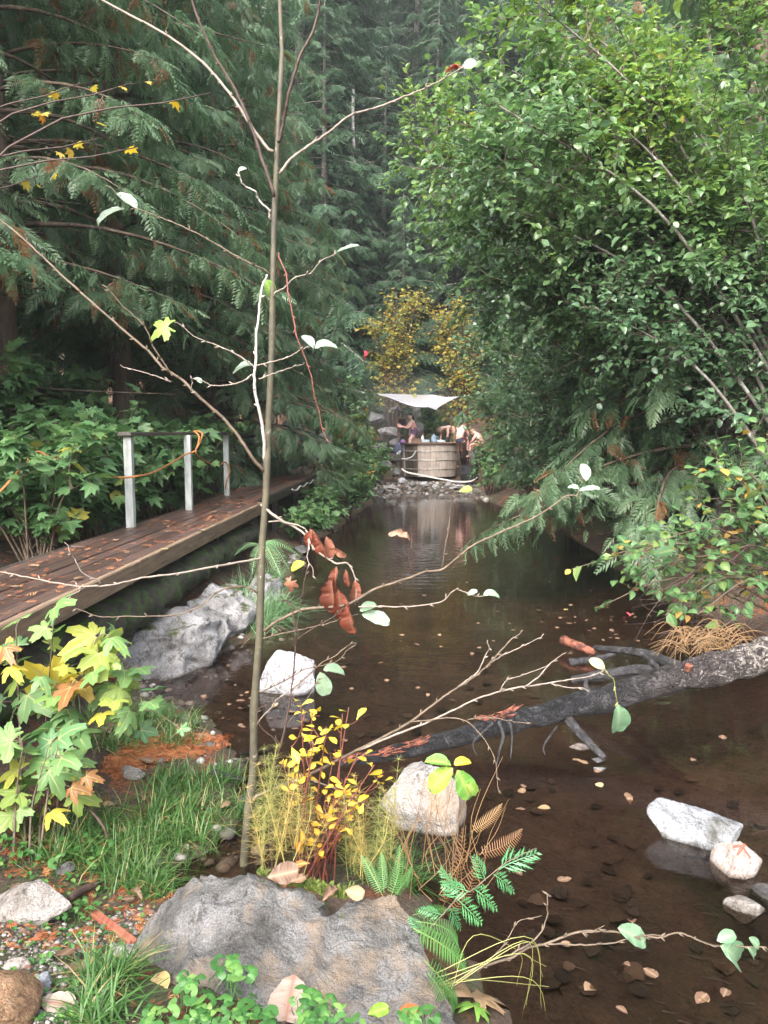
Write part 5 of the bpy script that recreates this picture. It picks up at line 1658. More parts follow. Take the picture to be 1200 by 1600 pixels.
x0 = lambda px, Y=27.7: (px - 600) / F_PX * Y / math.cos(PITCH) * 1.0
r2 = thing('wooden_box', (x0(651), 27.74, bz), 'open brown wooden box on the tub board beside the woman', 'box')
w_, d_, h_ = .15, .12, .13
for (cx_, cy_, ax_, ay_) in ((0, -d_, w_, .008), (0, d_, w_, .008), (-w_ + .008, 0, .008, d_ - .009), (w_ - .008, 0, .008, d_ - .009)):
    g = Geo(); box(g, (x0(651) + cx_, 27.74 + cy_, bz + h_ / 2 + .002), (ax_, 0, 0), (0, ay_, 0), (0, 0, h_ / 2), bev=.002); part('side_panel', g, M['crate'], r2)
g = Geo(); box(g, (x0(651), 27.74, bz + .008), (w_ - .017, 0, 0), (0, d_ - .009, 0), (0, 0, .006)); part('bottom_panel', g, M['crate'], r2)
r2 = thing('storage_box', (x0(664), 27.66, bz), 'flat light blue box on the tub board', 'box')
g = Geo(); box(g, (x0(664), 27.66, bz + .04), (.14, 0, 0), (0, .08, 0), (0, 0, .038), bev=.01); part('body', g, M['paleblue'], r2)
g = Geo(); box(g, (x0(664), 27.66, bz + .089), (.147, 0, 0), (0, .087, 0), (0, 0, .01), bev=.006); part('lid', g, M['blue'], r2)
r2 = thing('bottle', (x0(660), 27.83, bz), 'white bottle with a red cap behind the light blue box', 'bottle')
part('body', lathe(Geo(), (x0(660), 27.83, bz), [(0, 0), (.055, .002), (.06, .03), (.058, .16), (.03, .22), (.022, .25), (0, .25)]), M['white'], r2, True)
part('cap', lathe(Geo(), (x0(660), 27.83, bz + .252), [(0, 0), (.028, 0), (.028, .05), (.02, .06), (0, .06)]), M['redcloth'], r2)
r2 = thing('water_jug', (x0(677), 27.72, bz), 'blue water jug with a handle on the tub board', 'jug')
part('body', lathe(Geo(), (x0(677), 27.72, bz), [(0, 0), (.085, .003), (.095, .03), (.095, .15), (.075, .22), (.03, .27), (.03, .30), (0, .30)]), M['blue'], r2, True)
g = Geo(); tube(g, spline([(x0(677) + .09, 27.72, bz + .08), (x0(677) + .15, 27.72, bz + .10), (x0(677) + .15, 27.72, bz + .19), (x0(677) + .075, 27.72, bz + .215)], 10), .012, 6); part('handle', g, M['blue'], r2, True)
def cloth_lump(name, c, s, seed, mat, label, cat):
    V, F = ico(3)
    V = V * (1 + .25 * fbm(V * 2.2 + seed, 3, seed))[:, None]
    V[:, 2] = np.maximum(V[:, 2], -.5)
    g = Geo().add(V * s + np.asarray(c) + (0, 0, s[2] * .5), F)
    return solo(name, g, M[mat], c, label, cat, smooth=True)
cloth_lump('towel', (x0(688), 27.66, bz - .005), np.array([.17, .10, .06]), 3, 'paleblue', 'pale crumpled towel on the tub board right of the jug', 'towel')
cloth_lump('bag', (x0(697), 27.78, bz - .005), np.array([.11, .09, .13]), 4, 'black', 'small black bag on the tub board beside the bending man', 'bag')
# dark plank walkway left of the tub
root = thing('plank_step', (.02, 27.3, 1.1), 'low dark plank step leading to the left side of the tub', 'step')
for k in range(4):
    g = Geo(); box(g, (.02, 26.95 + k * .17, 1.20 + .004 * k), (.60, 0, 0), (0, .08, 0), (0, 0, .022), bev=.004); part('plank', g, M['beam_dark'], root)
g = Geo(); box(g, (.02, 26.855, 1.09), (.60, 0, 0), (0, .012, 0), (0, 0, .085), bev=.004); part('front_board', g, M['beam_dark'], root)
for xx in (-.5, .5):
    g = Geo(); box(g, (xx, 27.2, .85), (.05, 0, 0), (0, .25, 0), (0, 0, .32), bev=.005); part('leg', g, M['beam_dark'], root)
cloth_lump('backpack', (.50, 27.25, 1.225), np.array([.17, .13, .26]), 6, 'navy', 'dark blue backpack on the plank step beside the tub', 'backpack')
cloth_lump('cloth', (.68, 27.5, TZ1 + .04), np.array([.10, .10, .10]), 8, 'purple', 'purple cloth on the left rim of the tub', 'cloth')
# wooden rack behind the tub
M['rack'] = wood_mat('brown_rack_wood', (.26, .14, .08), (.13, .07, .04), rnd=.15)
RY = 29.5
root = thing('wooden_rack', (.78, RY, .9), 'brown wooden rack with two posts held by the woman', 'rack')
za, zb = .7, PY(622, 652, RY)[2]
xr = [(621.5 - 600) / F_PX * RY, (635 - 600) / F_PX * RY]
for x_ in xr:
    g = Geo(); box(g, (x_, RY, (za + zb) / 2), (.028, 0, 0), (0, .028, 0), (0, 0, (zb - za) / 2), bev=.004); part('post', g, M['rack'], root)
for py in (653.5, 665, 680):
    z_ = PY(628, py, RY)[2]
    g = Geo(); box(g, ((xr[0] + xr[1]) / 2, RY, z_), ((xr[1] - xr[0]) / 2 - .029, 0, 0), (0, .02, 0), (0, 0, .022), bev=.004); part('crossbar', g, M['rack'], root)
g = Geo(); box(g, ((xr[0] + xr[1]) / 2, RY - .01, (PY(628, 653.5, RY)[2] + PY(628, 665, RY)[2]) / 2), ((xr[1] - xr[0]) / 2 - .03, 0, 0), (0, .008, 0), (0, 0, .115)); part('back_panel', g, M['black'], root)
# hoses
M['hose_w'] = plain('white_hose', (.62, .62, .58), .5, scale=20)
M['hose_g'] = plain('grey_hose', (.32, .33, .32), .5, scale=20)
g = Geo(); tube(g, spline([PY(*q) for q in [(628, 733, 26.8), (636, 738, 26.6), (655, 742, 26.5), (680, 747, 26.5), (696, 750, 26.4), (715, 753, 26.3), (735, 752, 26.2), (745, 746, 26.3)]], 60), .032, 8)
solo('hose', g, M['hose_w'], PY(628, 733, 26.8), 'white hose running along the stones at the foot of the tub', 'hose', smooth=True)
g = Geo(); tube(g, spline([PY(*q) for q in [(619, 716, 26.9), (621, 708, 27.0), (626, 705, 27.15), (622, 712, 27.0), (624, 716, 26.9), (634, 717, 26.9), (643, 714, 26.95), (648, 708, 27.05), (650, 704, 27.1)]], 60), .024, 8)
solo('hose', g, M['hose_g'], PY(634, 717, 26.9), 'grey hose hanging in a loop on the dark side of the tub', 'hose', smooth=True)
# black drum at the right foot of the tub
root = thing('plastic_drum', (2.95, 26.5, .35), 'black plastic drum half hidden by leaves at the right foot of the tub', 'drum')
part('body', lathe(Geo(), (2.95, 26.5, .35), [(0, 0), (.30, 0), (.32, .05), (.32, .2), (.335, .22), (.32, .24), (.32, .42), (.30, .48), (0, .48)], 20), M['black'], root, True)
part('lid', lathe(Geo(), (2.95, 26.5, .832), [(0, 0), (.27, 0), (.27, .03), (0, .03)], 20), M['black'], root)

# white tarp
M['tarp'] = leaf_mat('white_tarp_cloth', [(0, (.66, .66, .70)), (1, (.66, .66, .70))], rough=.6, transl=.5, spec=.3)
A_, B_, C_, D_ = PY(577, 615, 27.5), PY(663, 616, 31.5), PY(719, 620, 28.5), PY(682, 641, 26.2)
n_ = 24
V = []
for i in range(n_ + 1):
    for j in range(n_ + 1):
        u, v = i / n_, j / n_
        # edges hollow in towards the middle
        uu = u + .12 * (0.5 - u) * 4 * v * (1 - v) * abs(2 * u - 1)
        vv = v + .12 * (0.5 - v) * 4 * u * (1 - u) * abs(2 * v - 1)
        p = A_ * (1 - uu) * (1 - vv) + D_ * uu * (1 - vv) + C_ * uu * vv + B_ * (1 - uu) * vv
        V.append(p + np.array([0, 0, -.30 * math.sin(math.pi * u) * math.sin(math.pi * v) + .02 * math.sin(9 * u + 5 * v)]))
F = [(i * (n_ + 1) + j, i * (n_ + 1) + j + 1, (i + 1) * (n_ + 1) + j + 1, (i + 1) * (n_ + 1) + j) for i in range(n_) for j in range(n_)]
root = thing('tarp', (A_ + C_) / 2, 'white tarp stretched above the hot tub', 'tarp')
part('cloth', Geo().add(V, F), M['tarp'], root, True)
M['rope_green'] = plain('green_rope', (.20, .42, .28), .8, scale=30)
for p, q in ((A_, A_ + np.array([-2.2, .4, .5])), (B_, PY(694, 605, 31.9)), (C_, C_ + np.array([1.9, .5, .35])), (D_, D_ + np.array([.4, -.4, -1.7]))):
    if p is D_: continue
    g = Geo(); tube(g, [p, q], .012, 5); part('guy_rope', g, M['rope_green'] if p is B_ else M['rope_white'], root)

# ------------------------------------------------------------------ people
def skin_mat(name, col):
    m, nt, b, out = new_mat(name)
    c = ramp(nt, noise(nt, 6, 4, .6), [(.35, tuple(x * .85 for x in col)), (.65, col)])
    nt.links.new(c, b.inputs['Base Color'])
    b.inputs['Roughness'].default_value = .45
    b.inputs['Subsurface Weight'].default_value = .1
    b.inputs['Subsurface Radius'].default_value = (.01, .004, .002)
    return m
M['skin'] = skin_mat('skin', (.80, .50, .42))
M['skin2'] = skin_mat('sun_reddened_skin', (.80, .46, .40))
M['hair_black'] = plain('black_hair', (.015, .012, .012), .5, scale=40, stretch=(1, 1, .2))
M['hair_red'] = plain('reddish_hair', (.26, .10, .05), .55, scale=40, stretch=(1, 1, .2))
M['hair_grey'] = plain('short_sandy_hair', (.36, .24, .18), .6, scale=40)
M['camo'] = plain('camouflage_cloth', (.17, .14, .075), .85, scale=9, col2=(.07, .065, .04), lo=.45, hi=.55)
M['suit'] = plain('dark_patterned_swimsuit', (.045, .03, .06), .7, scale=16, col2=(.16, .09, .17), lo=.56, hi=.62)
M['eye'] = plain('eye', (.03, .02, .02), .2)
RAD = dict(pelvis=.135, spine=.125, chest=.145, neck=.056, skull=.075, head=.098, crown=.075, nose=.016, chin=.05, sh=.062, el=.042, wr=.028, hand=.034, hip=.098, knee=.058, ank=.038, heel=.04, toe=.03)
def person(base, heading, J, label, skin, clothes=(), hair=None, width=1.0, group='bathers at the hot tub'):
    """one body grown over a skeleton; J: joint -> (forward, right, up) in metres from the base"""
    f = np.array([math.cos(heading), math.sin(heading), 0])
    s = np.array([f[1], -f[0], 0])
    W_ = {k: np.asarray(base) + f * v[0] + s * v[1] + np.array([0, 0, v[2]]) for k, v in J.items()}
    hd = W_['head']
    up = nrm(hd - W_['neck'])
    look = J.get('look')
    look = f * look[0] + s * look[1] + np.array([0, 0, look[2]]) if look else f
    look = nrm(look - up * (look @ up))
    W_['skull'] = hd - up * .06 - look * .01
    W_['crown'] = hd + up * .065 - look * .01
    W_['chin'] = hd - up * .09 + look * .065
    W_['nose'] = hd - up * .012 + look * .112
    E = [('pelvis', 'spine'), ('spine', 'chest'), ('chest', 'neck'), ('neck', 'skull'), ('skull', 'head'), ('head', 'crown'), ('head', 'nose'), ('skull', 'chin')]
    for q in 'lr': E += [('chest', 'sh' + q), ('sh' + q, 'el' + q), ('el' + q, 'wr' + q), ('wr' + q, 'hand' + q), ('pelvis', 'hip' + q), ('hip' + q, 'knee' + q), ('knee' + q, 'ank' + q), ('ank' + q, 'toe' + q)]
    for q in 'lr':
        d = nrm(W_['wr' + q] - W_['el' + q])
        W_['hand' + q] = W_['wr' + q] + d * .075
        sd = nrm(np.cross(d, f + np.array([.1, .2, .3])))
        nn = np.cross(sd, d)
        for k_, (o_, L_) in enumerate(((-.030, .070), (-.010, .082), (.010, .078), (.030, .062))):
            W_[f'f{q}{k_}a'] = W_['hand' + q] + d * .02 + sd * o_
            W_[f'f{q}{k_}b'] = W_['hand' + q] + d * (.02 + L_ * .55) + sd * o_ * 1.15 + nn * .01
            W_[f'f{q}{k_}c'] = W_['hand' + q] + d * (.02 + L_) + sd * o_ * 1.15 + nn * .035
            E += [('hand' + q, f'f{q}{k_}a'), (f'f{q}{k_}a', f'f{q}{k_}b'), (f'f{q}{k_}b', f'f{q}{k_}c')]
        W_[f't{q}a'] = W_['hand' + q] - d * .03 - sd * .045 + nn * .01
        W_[f't{q}b'] = W_['hand' + q] + d * .02 - sd * .065 + nn * .03
        E += [('hand' + q, f't{q}a'), (f't{q}a', f't{q}b')]
    keys = list(W_)
    keys.remove('pelvis'); keys.insert(0, 'pelvis')
    me = bpy.data.meshes.new('body_skeleton')
    me.from_pydata([tuple(W_[k] - np.asarray(base)) for k in keys], [(keys.index(a), keys.index(b)) for a, b in E], [])
    o = bpy.data.objects.new('body_skeleton', me)
    COL.objects.link(o)
    md = o.modifiers.new('skin', 'SKIN')
    md.use_smooth_shade = True
    for i, k in enumerate(keys):
        r_ = RAD.get(k) or RAD.get(k[:-1]) or (.0095 if k[0] in 'ft' else .05)
        w_ = width if k in ('pelvis', 'spine', 'chest', 'hipl', 'hipr', 'kneel', 'kneer', 'shl', 'shr') else 1
        me.skin_vertices[0].data[i].radius = (r_ * w_, r_ * w_)
        me.skin_vertices[0].data[i].use_root = (k == 'pelvis')
    sb_ = o.modifiers.new('sub', 'SUBSURF')
    sb_.levels = sb_.render_levels = 2
    dg = bpy.context.evaluated_depsgraph_get()
    ev = o.evaluated_get(dg)
    body = bpy.data.meshes.new_from_object(ev)
    bpy.data.objects.remove(o)
    body.name = 'person'
    body.materials.clear()
    root = link('person', body, skin, None, tuple(base))
    BASE[root.name] = np.asarray(base, float)
    tag(root, label, 'person', group)
    nv = len(body.vertices)
    Vb = np.empty(nv * 3); body.vertices.foreach_get('co', Vb); Vb = Vb.reshape(-1, 3)
    Nb = np.empty(nv * 3); body.vertex_normals.foreach_get('vector', Nb); Nb = Nb.reshape(-1, 3)
    segs = [(a, b) for a, b in E]
    A0 = np.array([W_[a] - base for a, b in segs]); B0 = np.array([W_[b] - base for a, b in segs])
    def nearest(P):
        best, bi, bt = np.full(len(P), 9.), np.zeros(len(P), int), np.zeros(len(P))
        for i in range(len(segs)):
            e = B0[i] - A0[i]
            t = np.clip(((P - A0[i]) @ e) / (e @ e), 0, 1)
            d = np.linalg.norm(P - A0[i] - t[:, None] * e, axis=1)
            r_ = RAD.get(segs[i][0]) or RAD.get(segs[i][0][:-1]) or .02
            m_ = d - r_ < best
            best[m_], bi[m_], bt[m_] = (d - r_)[m_], i, t[m_]
        return bi, bt
    bi, bt = nearest(Vb)
    polys = [tuple(p.vertices) for p in body.polygons]
    for nm, mat, want, off in clothes:
        keep = np.zeros(nv, bool)
        for a, b, t0, t1 in want:
            i = segs.index((a, b))
            keep |= (bi == i) & (bt >= t0) & (bt <= t1)
        F = [p for p in polys if all(keep[v] for v in p)]
        if not F: continue
        V2 = Vb + Nb * off
        me2 = bpy.data.meshes.new(nm)
        used = sorted({v for p in F for v in p})
        mp = {v: i for i, v in enumerate(used)}
        me2.from_pydata([tuple(V2[v]) for v in used], [], [[mp[v] for v in p] for p in F])
        for p in me2.polygons: p.use_smooth = True
        so = link(nm, me2, mat, root)
    hc = hd - np.asarray(base)
    if hair:
        mat, ln = hair
        V, F = ico(3)
        side_ = np.cross(look, up)
        Q = V[:, :1] * look * .108 + V[:, 1:2] * side_ * .096 + V[:, 2:3] * up * .118
        Q = Q + .008 * fbm(V * 6, 3, 2)[:, None] * V
        lim = V[:, 2] * .9 - V[:, 0] * .95
        keep = lim > -.12
        if ln:
            back = (V[:, 0] < .1) & (V[:, 2] < 0)
            Q[back] += -up * ln * (-V[back, 2:3])
            keep |= (V[:, 0] < -.05)
        F = np.array([t for t in F if keep[t].all()])
        g = Geo().add(Q * 1.02 + hc + up * .012 + np.asarray(base), F)
        part('hair', g, mat, root, True)
    for q in (-1, 1):
        V, F = ico(1)
        c = hd + look * .088 + np.cross(look, up) * .034 * q + up * .012
        part('eye', Geo().add(V * .012 + c, F), M['eye'], root, True)
        c = hd - look * .012 + np.cross(look, up) * .094 * q - up * .008
        part('ear', Geo().add(V * np.array([.02, .02, .032]) + c, F), skin, root, True)
    return root
def legs(J, hipz, spread=.10, knee=None, ank=None):
    for q, s_ in (('l', -1), ('r', 1)):
        J['hip' + q] = (0, s_ * .085, hipz - .03)
        k_ = (knee or {}).get(q, (.03, s_ * spread, hipz * .52))
        a_ = (ank or {}).get(q, (-.02, s_ * spread, .06))
        J['knee' + q], J['ank' + q] = k_, a_
        J['toe' + q] = (a_[0] + .15, a_[1], a_[2] - .035)
    return J
px_x = lambda px, Y: (px - 600) / F_PX * Y
# woman at the left of the tub
J = dict(pelvis=(0, 0, .86), spine=(.02, 0, 1.02), chest=(.07, 0, 1.22), neck=(.10, 0, 1.37), head=(.13, 0, 1.49), shl=(.09, -.17, 1.29), shr=(.09, .17, 1.29),
         ell=(.24, -.20, 1.06), wrl=(.46, -.12, 1.10), elr=(.26, .20, 1.07), wrr=(.47, .10, 1.14), look=(1, 0, -.15))
legs(J, .86, .11, knee={'l': (.20, -.13, .62), 'r': (.08, .11, .46)}, ank={'l': (.12, -.13, .22), 'r': (.0, .11, .07)})
person((px_x(647, 28.55), 28.55, 1.08), R(188), J, 'dark haired woman in a dark swimsuit reaching to the wooden rack', M['skin2'],
       [('swimsuit', M['suit'], [('pelvis', 'spine', 0, 1), ('spine', 'chest', 0, .75), ('pelvis', 'hipl', 0, 1), ('pelvis', 'hipr', 0, 1), ('hipl', 'kneel', 0, .12), ('hipr', 'kneer', 0, .12)], .012)], (M['hair_black'], .28), 1.12)
# man bending over
J = dict(pelvis=(0, 0, .88), spine=(.14, 0, 1.02), chest=(.36, 0, 1.06), neck=(.52, 0, 1.01), head=(.63, 0, .94), shl=(.40, -.19, 1.02), shr=(.40, .19, 1.02),
         ell=(.42, -.21, .76), wrl=(.47, -.14, .54), elr=(.42, .22, .76), wrr=(.50, .14, .54), look=(.5, 0, -1))
legs(J, .88, .14)
person((px_x(708, 28.75), 28.75, 1.13), R(212), J, 'bare backed man in camouflage shorts bending over the tub', M['skin'],
       [('shorts', M['camo'], [('pelvis', 'spine', 0, .35), ('pelvis', 'hipl', 0, 1), ('pelvis', 'hipr', 0, 1), ('hipl', 'kneel', 0, .92), ('hipr', 'kneer', 0, .92)], .024)], (M['hair_grey'], 0), 1.08)
# bather sitting on the right rim with the back towards us
J = dict(pelvis=(0, 0, .10), spine=(.05, 0, .27), chest=(.16, 0, .46), neck=(.27, 0, .57), head=(.38, 0, .62), shl=(.17, -.19, .51), shr=(.17, .19, .51),
         ell=(.30, -.24, .30), wrl=(.45, -.14, .18), elr=(.30, .24, .30), wrr=(.45, .12, .18), look=(1, 0, -.7))
legs(J, .13, .12, knee={'l': (.42, -.14, .14), 'r': (.42, .14, .14)}, ank={'l': (.46, -.14, -.28), 'r': (.46, .14, -.28)})
person((px_x(717, 28.55), 28.55, TZ1 + .055), R(60), J, 'bather with a reddened bare back hunched on the right rim of the tub', M['skin2'],
       [('swim_trunks', M['navy'], [('pelvis', 'spine', 0, .3), ('pelvis', 'hipl', 0, 1), ('pelvis', 'hipr', 0, 1), ('hipl', 'kneel', 0, .6), ('hipr', 'kneer', 0, .6)], .016)], (M['hair_red'], 0), 1.05)
# bather among the leaves
J2 = dict(J)
person((px_x(753, 28.9), 28.9, 1.38), R(150), J2, 'bather mostly hidden behind leaves right of the tub', M['skin2'],
       [('swim_trunks', M['redcloth'], [('pelvis', 'spine', 0, .3), ('pelvis', 'hipl', 0, 1), ('pelvis', 'hipr', 0, 1), ('hipl', 'kneel', 0, .6), ('hipr', 'kneer', 0, .6)], .016)], (M['hair_grey'], 0), 1.0)
# ------------------------------------------------------------------ foreground: grass, litter, small plants
def tpl_blade(bend, w=.012):
    V, rib = [], []
    for t in (0, .35, .7, 1):
        y, z = t * (1 - .25 * bend * t), -bend * t * t
        ww = w * (1 - t ** 2 * .98)
        V += [(-ww, y, z), (ww, y, z)]
        rib += [0, 0]
    F = [(0, 1, 3), (0, 3, 2), (2, 3, 5), (2, 5, 4), (4, 5, 7), (4, 7, 6)]
    return np.array(V), np.array(F), np.array(rib, float)
T_BLADE = [tpl_blade(b_, w_) for b_, w_ in ((.15, .012), (.5, .014), (.95, .013), (1.4, .012))]
def fill_ground(rng, poly, n):            # ground points seen inside an area of the picture, evenly over the ground
    pts = poly_sample(rng, poly, n)
    return np.array([gpt(*p) for p in pts])
def grass(P, rng, ln, mat, label, wscale=1.0, lean=.35):
    n = len(P)
    d = nrm(np.stack([rng.normal(0, lean, n), rng.normal(0, lean, n), np.full(n, 1.0)], 1))
    hz = nrm(np.stack([d[:, 0], d[:, 1], np.full(n, .02)], 1))
    L = rng.uniform(*ln, n)
    Mx = frames(d, -hz + rng.normal(0, .2, (n, 3)), L)
    Mx[:, :, 0] *= wscale * (.25 / L)[:, None]
    g = Geo()
    which = rng.integers(0, 4, n)
    tint = (.45 + .25 * rng.normal(size=n)).clip(0, .97)
    tint[rng.uniform(size=n) < .06] = 1
    for k in range(4): g.inst(T_BLADE[k], Mx[which == k], P[which == k] - [0, 0, .01], tint[which == k])
    o = solo('grass', g, mat, P.mean(0), label, 'grass')
    return tag(o, kind='stuff')
rng = np.random.default_rng(600)
def tufts(poly, nt, per, spread):
    c = fill_ground(rng, poly, nt)
    out = []
    for p in c:
        q = p[None] + np.column_stack([rng.normal(0, spread, (per, 2)), np.zeros(per)])
        q[:, 2] = fastz(q)
        out.append(q)
    return np.concatenate(out)
grass(tufts([(260, 1195), (395, 1200), (385, 1290), (330, 1320), (230, 1330), (210, 1260)], 38, 40, .055), rng, (.06, .19), M['grass'], 'thick tuft of long green grass on the left bank beside the sapling')
grass(tufts([(230, 1100), (330, 1140), (300, 1165), (150, 1180), (120, 1120)], 22, 45, .05), rng, (.08, .20), M['grass'], 'short grass above the band of rusty needles')
grass(tufts([(60, 1290), (240, 1285), (330, 1340), (240, 1390), (110, 1380)], 30, 40, .05), rng, (.07, .20), M['grass'], 'thin mixed grass above the rough pale stone')
grass(tufts([(150, 1530), (190, 1500), (190, 1600), (130, 1610)], 9, 40, .03), rng, (.08, .20), M['grass'], 'bright grass tuft at the left foot of the big boulder')
grass(tufts([(380, 900), (440, 905), (450, 985), (400, 1000), (370, 960)], 26, 60, .07), rng, (.18, .42), M['reedgrass'], 'pale green grass hanging over the waterline behind the sapling', 1.3, .5)
grass(tufts([(200, 1360), (270, 1370), (260, 1400), (200, 1400)], 9, 30, .04), rng, (.06, .14), M['grass'], 'small grass tuft at the edge of the little inlet')
grass(tufts([(560, 1330), (630, 1360), (650, 1410), (590, 1400)], 9, 40, .05), rng, (.12, .28), M['grass'], 'green grass behind the right end of the big boulder', lean=.5)
# mosses and low green cover on the near bank
P = fill_ground(rng, [(0, 1300), (240, 1300), (260, 1400), (190, 1480), (150, 1600), (0, 1600)], 380)
d = rand_unit(rng, len(P)); d[:, 2] = np.abs(d[:, 2]) * .4
g = Geo().inst(T_OVAL[1], frames(d, np.array([0, 0, 1.]), rng.uniform(.012, .03, len(P))), P + [0, 0, .012], rng.uniform(0, 1, len(P)))
tag(solo('ground_cover', g, M['herb'], P.mean(0), 'tiny round green leaves creeping over the near left ground', 'plants'), kind='stuff')
# rusty needles and sprays
def litter(name, P, nz, size, mat, label, rng, lift=.008):
    a = rng.uniform(0, 6.28, len(P))
    d = np.stack([np.cos(a), np.sin(a), rng.normal(0, .12, len(P))], 1)
    s = rng.uniform(*size, len(P))
    Mx = frames(d, nrm(nz + rng.normal(0, .18, (len(P), 3))), s)
    g = Geo()
    w = rng.integers(0, 3, len(P))
    T3 = [tpl_cedar(41, 6, 1, .05, .5), tpl_cedar(42, 4, 1, .1, .7), tpl_blade(.1, .05)]
    for k in range(3): g.inst(T3[k], Mx[w == k], P[w == k] + [0, 0, lift], rng.uniform(0, 1, (w == k).sum()))
    return tag(solo(name, g, mat, P.mean(0), label, 'litter'), kind='stuff')
P = fill_ground(rng, [(150, 1200), (190, 1165), (260, 1145), (365, 1150), (330, 1175), (250, 1190), (180, 1215)], 1500)
litter('needle_litter', P, np.array([0, 0, 1.]), (.02, .075), M['needle'], 'bright rusty cedar needles in a band at the inlet', rng)
P = fill_ground(rng, [(0, 1290), (250, 1340), (270, 1420), (180, 1500), (150, 1600), (0, 1600)], 900)
P = P[vnoise(P * 5, 3) > -.1]
litter('needle_litter', P, np.array([0, 0, 1.]), (.015, .06), M['needle'], 'scattered rusty needles on the ground in the lower left', rng)
n = 3800
y = rng.uniform(2.2, 18, n) ** 1.0
x = np.where(y < 10.95, -2.03 + .0382 * (y - 3.98), -1.9 + (y - 11) * .0392) - rng.beta(.75, .75, n) * .8
P = np.stack([x, y, np.full(n, DZ + .004)], 1)
P = P[vnoise(P * 2.5, 9) > rng.uniform(-.5, .6, n)]
litter('needle_litter', P, np.array([0, 0, 1.]), (.025, .085), M['needle_dark'], 'rusty needles strewn over the wet boardwalk planks', rng, .004)
P = np.column_stack([rng.uniform(-3, .7, 900), rng.uniform(.2, 2.4, 900), np.zeros(900)])
P = P[pool_sd(P) > .08]; P[:, 2] = fastz(P)
litter('needle_litter', P, np.array([0, 0, 1.]), (.02, .07), M['needle_dark'], 'dull brown needles on the trampled ground nearest to us', rng)
# forest floor litter further off
P = np.column_stack([rng.uniform(-7, -2.7, 2600), rng.uniform(5, 20, 2600), np.zeros(2600)])
P2 = np.column_stack([rng.uniform(2.4, 7, 1500), rng.uniform(5.5, 26, 1500), np.zeros(1500)])
P = np.concatenate([P, P2]); P = P[pool_sd(P) > .1]; P[:, 2] = fastz(P)
litter('needle_litter', P, np.array([0, 0, 1.]), (.04, .14), M['litter'], 'brown leaf and needle litter on the shaded forest floor', rng)
# gravel
def gravel(P, size, mat, label, rng):
    V, F = ico(1)
    Mx = np.stack([np.diag(rng.uniform(.6, 1.3, 3) * [1, 1, .6]) for _ in range(len(P))]) * (rng.uniform(size[0] ** .5, size[1] ** .5, len(P)) ** 2)[:, None, None]
    a = rng.uniform(0, 6.28, len(P))
    Rz = np.stack([np.stack([np.cos(a), -np.sin(a), 0 * a], 1), np.stack([np.sin(a), np.cos(a), 0 * a], 1), np.tile([0, 0, 1.], (len(P), 1))], 1)
    g = Geo().inst((V, F, np.zeros(len(V))), Rz @ Mx, P, rng.uniform(0, 1, len(P)))
    return tag(solo('gravel', g, mat, P.mean(0), label, 'gravel', smooth=True), kind='stuff')
M['gravel'] = leaf_mat('gravel_stone', [(0, (.06, .05, .045)), (.5, (.15, .13, .115)), (.85, (.26, .24, .22)), (1, (.42, .40, .38))], rough=.7, transl=0)
gravel(fill_ground(rng, [(0, 1400), (120, 1450), (230, 1410), (250, 1430), (185, 1510), (160, 1600), (0, 1600)], 1500), (.003, .014), M['gravel'], 'fine pale gravel on the near left ground', rng)
P = np.column_stack([rng.uniform(-1.2, 3.2, 1600), rng.uniform(22.5, 27.2, 1600), np.zeros(1600)])
P = P[pool_sd(P) > -.9]; P[:, 2] = fastz(P)
gravel(P, (.02, .10), M['gravel'], 'wet gravel of the bar in front of the tub', rng)
e = POOL[12:28]
P = np.concatenate([e[rng.integers(0, len(e) - 1, 500)] + rng.normal(0, .16, (500, 2)), np.zeros((500, 1)).reshape(500, 1) * 0 + 0], 1) if False else np.column_stack([e[rng.integers(0, len(e), 420)] + rng.normal(0, .18, (420, 2)), np.zeros(420)])
P[:, 2] = fastz(P)
gravel(P, (.008, .05), M['gravel'], 'small stones along the left waterline', rng)

# ------------------------------------------------------------------ single leaves placed by hand
LM = {}
def leaf_mesh(kind, tpls, mat, k, t):
    key = (kind, mat.name, k, round(t, 2))
    if key not in LM:
        tp = tpls[k % len(tpls)]
        me = build_mesh('leaf', tp[0], tp[1], np.full(len(tp[0]), t), True, tp[2])
        me.materials.append(mat)
        LM[key] = me
    return LM[key]
def hand_leaf(root, b0, b1, Y, tpls, mat, t=.5, k=0, nface=(0, -.6, .8), name='leaf', dY=0.0):
    p, q = PY(*b0, Y), PY(*b1, Y + dY)
    d = (q - p) * (.86 if mat.name.startswith(('pale', 'dead')) else 1)
    o = put(name, leaf_mesh(str(id(tpls)), tpls, mat, k, t), root, frames(d[None], np.array(nface, float), np.linalg.norm(d))[0], p)
    return o

# ------------------------------------------------------------------ the young sapling in front
SY = 3.38
root = thing('sapling', PY(385, 1350, SY), 'slender bare sapling rising through the whole view behind the big boulder', 'sapling')
tr = [(383, 1400, SY), (385, 1345, SY), (393, 1250, SY), (400, 1150, SY), (406, 1000, SY), (411, 850, SY), (415, 720, SY), (421, 560, SY + .02), (425, 440, SY + .03), (430, 280, SY + .03), (435, 120, SY + .04), (438, 0, SY + .05), (441, -140, SY + .06)]
TP = spline([PY(*q) for q in tr], 80)
k_ = np.linspace(0, 1, 80)
rad = np.interp(k_, [0, .06, .3, .6, .85, 1], [.036, .029, .024, .0185, .0135, .010])
TP[1:-1] += np.stack([np.interp(np.linspace(0, 1, 78), np.linspace(0, 1, 16), np.random.default_rng(8).normal(0, .007, 16)), np.interp(np.linspace(0, 1, 78), np.linspace(0, 1, 16), np.random.default_rng(9).normal(0, .007, 16)), np.zeros(78)], 1)
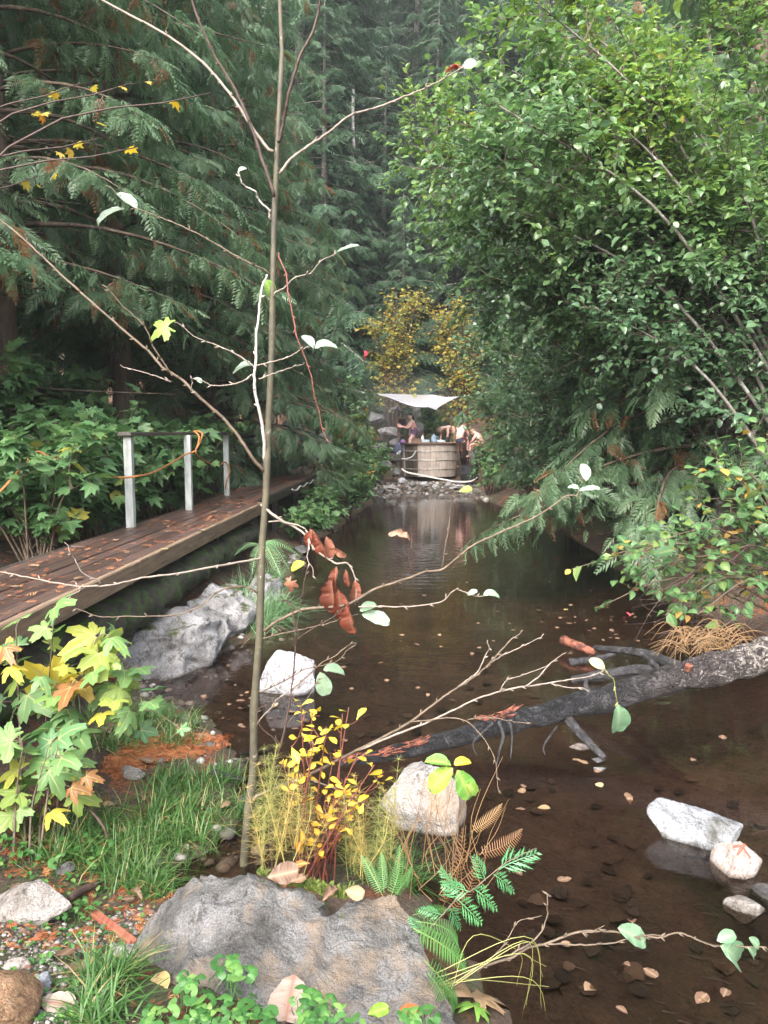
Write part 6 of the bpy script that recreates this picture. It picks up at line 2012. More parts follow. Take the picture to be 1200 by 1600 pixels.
rad = rad * .72 * (1 + .16 * np.exp(-((k_ * 80) % 9 - 4) ** 2 / 1.2))
g = Geo(); tube(g, TP, rad, 14, wob=.10, seed=3)
part('trunk', g, M['bark_sapling'], root, True)
def branch(pts, r0, r1, mat, root, buds=True, name='branch', n=None, sides=6, seed=0):
    r_ = np.random.default_rng(int(abs(pts[0][0] * 7 + pts[-1][1])) + seed)
    P = spline([PY(*q) for q in pts], n or 8 * len(pts))
    kn = np.linspace(0, 1, max(4, len(P) // 5))
    off = np.stack([np.interp(np.linspace(0, 1, len(P)), kn, r_.normal(0, .006, len(kn))) for _ in range(3)], 1)
    P[1:-1] += off[1:-1] + r_.normal(0, .0008, (len(P) - 2, 3))
    g = Geo()
    tube(g, P, np.linspace(r0, r1, len(P)) * .82, sides)
    if buds:
        L = np.linalg.norm(np.diff(P, axis=0), axis=1).sum()
        for t in np.arange(.12, 1.0, .075 / max(L, .1)):
            i = min(len(P) - 2, int(t * (len(P) - 1)))
            d = nrm(P[i + 1] - P[i])
            e = nrm(d * .9 + rand_unit(r_, 1)[0] * .7)
            tube(g, [P[i], P[i] + e * .012, P[i] + e * .022], [.0032, .0036, .0008], 5)
    return part(name, g, mat, root, True)
S = SY
for pts, r0, r1, mt in [
    ([(428, 308, S), (395, 205, S - .02), (350, 110, S - .05), (312, 40, S - .08), (285, -30, S - .1)], .0095, .006, 'twig_dark'),
    ([(427, 237, S), (392, 190, S + .05), (350, 134, S + .1), (270, 66, S + .15), (155, 0, S + .2), (90, -40, S + .2)], .009, .005, 'twig_pale'),
    ([(433, 222, S), (448, 165, S - .06), (468, 100, S - .1), (490, 40, S - .12), (505, -20, S - .15)], .0088, .006, 'twig_dark'),
    ([(437, 272, S), (468, 240, S + .02), (505, 212, S + .04), (550, 182, S + .06), (610, 160, S + .08), (670, 135, S + .1), (722, 106, S + .12)], .0082, .0032, 'twig_pale'),
    ([(424, 345, S), (415, 322, S - .05), (400, 305, S - .07), (383, 288, S - .1), (372, 268, S - .12)], .006, .003, 'twig_white'),
    ([(413, 720, S), (408, 660, S - .05), (402, 610, S - .08), (398, 575, S - .1), (397, 520, S - .1), (402, 470, S - .1), (410, 440, S - .08), (418, 430, S - .05)], .0095, .004, 'twig_white'),
    ([(398, 575, S - .1), (360, 548, S - .12), (320, 530, S - .14), (272, 503, S - .16)], .0045, .002, 'twig_pale'),
    ([(396, 585, S - .1), (370, 597, S - .12), (330, 600, S - .14), (305, 590, S - .15)], .004, .002, 'twig_pale'),
    ([(400, 572, S - .1), (440, 560, S - .12), (475, 545, S - .15), (490, 540, S - .15)], .004, .002, 'twig_pale'),
    ([(404, 592, S - .1), (440, 580, S - .14), (475, 566, S - .17)], .004, .0018, 'twig_pale'),
    ([(413, 735, S), (385, 700, S - .06), (345, 650, S - .1), (300, 612, S - .12), (262, 580, S - .12), (215, 538, S - .12), (150, 475, S - .1), (70, 402, S - .05), (0, 345, S), (-60, 300, S)], .0095, .004, 'twig_tan'),
    ([(270, 588, S - .12), (248, 550, S - .16), (218, 498, S - .2), (160, 445, S - .25)], .005, .0025, 'twig_tan'),
    ([(268, 597, S - .12), (230, 585, S - .15), (188, 570, S - .18)], .0035, .0016, 'twig_pale'),
    ([(308, 617, S - .12), (302, 602, S - .15), (298, 588, S - .16)], .0035, .0016, 'twig_pale'),
    ([(420, 428, S), (380, 402, S - .05), (330, 374, S - .08), (270, 342, S - .1), (215, 325, S - .12), (165, 290, S - .12)], .0055, .0022, 'twig_tan'),
    ([(428, 463, S), (455, 440, S - .03), (490, 420, S - .05), (525, 395, S - .06)], .0052, .002, 'twig_pale'),
    ([(436, 395, S - .02), (450, 445, S - .1), (462, 505, S - .14), (475, 555, S - .16), (490, 610, S - .16), (500, 650, S - .15), (513, 692, S - .15)], .0045, .0022, 'twig_red'),
    ([(408, 788, S), (440, 812, S - .06), (465, 828, S - .1), (490, 850, S - .12), (520, 878, S - .14), (545, 880, S - .15), (556, 905, S - .15), (555, 945, S - .15)], .008, .003, 'twig_pale'),
    ([(420, 815, S - .02), (445, 818, S - .08), (475, 825, S - .12), (482, 850, S - .12), (482, 880, S - .14), (492, 902, S - .14)], .0045, .002, 'twig_pale'),
    ([(410, 872, S), (340, 885, S - .15), (260, 900, S - .25), (170, 912, S - .3), (90, 910, S - .3), (0, 893, S - .3), (-40, 885, S - .3)], .0062, .003, 'twig_pale'),
    ([(157, 912, S - .3), (130, 890, S - .33), (112, 868, S - .35), (100, 847, S - .36)], .0035, .0016, 'twig_pale'),
    ([(130, 913, S - .3), (118, 925, S - .32), (104, 938, S - .33)], .003, .0014, 'twig_pale'),
    ([(406, 928, S), (385, 918, S - .05), (350, 920, S - .1), (310, 945, S - .14), (260, 962, S - .18), (180, 965, S - .2), (115, 952, S - .22)], .0055, .002, 'twig_tan'),
    ([(412, 985, S), (440, 966, S - .06), (480, 953, S - .1), (540, 945, S - .15), (600, 915, S - .2), (650, 897, S - .22), (690, 887, S - .24), (750, 850, S - .27), (800, 825, S - .3), (850, 800, S - .32), (890, 772, S - .34), (903, 765, S - .34)], .0098, .003, 'twig_tan'),
    ([(560, 948, S - .16), (620, 948, S - .2), (680, 943, S - .22), (710, 922, S - .25), (735, 930, S - .26), (760, 928, S - .26)], .0042, .002, 'twig_pale'),
    ([(640, 898, S - .22), (640, 860, S - .25), (643, 840, S - .26)], .004, .002, 'twig_dark'),
    ([(690, 887, S - .24), (702, 830, S - .28), (704, 790, S - .3), (718, 770, S - .3)], .0035, .0018, 'twig_tan'),
    ([(405, 1000, S), (470, 985, S - .08), (520, 970, S - .12), (560, 960, S - .14)], .004, .0018, 'twig_tan'),
    ([(404, 1080, S), (450, 1062, S - .06), (490, 1045, S - .1), (530, 1030, S - .12), (556, 1006, S - .14)], .0045, .0018, 'twig_tan'),
    ([(400, 1135, S), (420, 1110, S - .05), (440, 1090, S - .07), (480, 1060, S - .1)], .004, .0018, 'twig_pale'),
]:
    branch(pts, r0, r1, M[mt], root)
def tiplf(b0, b1, dy, tp, mt, t, k=0, nf=(0, -.6, .8), dY=0.0): hand_leaf(root, b0, b1, S + dy, tp, M[mt], t, k, nf, dY=dY)
for a_ in [((722, 106), (748, 92), .12, T_BIG, 'whiteleaf', .4, 0, (.2, -1, .2)), ((195, 327), (140, 331), -.1, T_BIG, 'whiteleaf', .6, 1, (0, -.35, .95)), ((525, 395), (566, 376), -.06, T_BIG, 'pale', .9, 0, (.1, -.3, .9)),
           ((490, 545), (474, 516), -.15, T_BIG, 'whiteleaf', .4, 1, (.3, -.6, .6)), ((492, 545), (525, 526), -.15, T_BIG, 'pale', .9, 2, (.1, -.5, .7)), ((396, 572), (360, 564), -.1, T_BIG, 'whiteleaf', .2, 2, (0, -.4, .9)),
           ((305, 590), (318, 598), -.15, T_BIG, 'whiteleaf', .3, 0, (0, -.7, .5)), ((270, 508), (230, 512), -.16, T_PALM, 'lime', .35, 1, (.1, -.9, .5)), ((215, 327), (180, 292), -.12, T_BIG, 'whiteleaf', .3, 0, (.3, -.5, .7)),
           ((372, 268), (385, 258), -.12, T_BIG, 'whiteleaf', .3, 1, (0, -.8, .5)), ((903, 768), (945, 758), -.34, T_BIG, 'whiteleaf', .2, 0, (0, -.25, .95)), ((916, 752), (913, 720), -.34, T_BIG, 'pale', .99, 1, (.1, -.9, .35)), ((905, 765), (890, 755), -.34, T_BIG, 'pale', .8, 2, (.1, -.6, .6)),
           ((565, 960), (618, 972), -.15, T_BIG, 'pale', .95, 0, (0, -.5, .8)), ((562, 955), (588, 938), -.15, T_BIG, 'pale', .6, 1, (.2, -.5, .7)), ((755, 930), (783, 922), -.26, T_BIG, 'pale', .8, 2, (0, -.5, .8)), ((730, 930), (748, 920), -.26, T_BIG, 'pale', .8, 0, (0, -.5, .8)),
           ((641, 846), (606, 830), -.26, T_CURL, 'litter', .38, 1, (.1, -.6, .7)), ((478, 880), (452, 886), -.14, T_BIG, 'lime', .7, 1, (0, -.6, .6)), ((718, 768), (738, 762), -.3, T_BIG, 'lime', .5, 0, (0, -.6, .6)),
           ((500, 1050), (512, 1095), -.1, T_BIG, 'pale', .75, 0, (.1, -.95, .3)), ((505, 1047), (540, 1040), -.1, T_BIG, 'pale', .7, 2, (0, -.5, .8)), ((412, 436), (430, 462), 0, T_BIG, 'lime', .2, 1, (.2, -.8, .4)),
           ((457, 905), (442, 925), -.05, T_PALM, 'dead', .9, 2, (.1, -.9, .4)), ((722, 105), (690, 108), .12, T_CURL, 'dead', .6, 0, (0, -.7, .6)), ((716, 108), (700, 100), .12, T_CURL, 'dead', .5, 1, (0, -.7, .6))]:
    tiplf(*a_)
# the dead red leaves hanging from the middle branch
for a_ in [((484, 826), (500, 868), -.12, .7, 0), ((495, 835), (512, 880), -.13, .5, 1), ((510, 838), (516, 885), -.14, .8, 2), ((520, 855), (545, 875), -.14, .9, 1), ((526, 885), (518, 945), -.14, .3, 0), ((520, 900), (516, 975), -.14, .2, 1), ((528, 920), (538, 982), -.14, .6, 2), ((540, 890), (545, 925), -.15, .3, 0), ((545, 940), (549, 1005), -.15, .5, 1), ((555, 905), (552, 950), -.15, .7, 2), ((488, 828), (478, 860), -.12, .6, 2)]:
    hand_leaf(root, a_[0], a_[1], S + a_[2], T_CURL, M['dead'], a_[3], a_[4], (.35 * math.sin(a_[0][0]), -.9, .25))
# second thin dark stem and the pale forked twigs beside it
root = thing('sapling', PY(428, 1360, 3.25), 'thin dark leaning stem just right of the slender sapling', 'sapling')
branch([(428, 1370, 3.25), (423, 1300, 3.25), (427, 1230, 3.24), (443, 1150, 3.22), (457, 1080, 3.2), (463, 1000, 3.18), (458, 950, 3.16), (442, 935, 3.15)], .0075, .003, M['twig_dark'], root, name='stem')
for pts, r0, r1, mt in [([(440, 1165, 3.22), (400, 1120, 3.2), (430, 1095, 3.2)], .003, .0015, 'twig_dark'), ([(457, 1080, 3.2), (500, 1040, 3.16), (530, 1020, 3.14), (557, 1005, 3.12)], .0035, .0016, 'twig_tan'), ([(445, 1140, 3.22), (490, 1072, 3.18), (505, 1060, 3.16)], .003, .0015, 'twig_tan'), ([(463, 1000, 3.18), (515, 968, 3.14), (545, 940, 3.12)], .0032, .0015, 'twig_dark'), ([(458, 1010, 3.18), (478, 900, 3.15), (480, 885, 3.15)], .003, .0015, 'twig_dark')]:
    branch(pts, r0, r1, M[mt], root)
root = thing('bare_bush', PY(430, 1250, 3.3), 'bare pale forking branches reaching right over the water to the log', 'bush')
for pts, r0, r1, mt in [([(395, 1250, 3.3), (450, 1225, 3.3), (520, 1190, 3.28), (600, 1150, 3.25), (650, 1120, 3.22), (700, 1085, 3.2), (750, 1050, 3.18), (790, 1010, 3.16), (815, 985, 3.15)], .0095, .003, 'twig_tan'),
                        ([(560, 1172, 3.26), (650, 1135, 3.22), (720, 1105, 3.2), (790, 1078, 3.18), (850, 1068, 3.16), (905, 1058, 3.15), (945, 1045, 3.14)], .0065, .0028, 'twig_pale'),
                        ([(700, 1085, 3.2), (740, 1055, 3.18), (765, 1020, 3.16), (762, 1000, 3.15)], .0045, .002, 'twig_pale'), ([(765, 1040, 3.18), (800, 1018, 3.16), (850, 990, 3.14)], .004, .0018, 'twig_pale'), ([(820, 1072, 3.17), (850, 1045, 3.15), (885, 1020, 3.13)], .0042, .0018, 'twig_pale'), ([(860, 1068, 3.16), (900, 1075, 3.15), (920, 1078, 3.14)], .0035, .0016, 'twig_pale'), ([(780, 1080, 3.18), (800, 1060, 3.17), (860, 1040, 3.15)], .0035, .0016, 'twig_pale'),
                        ([(640, 1128, 3.22), (690, 1122, 3.2), (730, 1125, 3.18), (760, 1160, 3.14), (775, 1200, 3.12), (780, 1240, 3.1)], .004, .0018, 'twig_tan'), ([(730, 1125, 3.18), (780, 1122, 3.17), (830, 1130, 3.16)], .003, .0015, 'twig_tan'), ([(470, 1210, 3.3), (540, 1240, 3.25), (610, 1275, 3.2), (700, 1280, 3.15)], .0035, .0016, 'twig_pale')]:
    branch(pts, r0, r1, M[mt], root)
hand_leaf(root, (965, 1100), (975, 1160), 3.14, T_BIG, M['pale'], .3, 1, (.2, -.95, .2))
branch([(945, 1045, 3.14), (955, 1060, 3.14), (963, 1090, 3.14), (966, 1102, 3.14)], .002, .0015, M['horsetail'], root)
hand_leaf(root, (945, 1045), (925, 1030), 3.14, T_BIG, M['litter'], .85, 1, (.1, -.8, .4))
# twig with three green leaves in the lower right
root = thing('bare_bush', PY(720, 1560, 2.45), 'long tan twig with a few green leaves stretching over the water at lower right', 'bush')
for pts, r0, r1 in [([(680, 1570, 2.4), (740, 1520, 2.42), (800, 1490, 2.45), (860, 1472, 2.48), (905, 1455, 2.5), (960, 1457, 2.52), (1020, 1462, 2.54), (1065, 1460, 2.55), (1110, 1472, 2.56), (1160, 1480, 2.57), (1200, 1485, 2.58)], .0062, .0028), ([(856, 1475, 2.48), (940, 1473, 2.5), (1000, 1465, 2.52), (1040, 1461, 2.54)], .004, .002), ([(790, 1493, 2.45), (850, 1450, 2.45), (858, 1400, 2.45), (856, 1400, 2.45)], .0042, .0018), ([(905, 1455, 2.5), (930, 1450, 2.5), (945, 1446, 2.5)], .003, .0015), ([(745, 1520, 2.42), (800, 1460, 2.42), (845, 1430, 2.42)], .003, .0014)]:
    branch(pts, r0, r1, M['twig_tan'], root)
for a_ in [((965, 1450), (1022, 1475), 2.52, .5, 0, (0, -.5, .85)), ((1120, 1470), (1155, 1455), 2.56, .4, 1, (0, -.6, .7)), ((1125, 1478), (1190, 1512), 2.56, .35, 2, (.1, -.7, .6)), ((1170, 1465), (1192, 1482), 2.58, .3, 0, (0, -.6, .7)), ((1168, 1480), (1190, 1500), 2.58, .4, 1, (0, -.6, .7))]:
    hand_leaf(root, a_[0], a_[1], a_[2], T_BIG, M['pale'], a_[3], a_[4], a_[5])
# green sprawling thin vines at the waterside
rng = np.random.default_rng(640)
g = Geo()
for k in range(8):
    a = (680 + rng.uniform(-15, 30), 1540 + rng.uniform(-25, 35))
    m1 = (770 + rng.uniform(-40, 60), 1490 + rng.uniform(-30, 40))
    e = (840 + rng.uniform(-40, 30), 1545 + rng.uniform(-40, 60))
    tube(g, spline([PY(*a, 2.38), PY(*m1, 2.42), PY(*e, 2.5)], 14), [.0017, .0008], 4)
solo('vine', g, M['horsetail'], PY(690, 1550, 2.38), 'thin yellow green trailing stems right of the big boulder', 'vine')

# sprout with five large green and yellow leaves
root = thing('young_plant', PY(715, 1330, 3.1), 'young plant with four large green and yellow leaves above the round boulder', 'plant')
branch([(700, 1400, 3.05), (712, 1320, 3.0), (716, 1250, 2.95), (708, 1200, 2.95)], .004, .0025, M['twig_tan'], root, False, 'stem')
for a_ in [((708, 1200), (668, 1235), .5, 0, (-.3, -.7, .6)), ((705, 1196), (670, 1180), .1, 1, (0, -.35, .95)), ((709, 1195), (732, 1184), .98, 2, (.1, -.5, .8)), ((714, 1203), (738, 1250), .1, 0, (.2, -.9, .35)), ((728, 1225), (750, 1240), .3, 1, (.2, -.8, .45))]:
    hand_leaf(root, a_[0], a_[1], 2.95, T_BIG, M['lime'], a_[2], a_[3], a_[4])

# yellow leaved bush behind the big boulder
rng = np.random.default_rng(650)
ends = [PY(px, py, 3.12 + rng.uniform(-.12, .12)) for px, py in [(470, 1100), (488, 1110), (535, 1115), (545, 1105), (455, 1165), (510, 1140), (560, 1175), (440, 1190), (585, 1195), (600, 1205), (520, 1190), (470, 1180), (500, 1220), (540, 1215), (450, 1230), (490, 1160), (480, 1290), (530, 1300), (560, 1250)]]
shrub('yellow_bush', PY(490, 1375, 3.12), 'small bush with spoon shaped yellow leaves behind the big boulder', 'bush', None, ends, rng, M['yellow'], T_SPOON, M['twig_red'], (.034, .062), .030, L2=.12, n2=5, L3=.05, n3=1, up=.45, nmax=300, minpx=6, r=(.0055, .002), arch=.03, r2=.004,
      tint_f=lambda P, r: (1.0 - ((P[:, 2] - .15) / .75).clip(0, 1) * .95 + .12 * r.normal(size=len(P))).clip(0, 1))
# horsetail
def horsetail(poly, n, label, h=(.22, .42), Yr=(2.9, 3.25)):
    g = Geo()
    for px, py in poly_sample(rng, poly, n):
        Y = rng.uniform(*Yr)
        b0 = PY(px, py, Y)
        H = rng.uniform(*h)
        e = b0 + np.array([rng.normal(0, .07), rng.normal(0, .05), H])
        P = spline([b0, (b0 + e) / 2 + rng.normal(0, .02, 3), e], 9)
        t0 = rng.uniform()
        tube(g, P, [.0022, .0008], 4, t0, cap=False)
        for i in range(2, 9):
            m = 9
            a = np.arange(m) * 6.283 / m + rng.uniform(0, 1)
            L = H * .30 * (1 - (i / 10) ** 2) * rng.uniform(.6, 1.1, m)
            d = np.stack([np.cos(a), np.sin(a), rng.uniform(.15, .7, m)], 1)
            Mx = frames(d, np.array([0, 0, 1.]), L)
            Mx[:, :, 0] *= (.06 / L)[:, None] * 1.1
            g.inst(tpl_blade(.2, .016), Mx, np.repeat(P[i:i + 1], m, 0), np.full(m, t0))
    return solo('horsetail', g, M['horsetail'], PY(480, 1370, 3.1), label, 'horsetail')
horsetail([(405, 1310), (470, 1310), (480, 1375), (405, 1372)], 26, 'wispy yellow green horsetails at the foot of the slender sapling')
horsetail([(520, 1330), (610, 1330), (630, 1400), (530, 1395)], 22, 'wispy horsetails between yellow bush and round boulder')
# dry grass stems round the round boulder
g = Geo()
for k in range(40):
    a = (rng.uniform(620, 760), rng.uniform(1330, 1410))
    e = (a[0] + rng.uniform(-70, 60), a[1] - rng.uniform(40, 170))
    Y = rng.uniform(2.75, 3.2)
    tube(g, spline([PY(*a, Y), PY((a[0] + e[0]) / 2 + rng.uniform(-15, 15), (a[1] + e[1]) / 2, Y), PY(*e, Y + rng.uniform(-.1, .1))], 8), [.0018, .0007], 4)
tag(solo('dry_stems', g, M['fern_dead'], PY(690, 1390, 3.0), 'dry brown stems in front of the round pale boulder', 'grass'), kind='stuff')
# ferns
def fern(base, fronds, label, mat, stem='fern_stem', Y0=2.45):
    root = thing('fern', PY(*base, Y0), label, 'fern', 'ferns beside the big boulder')
    for i, (b0, b1, Y, dY, nf, t) in enumerate(fronds):
        p, q = PY(*b0, Y), PY(*b1, Y + dY)
        d = q - p
        put('frond', leaf_mesh('fern', T_FERN, M[mat], i, t), root, frames(d[None], np.array(nf, float), np.linalg.norm(d))[0], p)
    return root
fern((660, 1470), [((645, 1450), (748, 1508), 2.40, .05, (.2, -.6, .75), .6), ((650, 1440), (738, 1465), 2.45, .08, (0, -.5, .85), .4), ((652, 1455), (730, 1490), 2.40, .1, (.1, -.7, .7), .8), ((662, 1500), (732, 1588), 2.30, .06, (.4, -.5, .7), .5), ((668, 1520), (708, 1600), 2.26, .02, (.5, -.5, .7), .7), ((645, 1430), (705, 1412), 2.5, .1, (0, -.4, .9), .3), ((690, 1540), (725, 1565), 2.3, .05, (.3, -.5, .8), .6)], 'bright green fern drooping over the right edge of the big boulder', 'fern')
fern((600, 1400), [((598, 1400), (560, 1335), 2.78, .1, (0, -.8, .5), .4), ((610, 1402), (628, 1320), 2.78, .1, (.2, -.9, .4), .6), ((600, 1395), (592, 1330), 2.8, .1, (-.2, -.9, .4), .7), ((615, 1400), (648, 1350), 2.78, .1, (.3, -.8, .5), .3)], 'small upright green fern behind the right shoulder of the big boulder', 'fern', Y0=2.78)
fern((700, 1390), [((735, 1300), (788, 1256), 2.95, .05, (.2, -.9, .3), .7), ((745, 1335), (825, 1298), 2.9, .05, (.2, -.9, .3), .1), ((690, 1420), (728, 1300), 2.8, .05, (.5, -.8, .2), .0), ((700, 1430), (755, 1340), 2.75, .05, (.5, -.8, .2), .1)], 'withered brown fern fronds in front of the dark water', 'fern_dead', Y0=2.85)
fern((420, 870), [((405, 850), (370, 858), 8.2, -.3, (0, -.5, .8), .5), ((415, 845), (450, 870), 8.2, -.3, (0, -.5, .8), .3), ((415, 850), (440, 890), 8.2, -.4, (0, -.5, .8), .8), ((410, 850), (395, 885), 8.2, -.4, (0, -.5, .8), .6), ((412, 850), (462, 850), 8.2, -.2, (0, -.5, .8), .4)], 'pale fern hanging below the edge beam of the boardwalk', 'reedgrass', Y0=8.2)
# cedar seedling
root = thing('cedar_seedling', PY(640, 1480, 2.5), 'cedar seedling with flat bright green sprays right of the big boulder', 'seedling')
branch([(640, 1490, 2.5), (680, 1440, 2.5), (730, 1395, 2.5), (790, 1355, 2.5), (838, 1325, 2.5)], .004, .0015, M['twig_tan'], root, False, 'stem')
sm = [tpl_cedar(61, 9, 0, .15, .45), tpl_cedar(62, 8, 0, .25, .5)]
for i, (b0, b1, nf) in enumerate([((780, 1362), (838, 1326), (0, -.6, .8)), ((760, 1375), (742, 1340), (0, -.7, .7)), ((770, 1368), (808, 1392), (0, -.7, .7)), ((735, 1392), (690, 1382), (0, -.6, .8)), ((738, 1390), (782, 1418), (.1, -.7, .7)), ((715, 1408), (762, 1440), (.1, -.7, .7)), ((700, 1420), (725, 1452), (.1, -.7, .7)), ((690, 1428), (655, 1420), (0, -.6, .8)), ((720, 1402), (690, 1360), (0, -.6, .8)), ((665, 1455), (640, 1435), (0, -.6, .8))]):
    hand_leaf(root, b0, b1, 2.5, sm, M['seedling'], (.2 + .15 * i) % 1, i, nf, 'spray')

# large lobed berry plant at the left, turning yellow
rng = np.random.default_rng(660)
def berry(name, stems, leaves, label, Yb, mat):
    root = thing('berry_bush', stems[0][0], label, 'bush', 'yellowing berry bushes in the left foreground')
    SP = []
    for pts in stems:
        P = spline(pts, 16); SP.append(P)
        g = Geo(); tube(g, P, [.006, .0025], 6); part('stem', g, M['twig_tan'], root, True)
    allp = np.concatenate(SP)
    pet = Geo()
    for i, (px, py, s, t, Y) in enumerate(leaves):
        c = PY(px, py, Y)
        L = s / F_PX * Y * .84
        a = rng.uniform(0, 6.28)
        near = allp[np.argmin(np.linalg.norm(allp - c, axis=1) + (allp[:, 2] > c[2] + .05) * .15)]
        d = nrm(nrm(c - near) * .9 + np.array([math.cos(a) * .35, -.35, -.25]))
        nf = nrm(np.array([rng.normal(0, .3), -.62 + rng.normal(0, .2), .75]))
        b0 = c - d * L * .5
        tube(pet, spline([near, (near + b0) / 2 + np.array([0, 0, .02]), b0 + d * L * .2], 6), [.002, .0015], 4)
        put('leaf', leaf_mesh('pal', T_PALM, mat, i, round(float(np.clip(t + rng.normal(0, .06), 0, 1)) * 12) / 12), root, frames(d[None], nf, L)[0], b0)
    part('leaf_stalks', pet, M['twig_tan'], root)
    return root
def gp(px, py): return gpt(px, py, -.02)
Lh = [(30, 968, 62, .30), (88, 948, 66, .22), (130, 992, 78, .68), (22, 1062, 60, .60), (78, 1052, 98, .78), (122, 1075, 60, .95), (155, 1022, 80, .55), (188, 1052, 62, .35), (216, 1048, 52, .22), (45, 1100, 80, .30), (102, 1112, 70, .22), (62, 1142, 92, .10), (18, 1122, 62, .18), (112, 1152, 82, .15), (142, 1128, 60, .35), (172, 1098, 50, .6), (232, 1102, 46, .18), (250, 1108, 40, .15), (195, 1115, 52, .22), (10, 1010, 52, .92), (60, 985, 50, .55), (105, 1022, 50, .5), (175, 1000, 55, .3), (30, 1030, 55, .4), (140, 1060, 55, .45), (68, 1095, 60, .55), (160, 1075, 55, .25)]
st = [[gp(60, 1330), PY(70, 1150, 3.75), PY(85, 960, 3.6)], [gp(80, 1320), PY(110, 1120, 3.7), PY(150, 1000, 3.65)], [gp(40, 1330), PY(30, 1120, 3.7), PY(25, 980, 3.6)], [gp(110, 1310), PY(160, 1150, 3.75), PY(240, 1095, 3.7)], [gp(95, 1315), PY(140, 1130, 3.75), PY(205, 1050, 3.75)]]
berry('a', st, [(x, y, s, t, 3.66 + rng.uniform(-.18, .18)) for x, y, s, t in Lh + [(x + rng.uniform(-38, 38), y + rng.uniform(-30, 45), s * rng.uniform(.6, .95), t + rng.normal(0, .2)) for x, y, s, t in Lh]], 'berry bush with large lobed green and yellow leaves, upper one at the left edge', 3.7, M['thimble_y'])
Ll = [(30, 1172, 92, .32), (82, 1182, 82, .25), (92, 1212, 82, .25), (40, 1222, 72, .40), (15, 1242, 62, .42), (72, 1252, 52, .62), (78, 1272, 50, .72), (18, 1202, 62, .62), (58, 1192, 62, .20), (100, 1150, 70, .2), (120, 1195, 50, .3), (0, 1160, 70, .3), (5, 1280, 55, .55), (50, 1285, 40, .5), (115, 1235, 45, .95), (25, 1265, 45, .8)]
st = [[gp(20, 1345), PY(25, 1250, 3.3), PY(35, 1170, 3.3)], [gp(60, 1345), PY(75, 1240, 3.35), PY(90, 1170, 3.4)], [gp(45, 1350), PY(50, 1260, 3.3), PY(70, 1190, 3.3)]]
berry('b', st, [(x, y, s, t, 3.35 + rng.uniform(-.12, .12)) for x, y, s, t in Ll + [(x + rng.uniform(-38, 38), y + rng.uniform(-30, 45), s * rng.uniform(.6, .95), t + rng.normal(0, .2)) for x, y, s, t in Ll]], 'berry bush with large lobed leaves, lower one at the left edge above the pale stone', 3.4, M['thimble_y'])

# low three-lobed herbs in front of the boulder
def tri_leaf(seed):
    V, F, rb = [], [], []
    n = 0
    for a in (-1.15, 0, 1.15):
        v, f, r_ = T_SPOON[seed % 3]
        v = v * np.array([1.9, .55, .6]) + [0, .12, 0]
        for q in range(len(v)): v[q, 0] *= 1 + .25 * math.sin(9 * v[q, 1])
        c, s = math.cos(a), math.sin(a)
        V.append(np.column_stack([v[:, 0] * c + v[:, 1] * s, -v[:, 0] * s + v[:, 1] * c, v[:, 2]]))
        F.append(f + n); rb.append(r_ * .5); n += len(v)
    V = np.concatenate(V); V[:, 1] += .35
    return V / 1.0, np.concatenate(F), np.concatenate(rb)
T_TRI = [tri_leaf(k) for k in range(3)]
rng = np.random.default_rng(670)
herbs = [([(235, 1575), (330, 1565), (340, 1610), (230, 1615)], 22, 'three lobed green herb at the left foot of the big boulder'), ([(340, 1490), (380, 1490), (390, 1520), (345, 1530)], 9, 'small herb sprig growing against the middle of the boulder face'), ([(340, 1565), (420, 1555), (425, 1605), (345, 1615)], 20, 'three lobed green herb left of the large fallen leaf'),
         ([(460, 1545), (540, 1570), (560, 1605), (460, 1605)], 22, 'three lobed green herb right of the large fallen leaf'), ([(630, 1575), (680, 1575), (680, 1605), (630, 1605)], 8, 'little herb at the lower right of the big boulder'), ([(270, 1520), (310, 1530), (320, 1560), (270, 1560)], 8, 'little herb climbing the left flank of the big boulder'),
         ([(0, 1300), (60, 1290), (70, 1370), (0, 1370)], 18, 'round leaved herb at the left edge above the pale stone'), ([(90, 1320), (170, 1320), (160, 1365), (90, 1365)], 16, 'green herb in grass above the grey brown stick'), ([(90, 1420), (150, 1420), (150, 1460), (90, 1460)], 14, 'small leaved herb between pale stone and red stick'), ([(430, 1385), (500, 1390), (530, 1400), (440, 1400)], 5, 'tiny herb in the moss on top of the big boulder')]
for poly, n, lab in herbs:
    pts = poly_sample(rng, poly, int(n * 1.7))
    P = []
    for px, py in pts:
        if py > 1480 and px > 200: P.append(PY(px, py, float(np.interp(py, [1490, 1610], [2.22, 1.94]))))
        elif 'tiny' in lab: P.append(PY(px, py, 2.66))
        else: P.append(gpt(px, py, .045))
    P = np.array(P)
    root = thing('herb', P.mean(0) - [0, 0, .05], lab, 'plant', 'low green herbs on the near bank')
    stg = Geo()
    for i, p in enumerate(P):
        a = rng.uniform(0, 6.28)
        d = np.array([math.cos(a), math.sin(a), rng.uniform(-.1, .35)])
        s = rng.uniform(.022, .042) if 'small leaved' not in lab else rng.uniform(.018, .03)
        put('leaf', leaf_mesh('tri' if 'round' not in lab else 'ov', T_TRI if 'round' not in lab else T_OVAL, M['herb'], i, round(rng.uniform(0, 1) * 6) / 6), root, frames(nrm(d)[None], nrm(np.array([0, -.35, 1]) + rng.normal(0, .2, 3)), s)[0], p)
        tube(stg, spline([p + [0, 0, 0], p + np.array([rng.normal(0, .02), rng.normal(0, .02), -.04]), p + np.array([rng.normal(0, .03), rng.normal(0, .03), -.10])], 5), [.0012, .0016], 4)
    part('stems', stg, M['herb'], root)
